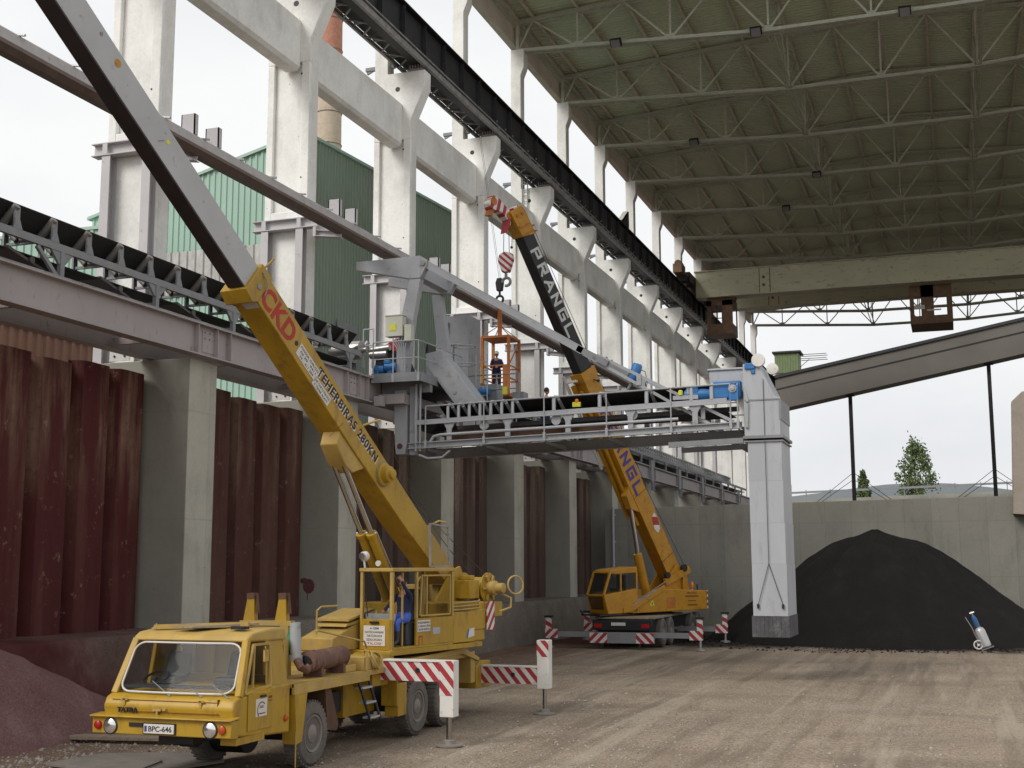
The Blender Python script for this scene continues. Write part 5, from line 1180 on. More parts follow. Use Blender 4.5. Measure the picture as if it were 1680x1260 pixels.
person('person', (-12.6, 39.05, zw), 'dark clad worker seen from the back behind the boom belt, only head and shoulders showing',
       standing(chest=(.05, .03, 1.31), neck=(.02, .05, 1.46), shoR=(.23, .02, 1.33), elbR=(.36, .1, 1.08), wriR=(.44, .3, 1.0)), BLK, NAVY, M=Mp)

# ------------------------------------------------------------------ yellow mobile crane
C1 = thing('mobile_crane', (-11.2, 21, 0), 'yellow truck crane in the foreground with its long grey and yellow boom raised', 'mobile crane')
XR_, XL_, XC = -10.0, -12.4, -11.2
mb = MB(); mb.prism([(16.36, .74), (16.36, 1.02), (16.33, 1.14), (16.39, 1.26), (16.50, 1.305), (17.3, 1.31), (17.4, 1.385), (18.0, 1.385), (18.0, .62), (17.3, .66)], 'x', -12.32, -10.06); body = mb.build('cab_body', YEL, C1, bevel=.035, seg=3)
mb = MB(); mb.prism([(16.84, 2.07), (16.86, 2.14), (16.98, 2.20), (17.4, 2.245), (17.93, 2.25), (18.0, 2.20), (18.0, 2.05), (17.9, 2.05)], 'x', -12.2, -10.16); mb.build('cab_roof', YELD, C1, bevel=.045, seg=4)
mb = MB()
for sx, x0, x1 in ((-1, -12.27, -12.16), (1, -10.10, -10.21)):
    mb.beam((x0, 16.54, 1.29), (x1, 16.90, 2.1), .11, .09, up=(0, 1, .4)); mb.beam((x0, 17.42, 1.33), (x1, 17.44, 2.1), .07, .09, up=(0, 1, 0))
mb.build('cab_pillar', YEL, C1, bevel=.015)
mb = MB()
for x in (-12.26, -10.14): mb.loft([(x-.035, 17.44, 1.37), (x+.035, 17.44, 1.37), (x+.035, 17.99, 1.37), (x-.035, 17.99, 1.37)], [(x-.035+(.09 if x < -11 else -.09), 17.46, 2.1), (x+.035+(.09 if x < -11 else -.09), 17.46, 2.1), (x+.035+(.09 if x < -11 else -.09), 17.98, 2.1), (x-.035+(.09 if x < -11 else -.09), 17.98, 2.1)])
mb.build('rear_quarter', YEL, C1, bevel=.01)
mb = MB()
mb.box((-12.2, 17.93, 1.37), (-10.18, 17.985, 1.5)); mb.box((-12.2, 17.93, 1.98), (-10.18, 17.985, 2.08))
for x in (-12.2, -11.58, -10.86, -10.3): mb.box((x, 17.94, 1.5), (x+.14, 17.98, 1.98))
mb.build('rear_wall', YELD, C1)
def wsp(u, v):     # windscreen surface: u 0..1 across, v 0..1 up, gently bowed
    x0, x1 = -12.20+.07*v, -10.17-.07*v; bow = .07*(1-(2*u-1)**2); return V((x0+(x1-x0)*u, 16.52+.345*v-bow, 1.315+.755*v))
def rr_loop(m_, inset):  # rounded rectangle loop in (u,v)
    L_ = []; r_ = .10
    for cx_, cy_, a0 in ((1-r_, 1-r_*1.9, 0), (r_, 1-r_*1.9, 90), (r_, r_*1.9, 180), (1-r_, r_*1.9, 270)):
        for k in range(7):
            a = R(a0+15*k); u, v = cx_+r_*cos(a), cy_+r_*1.9*sin(a); L_.append((.5+(u-.5)*(1-inset*.55), .5+(v-.5)*(1-inset*1.7)))
    dens = []
    for i in range(len(L_)):
        p, q = L_[i], L_[(i+1) % len(L_)]; n = max(1, int(abs(q[0]-p[0])/.1))
        for k in range(n): dens.append((p[0]+(q[0]-p[0])*k/n, p[1]+(q[1]-p[1])*k/n))
    return [wsp(*p) for p in dens]
mb = MB(); lp = rr_loop(0, .03); mb.path(lp+lp[:1], .016, 6); seal = mb.build('windscreen_seal', PAPER, C1)
mb = MB(); nu, nv = 14, 6
gl = rr_loop(0, .05); c0 = wsp(.5, .5); rings = [[c0+(p-c0)*f for p in gl] for f in (.02, .35, .7, 1)]
vs = []
for f in (.0, .35, .7, 1):
    for (p) in gl: vs.append(p)
mbv = []
def uvring(f): 
    L_ = []
    for p in gl:
        L_.append(c0+(p-c0)*f)
    for i, p in enumerate(L_):
        u = (p.x+12.17)/1.99; L_[i] = V((p.x, 16.52+.345*(p.z-1.315)/.755-.07*(1-(2*u-1)**2), p.z))
    return L_
rg = [uvring(f) for f in (.001, .3, .6, .85, 1)]; n_ = len(gl)
mb.add([p for r_ in rg for p in r_], [(j*n_+i, j*n_+(i+1) % n_, (j+1)*n_+(i+1) % n_, (j+1)*n_+i) for j in range(4) for i in range(n_)]); mb.build('windscreen', GLASS, C1)
# front corner fill between screen and pillars
for k, x in enumerate((-11.55, -11.0, -10.55)):
    mb = MB(); b0 = V((x+.32, 16.45, 1.29)); b1 = V((x-.02, 16.49, 1.50)); mb.tube(b0, b1, .010, .006, n=6); mb.ball(b0, .022, n=8); mb.build('wiper', MGREY, C1)
mb = MB(); mb.prism([(16.20, .745), (16.40, .72), (16.40, .99), (16.20, .99)], 'x', XL_, XR_); mb.prism([(16.14, .985), (16.42, 1.005), (16.42, 1.03), (16.14, 1.012)], 'x', XL_-.02, XR_+.02); bump_ = mb.build('bumper', YEL, C1, bevel=.012)
mb = MB(); mb.box((XR_-.3, 16.40, .62), (XR_-.04, 17.2, .72)); mb.build('bumper_stay', YEL, C1)
for x in (-12.07, -10.35):
    mb = MB(); mb.lathe((x, 16.21, .855), (0, -1, 0), [(.125, -.02), (.125, .02), (.108, .03)], 26); h_ = mb.build('headlight', BLK, C1)
    mb = MB(); mb.lathe((x, 16.21, .855), (0, -1, 0), [(.105, .0), (.104, .030), (.07, .045), (.02, .05)], 26); mb.build('lens', LAMP, h_)
for x, m_ in ((-12.29, REDL), (-10.15, ORL)):
    mb = MB(); mb.lathe((x, 16.2, .865), (0, -1, 0), [(.065, 0), (.06, .03), (.03, .045)], 18); mb.build('indicator', m_, C1)
mb = MB(); mb.box((-11.74, 16.185, .86), (-11.5, 16.199, .92)); mb.build('bumper_slot', BLK, C1)
mb = MB(); mb.box((-11.47, 16.17, .775), (-10.95, 16.198, .91)); plate = mb.build('number_plate', PAPER, C1, bevel=.004)
mb = MB(); mb.box((-11.49, 16.18, .765), (-10.93, 16.199, .925)); mb.build('plate_frame', BLK, C1)
text('number', 'BPC-646', FM((-11.385, 16.169, .805), (1, 0, 0), (0, 0, 1)), .078, LBLACK, C1, width=.40, ext=.003, bold=.012)
mb = MB(); mb.box((-11.455, 16.166, .80), (-11.415, 16.170, .885)); mb.build('plate_band', LBLUE, C1)
text('badge', 'TATRA', FM((-12.06, 16.335, 1.045), (1, 0, 0), (0, .05, 1)), .075, LBLACK, C1, width=.36, ext=.02, bold=.02)
mb = MB(); mb.box((-11.42, 16.30, 1.08), (-11.28, 16.345, 1.11)); mb.tube((-11.35, 16.32, 1.02), (-11.35, 16.32, 1.09), .02, n=8); mb.box((-11.26, 16.31, 1.09), (-11.2, 16.34, 1.12)); mb.build('hood_latch', YELD, C1)
mb = MB()
for a, b in (((-12.18, 1.225), (-10.35, 1.225)), ((-11.9, 1.06), (-10.3, 1.055))):
    mb.box((a[0], 16.36 if a[1] > 1.2 else 16.335, a[1]-.004), (b[0], 16.40, a[1]+.004))
mb.box((-10.34, 16.345, 1.05), (-10.33, 16.40, 1.27)); mb.build('hood_seam', LBROWN, C1)
mb = MB()
for x in (-11.95, -10.62): mb.box((x-.02, 16.325, 1.15), (x+.02, 16.37, 1.25)); mb.beam((x-.06, 16.34, 1.235), (x+.06, 16.34, 1.235), .03, .02)
mb.build('hood_hinge', YELD, C1)
# door on the right hand side
XD = -10.055
mb = MB(); mb.box((XD, 16.72, .78), (XD+.014, 17.43, 1.31)); door = mb.build('door', YEL, C1, bevel=.006)
mb = MB(); mb.box((XD+.012, 17.05, 1.25), (XD+.04, 17.2, 1.28)); mb.build('handle', BLK, door)
mb = MB(); L_ = [(16.64, 1.34), (17.40, 1.40), (17.40, 2.03), (16.94, 2.03)]
for (a, b), (c, d) in zip(L_, L_[1:]+L_[:1]): mb.beam((XD-.05*(b-1.4)/.6-.01, a, b), (XD-.05*(d-1.4)/.6-.01, c, d), .035, .035, up=(1, 0, 0))
mb.beam((XD-.01, 16.86, 1.40), (XD-.06, 16.97, 2.03), .03, .03, up=(1, 0, 0)); mb.build('window_frame', YELD, door)
mb = MB(); mb.add([(XD-.012, 16.68, 1.41), (XD-.012, 17.38, 1.41), (XD-.062, 17.38, 2.02), (XD-.062, 16.95, 2.02)], [(0, 1, 2, 3)]); mb.build('window_pane', GLASS, door)
mb = MB(); x_ = XL_+.12; mb.add([(x_, 16.68, 1.41), (x_, 17.38, 1.41), (x_+.05, 17.38, 2.02), (x_+.05, 16.95, 2.02)], [(0, 1, 2, 3)]); mb.build('far_window_pane', GLASS, C1)
mb = MB(); mb.path([(XD+.10, 17.02, 2.0), (XD+.09, 17.08, 1.9), (XD+.07, 17.12, 1.72), (XD+.05, 17.15, 1.45)], .012); mb.box((XD+.06, 17.03, 1.78), (XD+.09, 17.14, 1.95)); mb.build('wing_mirror', YELD, C1)
mb = MB(); mb.box((XD+.013, 16.93, .97), (XD+.02, 17.25, 1.23)); s_ = mb.build('door_sign', PAPER, C1)
mb = MB(); mb.torus((XD+.021, 17.09, 1.06), (1, 0, 0), .12, .008, 16, 5, 0, pi); mb.box((XD+.019, 16.98, 1.005), (XD+.022, 17.2, 1.02))
mb.build('sign_arch', LBROWN, C1)
text('sign_text', 'DARU', FM((XD+.0205, 17.03, 1.09), (0, 1, 0), (0, 0, 1)), .045, LBROWN, C1, width=.12, ext=.002)
mb = MB(); mb.box((XD+.013, 17.30, 1.215), (XD+.02, 17.40, 1.25)); mb.box((XD+.013, 17.30, 1.175), (XD+.02, 17.40, 1.19)); mb.build('door_badge', LBROWN, C1)
mb = MB(); mb.lathe((-10.05, 17.85, .86), (1, 0, 0), [(.055, 0), (.05, .02), (.02, .03)], 16); mb.build('side_reflector', ORL, C1)
# cab inside and roof load
for x in (-11.9, -10.75):
    mb = MB(); mb.box((x-.22, 17.2, 1.38), (x+.22, 17.6, 1.5)); mb.loft([(x-.22, 17.56, 1.48), (x+.22, 17.56, 1.48), (x+.22, 17.66, 1.48), (x-.22, 17.66, 1.48)], [(x-.2, 17.66, 1.86), (x+.2, 17.66, 1.86), (x+.2, 17.74, 1.86), (x-.2, 17.74, 1.86)]); mb.build('seat', SEATM, C1, bevel=.03)
mb = MB(); mb.torus((-11.85, 17.0, 1.5), (0, -.5, 1), .19, .018, 20, 6); mb.tube((-11.85, 17.0, 1.5), (-11.85, 16.85, 1.38), .025, n=8); mb.build('steering_wheel', BLK, C1)
mb = MB(); mb.box((-12.15, 16.58, 1.385), (-10.25, 16.8, 1.42)); mb.build('dashboard', SEATM, C1)
mb = MB(); mb.loft([(-11.6, 17.0, 2.26), (-11.2, 16.95, 2.26), (-10.5, 17.75, 2.29), (-10.9, 17.8, 2.29)], [(-11.6, 17.0, 2.285), (-11.2, 16.95, 2.285), (-10.5, 17.75, 2.32), (-10.9, 17.8, 2.32)]); tag(mb.build('roof_board', WOOD), 'pale wooden board lying flat on the yellow truck cab roof', 'board')
mb = MB(); mb.beam((-12.0, 17.1, 2.27), (-10.6, 17.6, 2.31), .09, .06); tag(mb.build('roof_batten', YELD), 'thin yellow batten lying across the truck cab roof', 'batten')
mb = MB(); mb.box((-10.62, 17.1, 2.245), (-10.38, 17.25, 2.29)); mb.tube((-10.65, 17.2, 2.28), (-10.32, 17.12, 2.28), .015, n=6); mb.tube((-10.6, 17.3, 2.27), (-10.4, 17.05, 2.27), .012, n=6); mb.build('roof_bracket', BLK, C1)
mb = MB(); mb.tube((-12.0, 17.15, 2.2), (-12.0, 17.15, 2.32), .012, n=6); mb.beam((-12.08, 17.15, 2.25), (-11.9, 17.15, 2.25), .02, .02); mb.build('roof_fitting', STEEL, C1)
# chassis and deck
mb = MB(); mb.box((-11.75, 17.9, .62), (-10.65, 27.6, .98)); mb.build('chassis_frame', RUNW, C1)
mb = MB(); mb.box((XL_+.05, 18.02, 1.30), (XR_-.01, 20.75, 1.36)); mb.box((XR_-.05, 18.02, 1.19), (XR_, 20.75, 1.36)); mb.box((XL_, 18.02, 1.19), (XL_+.05, 20.75, 1.36)); mb.build('deck', YELD, C1, bevel=.006)
mb = MB(); mb.prism([(18.05, 1.19), (18.45, 1.19), (18.3, .45), (18.12, .42)], 'x', -10.25, XR_); mb.build('mudguard_stay', YEL, C1)
mb = MB(); mb.prism([(19.25, 1.18), (19.45, 1.18), (19.75, .55), (19.68, .45), (19.35, .5)], 'x', -10.7, -10.1); mb.build('mud_flap', RUST, C1)
mb = MB(); mb.path([(XR_+.02, 18.06, .62), (XR_+.02, 18.06, .08)], .012); mb.build('feeler_rod', YELD, C1)
def wheel(par, x, y, r=.52, w=.30, side=1, name='wheel'):
    mb = MB(); mb.lathe((x, y, r), (side, 0, 0), [(r*.56, -w), (r*.88, -w), (r*.97, -w*.88), (r, -w*.7), (r, -w*.3), (r*.97, -w*.12), (r*.90, 0), (r*.62, 0.01), (r*.56, -.03)], 40)
    for k in range(36):
        a = 2*pi*k/36; c, s = cos(a), sin(a); p = V((x-side*w*.5, y+c*r*.995, r+s*r*.995)); mb.beam(p-V((w*.40, 0, 0)), p+V((w*.40, 0, 0)), .035, .03, up=(0, c, s))
    wl = mb.build(name, TYRE, par, bevel=0)
    mb = MB(); mb.lathe((x, y, r), (side, 0, 0), [(r*.57, -.06), (r*.575, 0.0), (r*.52, -.005), (r*.46, -.075), (r*.30, -.085), (r*.27, -.02), (r*.16, 0.0), (r*.08, .03)], 30)
    for k in range(8): a = 2*pi*k/8; mb.tube((x-side*.09, y+cos(a)*r*.37, r+sin(a)*r*.37), (x-side*.055, y+cos(a)*r*.37, r+sin(a)*r*.37), .022, n=6)
    mb.build('rim', RIM, wl); return wl
for y in (18.72, 22.95, 24.35):
    wheel(C1, XR_-.02, y, side=1); wheel(C1, XL_+.32, y, side=-1)
    mb = MB(); mb.tube((XL_+.2, y, .52), (XR_-.2, y, .52), .13, n=10); mb.build('axle', RUNW, C1)
mb = MB(); mb.tube((-11.5, 17.2, .55), (-11.2, 17.2, .55), .1, n=10); mb.box((-11.5, 16.6, .58), (-10.9, 18.0, .70)); mb.tube((-11.9, 18.72, .5), (-11.2, 18.72, .5), .34, n=20); mb.build('underbody', BLK, C1)
# deck furniture
mb = MB(); mb.tube((-10.35, 19.02, 1.62), (-10.42, 20.45, 1.64), .175, n=22); [mb.torus((-10.35-.07*(y-19)/1.4, y, 1.62), (0, 1, 0), .178, .012, 22, 6) for y in (19.1, 19.35, 20.0, 20.4)]; mb.build('silencer', MUFF, C1)
mb = MB(); mb.tube((-10.35, 19.05, 1.62), (-10.36, 19.0, 1.62), .11, n=16); mb.build('silencer_mouth', BLK, C1)
mb = MB(); [mb.box((-10.55, y, 1.36), (-10.2, y+.08, 1.52)) for y in (19.3, 20.1)]; mb.build('silencer_foot', MUFF, C1)
mb = MB(); mb.tube((-10.5, 18.95, 1.70), (-10.52, 18.93, 2.27), .09, n=16); mb.tube((-10.5, 18.95, 1.64), (-10.5, 18.95, 1.74), .11, n=16); mb.build('exhaust_stack', LGREY, C1)
mb = MB(); mb.path([(-10.45, 18.9, 1.66), (-10.35, 18.85, 1.55), (-10.3, 18.95, 1.5), (-10.3, 19.1, 1.6)], .07, 10); mb.build('exhaust_elbow', MUFF, C1)
mb = MB(); mb.prism([(18.1, 1.36), (18.9, 1.36), (18.9, 2.0), (18.75, 2.08), (18.1, 2.05)], 'x', -11.9, -10.6); mb.build('engine_hood', YELD, C1, bevel=.03)
mb = MB(); mb.box((-11.6, 18.2, 2.05), (-10.75, 18.7, 2.16)); mb.build('hose_bundle', GREENP, C1, bevel=.04)
mb = MB(); mb.lathe((-10.75, 19.25, 1.92), (1, .25, 0), [(.02, -.05), (.2, -.05), (.2, .05), (.02, .05)], 22); mb.build('hose_reel', GREENP, C1)
for x in (-11.62, -11.0):
    mb = MB(); mb.loft([(x-.12, 19.3, 2.28), (x+.10, 19.3, 2.28), (x+.10, 19.42, 2.28), (x-.12, 19.42, 2.28)], [(x-.05, 19.3, 2.66), (x+.08, 19.3, 2.66), (x+.08, 19.42, 2.66), (x-.05, 19.42, 2.66)]); mb.build('boom_rest_horn', YEL, C1)
    mb = MB(); mb.box((x-.05, 19.28, 2.66), (x+.09, 19.44, 2.75)); mb.tube((x+.1, 19.36, 2.72), (x+.14, 19.36, 2.4), .03, n=6); mb.build('boom_rest_pad', RUST, C1)
mb = MB(); mb.box((-11.8, 19.28, 2.20), (-10.8, 19.44, 2.28)); mb.box((-11.75, 19.28, 1.36), (-11.6, 19.42, 2.2)); mb.box((-11.0, 19.28, 1.36), (-10.85, 19.42, 2.2)); mb.build('boom_rest', YELD, C1)
mb = MB(); mb.path([(-10.15, 19.0, 2.15), (-10.1, 20.2, 1.95), (-10.05, 20.6, 1.88), (-10.05, 20.72, 1.75), (-10.05, 20.72, 1.36)], .018); mb.path([(-10.9, 20.4, 2.0), (-10.9, 20.4, 2.42), (-10.9, 20.55, 2.48), (-10.9, 21.2, 2.48)], .018); mb.build('grab_rail', YELD, C1)
mb = MB(); mb.box((-10.9, 20.7, 1.36), (-10.1, 21.2, 1.60)); mb.box((-10.8, 20.2, 1.36), (-10.2, 20.6, 1.48)); mb.build('tool_box', YELD, C1, bevel=.015)
# access steps
mb = MB()
for y0 in (20.38, 20.78): mb.beam((-10.04, y0, 1.19), (-10.0, y0+.42, .48), .05, .03, up=(1, 0, 0))
mb.build('step_stile', RUNW, C1)
pieces('step', LGREY, C1, [lambda m, k=k: m.beam((-10.06, 20.42+.16*k+.02, 1.08-.27*k), (-10.06, 20.80+.16*k+.02, 1.08-.27*k), .16, .03) for k in range(3)])
mb = MB(); mb.box((-10.35, 21.95, .62), (-10.02, 22.0, 1.3)); mb.box((-10.3, 22.02, .42), (-10.03, 22.42, 1.02)); mb.box((-11.9, 20.9, .5), (-10.6, 22.2, 1.3)); mb.build('side_skirt', YEL, C1, bevel=.01)
mb = MB(); mb.box((-12.3, 20.75, 1.26), (-10.1, 26.2, 1.36)); mb.prism([(22.2, 1.36), (22.5, 1.44), (25.4, 1.48), (26.3, 1.22), (26.3, 1.14), (25.3, 1.36), (22.5, 1.32)], 'x', -10.45, -10.03); mb.box((-10.42, 25.9, .7), (-10.08, 26.15, 1.3)); mb.build('rear_deck', YELD, C1, bevel=.008)
def outrigger(y, zb0, zb1, zl0, zl1, xe, up, side=1):
    s_ = side; X = lambda x: x if s_ == 1 else 2*XC-x
    mb = MB(); mb.prism([(y-.42, zb0-.1), (y+.5, zb0-.12), (y+.5, zb1+.1), (y-.1, zb1+.14), (y-.42, zb1+.02)], 'x', X(-10.75), X(-10.2)); mb.build('outrigger_box', YEL, C1, bevel=.02)
    mb = MB(); mb.box((X(-11.0), y-.10, zb0), (X(xe-.26), y+.10, zb1)); bm_ = mb.build('outrigger_beam', ST_XZ, C1)
    mb = MB(); mb.box((X(-10.4), y-.12, zb1+.001), (X(xe-.26), y+.12, zb1+.03)); mb.build('beam_cap', WHITEP, bm_)
    mb = MB(); mb.tube((X(-9.45), y-.115, (zb0+zb1)/2+.02), (X(-9.45), y-.101, (zb0+zb1)/2+.02), .045, n=14); mb.build('beam_pin_hole', BLK, bm_)
    mb = MB(); mb.box((X(xe-.27), y-.13, zl0), (X(xe), y+.13, zl1)); lg = mb.build('jack_leg', WHITEP, C1, bevel=.008)
    mb = MB()
    if up: mb.box((X(xe-.272), y-.134, zb1-.06 if False else zl1-.36), (X(xe+.002), y-.131, zl1-.002))
    else: mb.box((X(xe-.272), y-.134, zl1-.62), (X(xe+.002), y-.131, zl1-.002))
    mb.build('jack_stripes', ST_XZ, lg)
    mb = MB(); mb.tube((X(xe-.135), y, zl0), (X(xe-.135), y, .06), .05, n=14); mb.build('jack_rod', CHROME, C1)
    mb = MB(); mb.lathe((X(xe-.135), y, -.02), (0, 0, 1), [(.24, 0), (.24, .025), (.12, .045), (.11, .10), (.07, .12)], 24); mb.build('jack_pad', PLATEM, C1)
outrigger(21.7, 1.12, 1.47, .50, 1.50, -8.73, False); outrigger(26.96, .62, .98, .53, 1.58, -8.61, True)
outrigger(21.7, 1.12, 1.47, .50, 1.50, -8.73, False, -1); outrigger(26.96, .62, .98, .53, 1.58, -8.61, True, -1)
mb = MB()
for k in range(7): mb.torus((-10.2+.05*(k % 3), 21.28-.03*k, 1.52), (1, .3*k-1, .5), .12+.012*k, .014, 18, 6)
mb.build('hose_coil', YELD, C1)

# superstructure, turned a little clockwise
A1 = R(9.5); M1 = Matrix(((cos(A1), sin(A1), 0, -11.2), (-sin(A1), cos(A1), 0, 23.7), (0, 0, 1, 0), (0, 0, 0, 1)))
def B1(mb, name, mat, par=None, bevel=0, seg=2): return mb.build(name, mat, par or C1, M1, bevel, seg)
B1(MB().lathe((0, 0, 1.36), (0, 0, 1), [(.85, 0), (.85, .06), (.78, .08), (.78, .16)], 32), 'slewing_ring', RUNW)
B1(MB().box((-1.1, -1.5, 1.52), (1.27, 1.95, 1.62)), 'turntable', YEL, bevel=.01)
LT0, LT1, AF, AR = .50, 1.25, -1.42, .80
c = MB(); c.box((LT0, AF, 1.62), (LT1, AF+.05, 2.20)); c.box((LT0, AF+.05, 1.62), (LT0+.04, AR, 2.2)); c.box((LT0, AF+.05, 1.62), (LT1, AR, 1.67)); cabp = B1(c, 'operator_cab', YEL, bevel=.008)
c = MB(); c.box((LT1-.05, -.58, 1.67), (LT1, AR, 2.19)); c.box((LT1-.03, AR, 1.64), (LT1, 1.66, 2.26)); c.box((LT0, 1.6, 1.64), (LT1-.03, 1.66, 2.26)); B1(c, 'cab_side_panel', YEL, cabp, bevel=.008)
c = MB()
for x, y, z0 in ((LT0, AF, 2.2), (LT1-.06, AF, 1.62), (LT0, AR-.06, 2.2), (LT1-.05, AR-.05, 2.19), (LT1-.05, -.58, 2.19)): c.box((x, y, z0), (x+.06 if x < 1 else LT1, y+.06, 3.10))
B1(c, 'cab_post', YELD, cabp)
c = MB(); c.box((LT0-.02, AF-.02, 3.10), (LT1+.02, AR+.02, 3.17)); B1(c, 'cab_roof', YELD, cabp, bevel=.01)
c = MB(); c.add([(LT0+.06, AF+.02, 2.2), (LT1-.06, AF+.02, 2.2), (LT1-.06, AF+.02, 3.1), (LT0+.06, AF+.02, 3.1)], [(0, 1, 2, 3)]); fwn = B1(c, 'front_window', GLASS, cabp)
c = MB(); c.path([(LT0+.2, AF-.02, 2.25), (LT0+.14, AF-.02, 2.7)], .01); c.box((LT0+.25, AF-.04, 2.12), (LT0+.45, AF-.005, 2.16)); B1(c, 'wiper', BLK, fwn)
c = MB(); c.add([(LT1-.03, -.52, 2.22), (LT1-.03, AR-.05, 2.22), (LT1-.03, AR-.05, 3.08), (LT1-.03, -.52, 3.08)], [(0, 1, 2, 3)]); B1(c, 'side_window', GLASS, cabp)
c = MB()
for a, b in (((-.44, 2.24), (.68, 2.24)), ((.68, 2.24), (.68, 3.02)), ((.68, 3.02), (-.38, 3.02)), ((-.38, 3.02), (-.44, 2.24)), ((-.2, 2.24), (-.2, 3.02))): c.beam((LT1-.01, *a), (LT1-.01, *b), .03, .03, up=(1, 0, 0))
B1(c, 'side_window_frame', YELD, cabp)
c = MB(); c.add([(LT0+.03, AF+.1, 2.22), (LT0+.03, AR-.05, 2.22), (LT0+.03, AR-.05, 3.08), (LT0+.03, AF+.1, 3.08)], [(0, 1, 2, 3)]); B1(c, 'inner_window', GLASS, cabp)
c = MB(); c.beam((LT1-.02, -1.05, 3.08), (LT1-.02, -1.05, 1.68), .03, .03, up=(1, 0, 0)); B1(c, 'grab_bar', YELD, cabp)
c = MB(); c.box((.68, -.72, 1.67), (1.12, -.28, 2.12)); c.loft([(.68, -.32, 2.12), (1.12, -.32, 2.12), (1.12, -.22, 2.12), (.68, -.22, 2.12)], [(.70, -.2, 2.75), (1.1, -.2, 2.75), (1.1, -.12, 2.75), (.7, -.12, 2.75)]); B1(c, 'seat', SEATM, cabp, bevel=.03)
c = MB(); c.box((.56, -1.33, 2.1), (1.15, -1.15, 2.3)); c.tube((.7, -1.2, 1.7), (.7, -1.15, 2.35), .02, n=6); c.tube((.95, -1.2, 1.7), (.95, -1.1, 2.4), .02, n=6); B1(c, 'control_panel', LGREY, cabp, bevel=.01)
c = MB()
L_ = [(.30, 3.20), (1.02, 3.20), (.98, 4.02), (.26, 4.06)]
for p, q in zip(L_, L_[1:]+L_[:1]): c.beam((1.0, *p), (.92, *q) if False else (1.0, *q), .035, .035, up=(1, 0, 0))
hatch = B1(c, 'roof_hatch', RUNR, cabp)
c = MB(); c.add([(1.0, *p) for p in L_], [(0, 1, 2, 3)]); B1(c, 'hatch_pane', mat_glass('hatch_glass', (.25, .2, .12), .28), hatch)
c = MB(); c.tube((.62, AF-.02, 3.17), (.62, AF-.06, 3.34), .02, n=6); c.lathe((.62, AF-.02, 3.40), (-.15, -1, -.35), [(.02, -.10), (.085, -.04), (.10, .04), (.095, .06)], 18); lp_ = B1(c, 'work_lamp', PAPER, cabp)
B1(MB().lathe((.60, AF-.09, 3.375), (-.15, -1, -.35), [(.088, 0), (.06, .01), (.01, .015)], 18), 'lamp_lens', LAMP, lp_)
c = MB(); c.lathe((.85, AF+.1, 3.26), (0, -1, -.2), [(.02, -.06), (.05, -.02), (.055, .03)], 12); B1(c, 'small_lamp', PAPER, cabp)
def sign1(M_, w_, h_, lines, name, red=(), th=.006):
    MB_ = MB(); MB_.box((0, 0, 0), (w_, h_, th)); s_ = MB_.build(name, PAPER, C1, M_)
    n = len(lines)
    for i, (tx, wf) in enumerate(lines):
        hh = h_/(n+.6)*.62; y_ = h_-(i+1)*h_/(n+.35); text('sign_text', tx, M_ @ Matrix.Translation((w_*(1-wf)/2, y_, th)), hh, DKRED if i in red else LBLACK, s_, width=w_*wf, ext=.002, bold=.01)
    return s_
sign1(M1 @ FM((.60, AF-.008, 1.70), (1, 0, 0), (0, 0, 1)), .50, .38, [('A GÉM', .4), ('HATÓSUGARÁBAN', .86), ('TARTÓZKODNI', .72), ('SZIGORÚAN', .7), ('TILOS!', .66)], 'warning_sign', red=(4,))
sign1(M1 @ FM((LT1+.003, -.55, 1.93), (0, 1, 0), (0, 0, 1)), .46, .22, [('IDEGENEKNEK', .9), ('A DARURA LÉPNI', .92), ('TILOS ÉS VESZÉLYES', .9)], 'side_sign')
c = MB(); c.box((LT1, .02, 1.86), (LT1+.004, .28, 1.99)); B1(c, 'maker_plate', LGREY, cabp)
c = MB(); c.prism([(1.34, 1.72), (1.64, 1.75), (1.64, 1.92), (1.40, 1.90)], 'x', LT1, LT1+.005); B1(c, 'white_decal', PAPER, cabp)
c = MB(); c.prism([(1.32, 1.72), (1.37, 1.72), (1.43, 1.90), (1.38, 1.90)], 'x', LT1+.005, LT1+.008); B1(c, 'blue_decal', BLUE, cabp)
c = MB(); c.box((LT1, -.5, 1.68), (LT1+.004, -.47, 1.82)); c.box((LT1, -.5, 1.82), (LT1+.004, -.36, 1.85)); c.box((LT1, -.38, 1.68), (LT1+.004, -.36, 1.82)); B1(c, 'door_decal', DKRED, cabp)
# machinery
c = MB(); c.prism([(-2.15, 1.62), (-2.15, 1.86), (-1.35, 2.12), (-.9, 2.15), (-.9, 1.62)], 'x', -.35, .40); B1(c, 'front_housing', YELD, bevel=.02)
c = MB(); c.prism([(-1.7, 2.16), (-.85, 2.34), (-.85, 2.38), (-1.7, 2.20)], 'x', -.33, .44); c.prism([(-1.75, 2.06), (-.9, 2.18), (-.9, 2.26), (-1.7, 2.11)], 'x', -.31, .41); B1(c, 'housing_flap', YELD)
c = MB(); c.box((-1.05, .85, 1.62), (1.10, 2.35, 2.45)); c.box((-1.05, 1.7, 1.85), (1.12, 2.75, 2.30)); B1(c, 'counterweight', YEL, bevel=.03)
c = MB(); c.box((1.14, 2.34, 1.84), (1.16, 2.66, 2.44)); B1(c, 'rear_board', stripes('stripes_rear', (0, -1.3, 1), 3.4))
c = MB()
for z in (2.30, 2.37, 2.44): c.path([(1.14, .9, z), (1.16, 1.2, z), (1.16, 2.0, z+.02), (1.1, 2.1, z+.05)], .018)
B1(c, 'hydraulic_pipe', YELD)
c = MB()
for x in (-.30, .30): c.prism([(.55, 1.62), (2.3, 1.62), (2.55, 3.0), (2.42, 3.2), (2.1, 3.1)], 'x', x-.03+(.10 if x > 0 else -.02), x+.03+(.10 if x > 0 else -.02))
B1(c, 'boom_bracket', YEL)
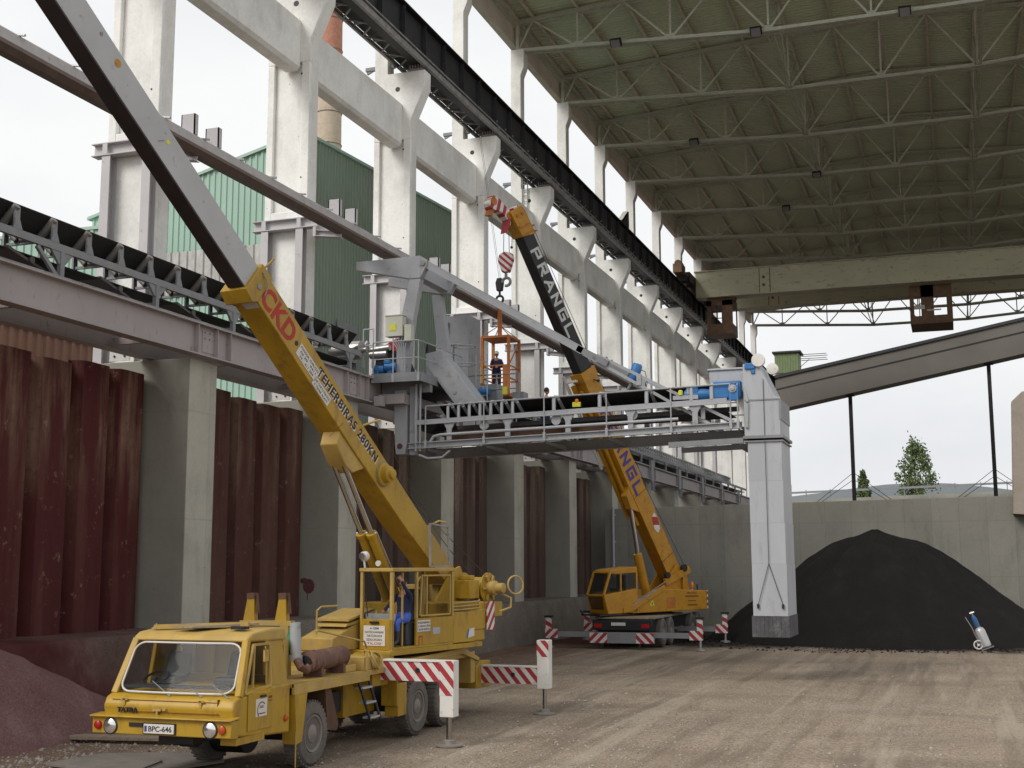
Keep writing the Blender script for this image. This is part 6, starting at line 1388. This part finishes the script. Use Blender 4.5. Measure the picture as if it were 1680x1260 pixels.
c = MB(); c.lathe((.15, 3.0, 2.72), (1, 0, 0), [(.34, 0), (.34, .03), (.24, .04), (.24, .62), (.34, .63), (.34, .66), (.1, .67)], 28); w_ = B1(c, 'winch_drum', YEL)
c = MB(); c.lathe((.86, 3.0, 2.72), (1, 0, 0), [(.16, -.05), (.16, .14), (.11, .18), (.11, .34), (.06, .36)], 18)
for k in range(6): c.beam((.85, 3.0, 2.72), (.85, 3.0+.3*cos(k*1.05), 2.72+.3*sin(k*1.05)), .05, .04, up=(1, 0, 0))
B1(c, 'winch_gear', YELD, w_)
c = MB(); c.box((-.1, 2.5, 2.1), (1.0, 3.3, 2.42)); c.box((.2, 2.2, 2.5), (.8, 2.62, 2.9)); c.box((.5, 2.3, 2.9), (.75, 2.5, 3.0)); B1(c, 'winch_frame', YEL, bevel=.015)
c = MB(); c.torus((1.25, 3.45, 2.78), (.9, -.5, .1), .2, .022, 22, 8); c.path([(1.1, 3.05, 2.6), (1.3, 3.15, 2.5), (1.32, 3.1, 2.3), (1.25, 2.7, 2.22)], .025); B1(c, 'hose_ring', YELD)
c = MB(); c.box((-.6, .85, 2.45), (.1, 1.6, 2.75)); c.box((-1.0, 2.2, 2.3), (.0, 2.7, 2.8)); B1(c, 'valve_block', YELD, bevel=.02)
# boom
BE = R(38.75); ce, se = cos(BE), sin(BE)
def bp(s_, d): return (2.40-s_*ce-d*se, 3.12+s_*se-d*ce)
def bp3(x, s_, d): return V((x, *bp(s_, d)))
BL0, BL1 = -.20, .35
c = MB(); c.prism([bp(*q) for q in ((-.15, .03), (8.66, 0), (8.66, .57), (4.5, .62), (2.2, .60), (.1, .48))], 'x', BL0, BL1); boom = B1(c, 'base_boom', YEL, bevel=.015)
c = MB(); c.prism([bp(*q) for q in ((8.35, -.03), (8.72, -.03), (8.72, .66), (8.45, .72), (8.35, .60))], 'x', BL0-.03, BL1+.03); B1(c, 'boom_collar', YEL, boom, bevel=.012)
c = MB(); c.tube(bp3(BL1+.03, 8.5, .36), bp3(BL1+.045, 8.5, .36), .055, n=14); c.tube(bp3(BL1+.03, 8.55, .12), bp3(BL1+.05, 8.55, .12), .03, n=10); c.path([bp3(BL1+.04, 8.62, .1), bp3(BL1+.08, 8.4, .2), bp3(BL1+.05, 8.3, .4)], .012); B1(c, 'collar_fitting', RUNR, boom)
c = MB(); c.path([bp3(.3, 8.6, -.02), bp3(.42, 8.62, -.16), bp3(.5, 8.66, -.22)], .022); c.path([bp3(.3, 4.55, -.02), bp3(.55, 4.55, -.12), bp3(.62, 4.5, -.2)], .022); c.path([bp3(.2, 1.4, -.02), bp3(.4, 1.3, -.3), bp3(.5, 1.2, -.34)], .022); B1(c, 'rope_guide', YELD, boom)
c = MB(); c.box((BL0-.04, 0, 0), (BL0, 0, 0)) if False else None
c = MB(); c.prism([bp(*q) for q in ((3.95, .58), (5.05, .58), (4.95, .86), (4.5, .98), (4.2, .94))], 'x', BL0+.10, BL1-.04); B1(c, 'ram_bracket', YELD, boom, bevel=.02)
c = MB(); c.lathe(bp3(BL1, 3.45, .30), (1, 0, 0), [(.24, 0), (.24, .05), (.20, .07), (.17, .07), (.165, .18), (.10, .20), (.095, .26), (.02, .27)], 28); B1(c, 'rotary_cap', YEL, boom)
c = MB(); c.tube(bp3(BL1, 3.45, .30), bp3(BL1+.02, 3.45, .30), .26, n=26); B1(c, 'cap_ring', RUNR, boom)
c = MB(); c.tube(bp3(BL1-.01, 7.10, .33), bp3(BL1+.006, 7.10, .33), .05, n=16); B1(c, 'boom_hole', BLK, boom)
c = MB(); c.beam(bp3(BL1+.002, 5.25, .95), bp3(BL1+.002, 5.1, .45), .004, .012, up=(1, 0, 0)); c.box((BL1-.05, -.6, 3.2), (BL1-.04, -.59, 3.21)); B1(c, 'boom_seam', LBROWN, boom)
c = MB(); c.prism([bp(*q) for q in ((8.2, .045), (15.3, .045), (15.3, .585), (8.2, .585))], 'x', -.03, .31); mid = B1(c, 'inner_boom', GREYB, boom, bevel=.008)
c = MB(); c.prism([bp(*q) for q in ((8.74, .589), (15.3, .589), (15.3, .62), (8.74, .62))], 'x', -.035, .312); B1(c, 'underside_plate', DARKB, mid)  # thin dark plate covering the underside of the inner boom
c = MB(); c.prism([bp(*q) for q in ((15.3, .11), (16.1, .11), (16.1, .52), (15.3, .52))], 'x', .0, .28); B1(c, 'tip_boom', GREYB, boom)
def disc(s_, d, r_, name, mat, sx=1): c = MB(); c.tube(bp3(.31, s_, d), bp3(.3145, s_, d), r_, n=18); return B1(c, name, mat, mid)
disc(13.05, .22, .07, 'orange_dot', ORG); disc(11.55, .24, .04, 'yellow_dot', YELS); disc(13.55, .17, .035, 'boom_bolt', RUNR)
c = MB(); c.beam(bp3(.312, 11.62, .28), bp3(.312, 11.70, .42), .004, .02, up=(1, 0, 0)); B1(c, 'red_mark', DKRED, mid)
def Mb(s_, d, off=.004): return M1 @ FM(bp3(BL1+off, s_, d), (0, ce, -se), (0, se, ce))
text('lettering', 'CKD', Mb(8.34, .49, .001), .39, DKRED, boom, width=1.12, ext=.004, bold=.035, spacing=1.05)
for i, (dx, dy, m_) in enumerate(((.028, -.02, PAPER), (0, 0, LBLACK))):
    text('lettering', 'TEHERBIRAS 280KN', Mb(6.32, .31, .001+.004*i) @ Matrix.Translation((dx, dy, 0)), 
         .185, m_, boom, width=2.5, ext=.003, bold=.022, spacing=1.12)
sign1(Mb(7.0, .49, .002), .74, .27, [('PONGOR  DARUZAS', .92), ('06 20   9411', .8), ('24    411 204', .7)], 'boom_sign')
sign1(Mb(6.3, .57, .002), .62, .20, [('NE TARTOZKODJ', .9), ('A TEHER ALATT', .85)], 'boom_sign', red=())
# lifting rams
for x in (-.02, .22):
    T_ = bp3(x, 4.5, .9); F_ = V((x, .25, 2.55)); d = (F_-T_).normalized(); K_ = T_+d*((F_-T_).length*.52)
    c = MB(); c.tube(T_, K_, .055, n=14); B1(c, 'ram_rod', CHROME)
    c = MB(); c.tube(K_, F_, .10, n=18); c.tube(K_-d*.03, K_+d*.05, .115, n=18); rb = B1(c, 'ram_barrel', YEL)
    c = MB(); c.ball(K_+V((.1, 0, .02)), .03, n=8); c.ball(K_+V((-.1, -.02, .02)), .03, n=8); c.path([K_+V((.12, 0, .05)), K_+d*.5+V((.13, 0, .05)), F_+V((.13, 0, .1))], .014); B1(c, 'ram_fitting', STEEL, rb)
c = MB(); c.path([bp3(.07, 15.2, -.06), bp3(.07, 8.7, -.10), bp3(.07, 4.5, -.16), bp3(.25, 0.4, -.25), V((.4, 3.0, 2.98))], .011, 5); c.path([bp3(.16, 15.2, -.04), bp3(.16, 8.7, -.06), bp3(.12, 1.0, -.12)], .009, 5)
B1(c, 'hoist_rope', ROPE)
c = MB(); c.path([bp3(.5, 4.5, -.18), V((.6, .9, 4.2)), V((.8, 2.9, 3.0))], .008, 5); B1(c, 'signal_cable', ROPE)
DL = V((.13, -.12, 0))
J = dict(pelvis=(.93, -.62, 2.22), spine=(.93, -.60, 2.38), chest=(.93, -.62, 2.56), neck=(.93, -.66, 2.70), shoL=(1.10, -.64, 2.61), shoR=(.77, -.64, 2.61), elbL=(1.16, -.86, 2.73), elbR=(.72, -.86, 2.42),
         wriL=(1.15, -1.02, 2.90), wriR=(.78, -1.08, 2.36), hipL=(1.02, -.66, 2.18), hipR=(.84, -.66, 2.18), kneL=(1.08, -1.06, 2.16), kneR=(.80, -1.06, 2.18), ankL=(1.08, -1.06, 1.78), ankR=(.80, -1.12, 1.78), toeL=(1.08, -1.20, 1.73), toeR=(.80, -1.26, 1.73))
J = {k: V(v)+DL for k, v in J.items()}
person('person', tuple(M1 @ V((.93, -.62, 1.68))), 'operator in blue overalls seated at the open door of the yellow crane cab', J, NAVY, OVERALL, head_dir=(.15, -1, .15), scale=.86, M=M1)


# ------------------------------------------------------------------ orange mobile crane by the stockpile wall
C2 = thing('mobile_crane', (-12.57, 52, 0), 'orange mobile crane at the back of the yard with a black upper boom', 'mobile crane')
QX0, QX1, QY = -13.87, -11.27, 48.5
mb = MB(); mb.box((QX0+.25, QY+.3, .62), (QX1-.25, 58.4, 1.12)); mb.build('chassis', BLK, C2)
mb = MB(); mb.box((QX0+.1, QY+.5, 1.12), (QX1-.1, 58.2, 1.2)); mb.box((QX0+.3, QY+.12, 1.13), (QX1-.3, QY+1.2, 1.19)); mb.build('deck', WOOD, C2, bevel=.01)
mb = MB(); mb.box((QX0, QY, .2), (QX1, QY+.14, .62)); mb.build('rear_bumper', MGREY, C2, bevel=.01)
mb = MB(); mb.box((QX0+.01, QY-.015, .21), (QX0+.72, QY-.002, .60)); mb.build('warning_board', ST_XZm, C2)
mb = MB(); mb.box((QX1-.72, QY-.015, .21), (QX1-.01, QY-.002, .60)); mb.build('warning_board', ST_XZp, C2)
mb = MB(); mb.box((QX0+.1, QY+.06, .70), (QX1-.1, QY+.3, 1.1)); mb.build('rear_panel', BLK, C2, bevel=.02)
for x in (QX0+.2, QX1-.5): 
    mb = MB(); mb.box((x, QY+.03, .80), (x+.3, QY+.058, .95)); mb.build('tail_light', REDL, C2)
mb = MB(); mb.box((QX0+.88, QY+.035, .88), (QX0+1.45, QY+.058, 1.0)); mb.build('number_plate', PAPER, C2)
mb = MB(); mb.box((QX0+.5, QY-.02, .05), (QX0+.58, QY+.02, .2)); mb.box((QX1-.6, QY-.02, .05), (QX1-.52, QY+.02, .2)); mb.build('towing_eye', BLK, C2)
for y in (50.4, 51.8, 56.2, 57.6):
    wheel(C2, QX1-.02, y, .56, .34, 1); wheel(C2, QX0+.02, y, .56, .34, -1)
def outrig2(y, xs_, s_):
    xa = -12.57+s_*1.0
    mb = MB(); mb.box((xa, y-.1, .42), (xs_, y+.1, .62)); mb.build('outrigger_beam', MGREY, C2)
    mb = MB(); mb.box((xs_-s_*.50, y-.13, .36), (xs_+s_*.02, y-.105, .72)); mb.box((xs_-s_*.50, y-.105, .40), (xs_, y+.12, .68)); mb.build('outrigger_box', ST_XZp if s_ > 0 else ST_XZm, C2)
    mb = MB(); mb.box((xs_-s_*.2, y-.12, .70), (xs_, y+.06, 1.16)); mb.build('jack_leg', ST_Z, C2)
    mb = MB(); mb.box((xs_-s_*.26, y-.15, 1.16), (xs_+s_*.05, y+.09, 1.24)); mb.build('jack_cap', BLK, C2)
    mb = MB(); mb.tube((xs_-s_*.1, y, .4), (xs_-s_*.1, y, .05), .05, n=10); mb.lathe((xs_-s_*.1, y, -.03), (0, 0, 1), [(.22, 0), (.22, .05), (.08, .09)], 16); mb.build('jack_rod', STEEL, C2)
for y in (48.75, 54.3):
    outrig2(y, -15.72, -1); outrig2(y, -9.42, 1)
A2 = R(30); M2 = Matrix(((cos(A2), sin(A2), 0, -11.3), (-sin(A2), cos(A2), 0, 52.0), (0, 0, 1, 0), (0, 0, 0, 1)))
def B2(mb, name, mat, par=None, bevel=0, seg=2): return mb.build(name, mat, par or C2, M2, bevel, seg)
B2(MB().lathe((-1.25, .2, 1.16), (0, 0, 1), [(.9, 0), (.9, .1), (.8, .12), (.8, .2)], 28), 'slewing_ring', BLK)
c = MB(); c.prism([(-2.3, 1.30), (2.2, 1.36), (2.22, 2.16), (-.2, 2.24), (-.7, 2.22), (-2.0, 1.66), (-2.3, 1.6)], 'x', -.45, 0); c.prism([(-1.4, 1.32), (2.2, 1.36), (2.22, 2.16), (.4, 2.20), (-1.4, 1.8)], 'x', -2.4, -.452); bd = B2(c, 'engine_house', ORG, bevel=.03)
c = MB(); c.box((0, -.32, 1.46), (.006, .20, 1.90)); B2(c, 'grille', ORGD, bd)
c = MB(); c.prism([(-1.34, 1.60), (-1.06, 1.60), (-1.2, 1.83)], 'x', .0, .006); B2(c, 'warning_triangle', YELS, bd)
c = MB(); c.prism([(-1.26, 1.63), (-1.14, 1.63), (-1.2, 1.74)], 'x', .006, .009); B2(c, 'triangle_mark', BLK, bd)
def M2f(al, z, off=.003): return M2 @ FM((off, al, z), (0, 1, 0), (0, 0, 1))
text('lettering', 'PRANGL', M2f(.95, 2.03), .075, LBROWN, bd, width=.62, bold=.02); 
c = MB(); c.box((0, .82, 1.90), (.004, 1.66, 1.96)); c.box((0, 1.0, 1.72), (.004, 1.5, 1.76)); c.box((0, .98, 1.54), (.004, 1.54, 1.60)); B2(c, 'faded_lettering', LBROWN, bd)
c = MB(); c.box((-.04, 2.222, 1.40), (.02, 2.25, 2.16)); B2(c, 'corner_stripes', stripes('stripes_corner', (0, 0, 1), 4.2), bd)
c = MB(); c.prism([(-2.9, 1.32), (-2.35, 1.40), (-.4, 2.24), (-.5, 2.42), (-2.0, 1.80), (-2.9, 1.55)], 'x', -.02, .05); B2(c, 'access_ramp', ORG, bd, bevel=.01)
c = MB(); c.path([(.03, -2.2, 1.75), (.03, -.4, 2.55), (.03, -.2, 2.4)], .018); c.path([(.03, -2.35, 1.62), (.03, -.9, 2.25)], .03); B2(c, 'hand_rail', RUNR, bd)
# cab
cp = [(-3.72, 1.30), (-3.95, 2.08), (-3.58, 2.98), (-3.3, 3.06), (-2.05, 3.16), (-2.02, 1.33)]
c = MB(); c.prism([(-3.72, 1.30), (-3.95, 2.06), (-2.02, 2.38) if False else (-2.02, 2.30), (-2.02, 1.33)], 'x', -1.0, 0); cb = B2(c, 'cab', ORG, bevel=.03)
c = MB(); c.prism([(-3.60, 2.90), (-3.56, 3.0), (-3.2, 3.08), (-2.05, 3.17), (-2.03, 2.92), (-3.3, 2.86)], 'x', -1.0, 0); B2(c, 'cab_roof', ORG, cb, bevel=.03)
c = MB()
for x in (-.96, -.04): c.beam((x, -3.93, 2.06), (x, -3.55, 2.95), .075, .075, up=(1, 0, 0)); c.beam((x, -2.98, 2.16), (x, -2.98, 2.95), .07, .07, up=(1, 0, 0)); c.beam((x, -2.07, 2.28), (x, -2.07, 2.95), .09, .07, up=(1, 0, 0))
B2(c, 'cab_post', ORG, cb)
c = MB(); c.add([(-.92, -3.90, 2.08), (-.08, -3.90, 2.08), (-.08, -3.56, 2.90), (-.92, -3.56, 2.90)], [(0, 1, 2, 3)]); B2(c, 'windscreen', GLASSD, cb)
c = MB(); c.add([(-.03, -3.86, 2.14), (-.03, -3.02, 2.22), (-.03, -3.02, 2.88), (-.03, -3.55, 2.86)], [(0, 1, 2, 3)]); c.add([(-.03, -2.95, 2.24), (-.03, -2.12, 2.32), (-.03, -2.12, 2.92), (-.03, -2.95, 2.90)], [(0, 1, 2, 3)]); B2(c, 'side_window', GLASSD, cb)
c = MB(); c.add([(-.97, -3.86, 2.14), (-.97, -2.12, 2.30), (-.97, -2.12, 2.92), (-.97, -3.55, 2.86)], [(0, 1, 2, 3)]); B2(c, 'far_window', GLASSD, cb)
c = MB(); c.add([(-.90, -3.965, 2.0), (-.10, -3.965, 2.0), (-.16, -3.80, 1.48), (-.84, -3.80, 1.48)], [(0, 1, 2, 3)]); B2(c, 'lower_window', GLASSD, cb)
c = MB(); c.box((-.75, -2.9, 1.8), (-.3, -2.5, 2.3)); c.box((-.75, -2.5, 2.25), (-.3, -2.38, 2.82)); B2(c, 'seat', SEATM, cb, bevel=.03)
c = MB(); c.box((-1.05, -4.2, 1.24), (.0, -3.1, 1.30)); c.path([(-1.0, -4.15, 1.3), (-1.0, -4.3, 1.45)], .03); B2(c, 'step', BLK, cb)
c = MB(); c.tube((-.8, 1.7, 2.2), (-.8, 1.7, 2.45), .02, n=6); c.lathe((-.3, 1.62, 2.17), (0, 0, 1), [(.05, 0), (.02, .06), (.06, .14), (.07, .26), (.02, .36)], 12); B2(c, 'beacon', AMBER, bd)
c = MB(); c.tube((-.4, 2.05, 2.16), (-.4, 2.05, 2.42), .03, n=6); B2(c, 'exhaust', BLK, bd)
# boom
e2 = R(58.3); c2, s2 = cos(e2), sin(e2); G0, G1 = -1.52, -.90
def gp(s_, d): return (1.64-s_*c2-d*s2, 3.05+s_*s2-d*c2)
def gp3(x, s_, d): return V((x, *gp(s_, d)))
c = MB(); c.prism([gp(*q) for q in ((-.45, .06), (9.75, .0), (9.75, .80), (4.5, .90), (.2, .86), (-.45, .5))], 'x', G0, G1); b2 = B2(c, 'base_boom', ORG, bevel=.015)
c = MB(); c.prism([gp(*q) for q in ((9.4, -.025), (9.8, -.025), (9.8, .84), (9.4, .84))], 'x', G0-.03, G1+.03); B2(c, 'boom_collar', ORG, b2)
c = MB(); c.prism([gp(*q) for q in ((9.0, .07), (15.9, .07), (15.9, .68), (9.0, .74))], 'x', G0+.06, G1-.05); u2 = B2(c, 'inner_boom', BLK, b2, bevel=.01)
c = MB(); c.prism([gp(*q) for q in ((15.75, -.0), (16.8, .02), (17.05, .12), (17.0, .80), (15.9, .74))], 'x', G0+.02, G1-.01); hd_ = B2(c, 'boom_head', ORG, b2, bevel=.02)
c = MB()
for s_, d in ((16.75, .25), (16.75, .55), (16.3, .65)): c.tube(gp3(G1-.012, s_, d), gp3(G1+.03, s_, d), .07, n=12)
for s_ in (15.95, 16.25): c.beam(gp3(G1, s_, .05), gp3(G1, s_, .7), .03, .04, up=(1, 0, 0))
c.tube(gp3(G1-.3, 16.1, -.1), gp3(G1+.08, 16.1, -.02), .03, n=6); c.tube(gp3(G1-.3, 15.9, -.1), gp3(G1+.08, 15.85, -.02), .03, n=6); B2(c, 'head_fitting', ORGD, hd_)
c = MB(); c.prism([gp(16.95, .10), gp(17.05, .55), gp(16.55, .95), gp(16.35, 1.35), (-8.0, 16.78), (-8.35, 17.05), (-8.88, 17.10), (-9.0, 17.32), (-8.78, 17.66), (-8.5, 17.62), (-7.95, 17.2), (-7.5, 17.5)], 'x', -1.40, -1.02); B2(c, 'sheave_head', ST_HEAD, b2, bevel=.02)
c = MB(); c.tube((-1.42, -8.75, 17.42), (-1.0, -8.75, 17.42), .16, n=16); c.tube((-1.42, -7.95, 16.98), (-1.0, -7.95, 16.98), .15, n=16); c.prism([(-8.95, 16.85), (-8.75, 16.85), (-8.6, 17.2), (-8.8, 17.2)], 'x', -1.36, -1.1); B2(c, 'sheave', ORGD, b2)
# lettering of straight strokes
GLY = {'P': [(0, 0, 0, 1), (0, 1, .72, 1), (.72, 1, .72, .48), (.72, .48, .25, .48)], 'R': [(0, 0, 0, 1), (0, 1, .72, 1), (.72, 1, .72, .5), (.72, .5, .2, .5), (.3, .5, .75, 0)],
       'A': [(0, 0, .42, 1), (.42, 1, .84, 0), (.22, .3, .62, .3)], 'N': [(0, 0, 0, 1), (0, 1, .72, 0), (.72, 0, .72, 1)], 'G': [(.75, 1, 0, 1), (0, 1, 0, 0), (0, 0, .75, 0), (.75, 0, .75, .5), (.75, .5, .4, .5)], 'L': [(0, 1, 0, 0), (0, 0, .85, 0)]}
def strokes(word, M, h, wid, mat, par, name='lettering', th=.27):
    c = MB(); x = 0; adv = wid/len(word)/.95; k = 0; sx = adv*.74
    for ch in word:
        for (a, b_, p, q) in GLY[ch]:
            P_, Q_ = V((x+a*sx, b_*h, .003+k*.0006)), V((x+p*sx, q*h, .003+k*.0006)); d = (Q_-P_).normalized()*h*th*.5; c.beam(P_-d, Q_+d, h*th, .004, up=(0, 0, 1)); k += 1
        x += adv
    return c.build(name, mat, par, M)
def Mg(s_, d, off): return M2 @ FM(gp3(off, s_, d), (0, c2, -s2), (0, s2, c2))
strokes('PRANGL', Mg(15.2, .58, G1-.05), .40, 3.85, LWHITE, u2)
strokes('PRANGL', Mg(7.9, .66, G1), .44, 3.9, LBLUE, b2)
c = MB(); c.prism([gp(*q) for q in ((2.9, .16), (2.6, .10), (2.15, .22), (2.05, .42), (2.3, .52), (2.8, .40))], 'x', G1+.001, G1+.012); B2(c, 'warning_plate', RWPLATE, b2)
c = MB(); c.beam(gp3(G1+.002, 4.0, .02), gp3(G1+.002, 4.0, .86), .012, .03, up=(1, 0, 0)); c.beam(gp3(G1+.002, .9, .02), gp3(G1+.002, .9, .84), .012, .03, up=(1, 0, 0)); B2(c, 'boom_seam', LBROWN, b2)
c = MB(); c.beam(gp3(G0+.05, 9.4, .98), gp3(G0+.05, 3.2, 1.10), .14, .16); c.beam(gp3(G0+.32, 9.1, .94), gp3(G0+.32, 2.8, 1.05), .12, .14); jb = B2(c, 'stowed_jib', ORG, b2)
c = MB(); c.beam(gp3(G0-.18, 9.9, 1.06), gp3(G0-.18, 5.6, 1.16), .08, .12); c.beam(gp3(G0-.3, 9.6, 1.0), gp3(G0+.4, 9.6, 1.0), .1, .1); B2(c, 'jib_bar', PAPER, b2)
c = MB(); c.tube(gp3(-1.05, 3.9, 1.08), V((-1.05, -.85, 3.5)), .09, n=14); B2(c, 'ram_rod', CHROME)
c = MB(); c.tube((-1.05, -.92, 3.7), (-1.05, -.38, 1.9), .19, n=20); B2(c, 'ram_barrel', ORG)
c = MB(); c.prism([gp(*q) for q in ((3.3, .85), (4.6, .85), (4.3, 1.2), (3.7, 1.25))], 'x', -1.25, -.92); B2(c, 'ram_bracket', ORG, b2)
c = MB(); c.prism([(.15, 2.1), (2.0, 2.1), (1.8, 3.05), (1.2, 3.25)], 'x', -1.62, -1.55); c.prism([(.15, 2.1), (2.0, 2.1), (1.8, 3.05), (1.2, 3.25)], 'x', -.86, -.79); B2(c, 'boom_bracket', ORG)
c = MB(); c.beam((-.70, .35, 2.5), (-.70, 1.9, 3.05), .12, .28, up=(0, 0, 1)); c.beam((-.7, 1.5, 2.2), (-.7, 1.5, 2.9), .08, .08, up=(1, 0, 0)); ha = B2(c, 'hoist_arm', ORG)
c = MB(); c.tube((-.75, 1.55, 3.1), (-.62, 1.55, 3.1), .16, n=14); c.tube((-.75, .5, 2.8), (-.62, .5, 2.8), .14, n=14); c.lathe((-1.4, 1.3, 2.55), (1, 0, 0), [(.3, 0), (.3, .04), (.22, .05), (.22, .5), (.3, .51), (.3, .55)], 22); B2(c, 'winch', BLK)
c = MB(); c.path([gp3(-1.0, 15.9, -.08), gp3(-1.0, 4.3, -.14), V((-.9, .55, 2.95))], .012, 5); c.path([gp3(-1.1, 4.4, -.14), V((-.7, 1.55, 3.28))], .012, 5); B2(c, 'hoist_rope', ROPE)
c = MB(); c.path([gp3(-.88, 9.3, .3), gp3(-.78, 9.25, .3), gp3(-.74, 9.2, .25)], .03); c.ball(gp3(-.72, 9.2, .25), .07, n=8); c.path([(-1.0, -3.2, 3.1), (-1.0, -3.2, 5.1)], .012) if False else None; B2(c, 'boom_lamp', BLK, b2)
# its hook block
hx = M2 @ V((-1.2, -7.95, 14.6))
t = thing('hook_block', tuple(hx), 'red and white striped hook block hanging from the orange crane boom', 'hook block')
HZ = hx.z
mb = MB(); mb.prism([(hx.x-.16, HZ+.1), (hx.x+.13, HZ+.1), (hx.x+.30, HZ+.62), (hx.x+.25, HZ+.84), (hx.x-.02, HZ+.93), (hx.x-.25, HZ+.84), (hx.x-.33, HZ+.62)], 'y', hx.y-.14, hx.y+.14); mb.build('block', ST_HOOK, t, bevel=.03)
mb = MB(); mb.torus((hx.x, hx.y, HZ-.28), (0, 1, 0), .16, .06, 22, 8, -2.5, 2.7); mb.tube((hx.x-.02, hx.y, HZ-.14), (hx.x-.02, hx.y, HZ+.06), .06, n=10); mb.build('hook', RUNR, t)
mb = MB()
for dx in (-.12, .12): mb.tube((hx.x+dx, hx.y, HZ+.9), (hx.x+dx*.8, hx.y, 16.95), .014, n=5)
mb.tube((hx.x+.22, hx.y, HZ+1.1), (hx.x+.3, hx.y, 16.7), .01, n=5); mb.build('rope', ROPE, t)
mb = MB(); mb.ball((hx.x+.22, hx.y, HZ+1.1), .06, n=8); mb.build('limit_weight', BLK, t)

#PART6
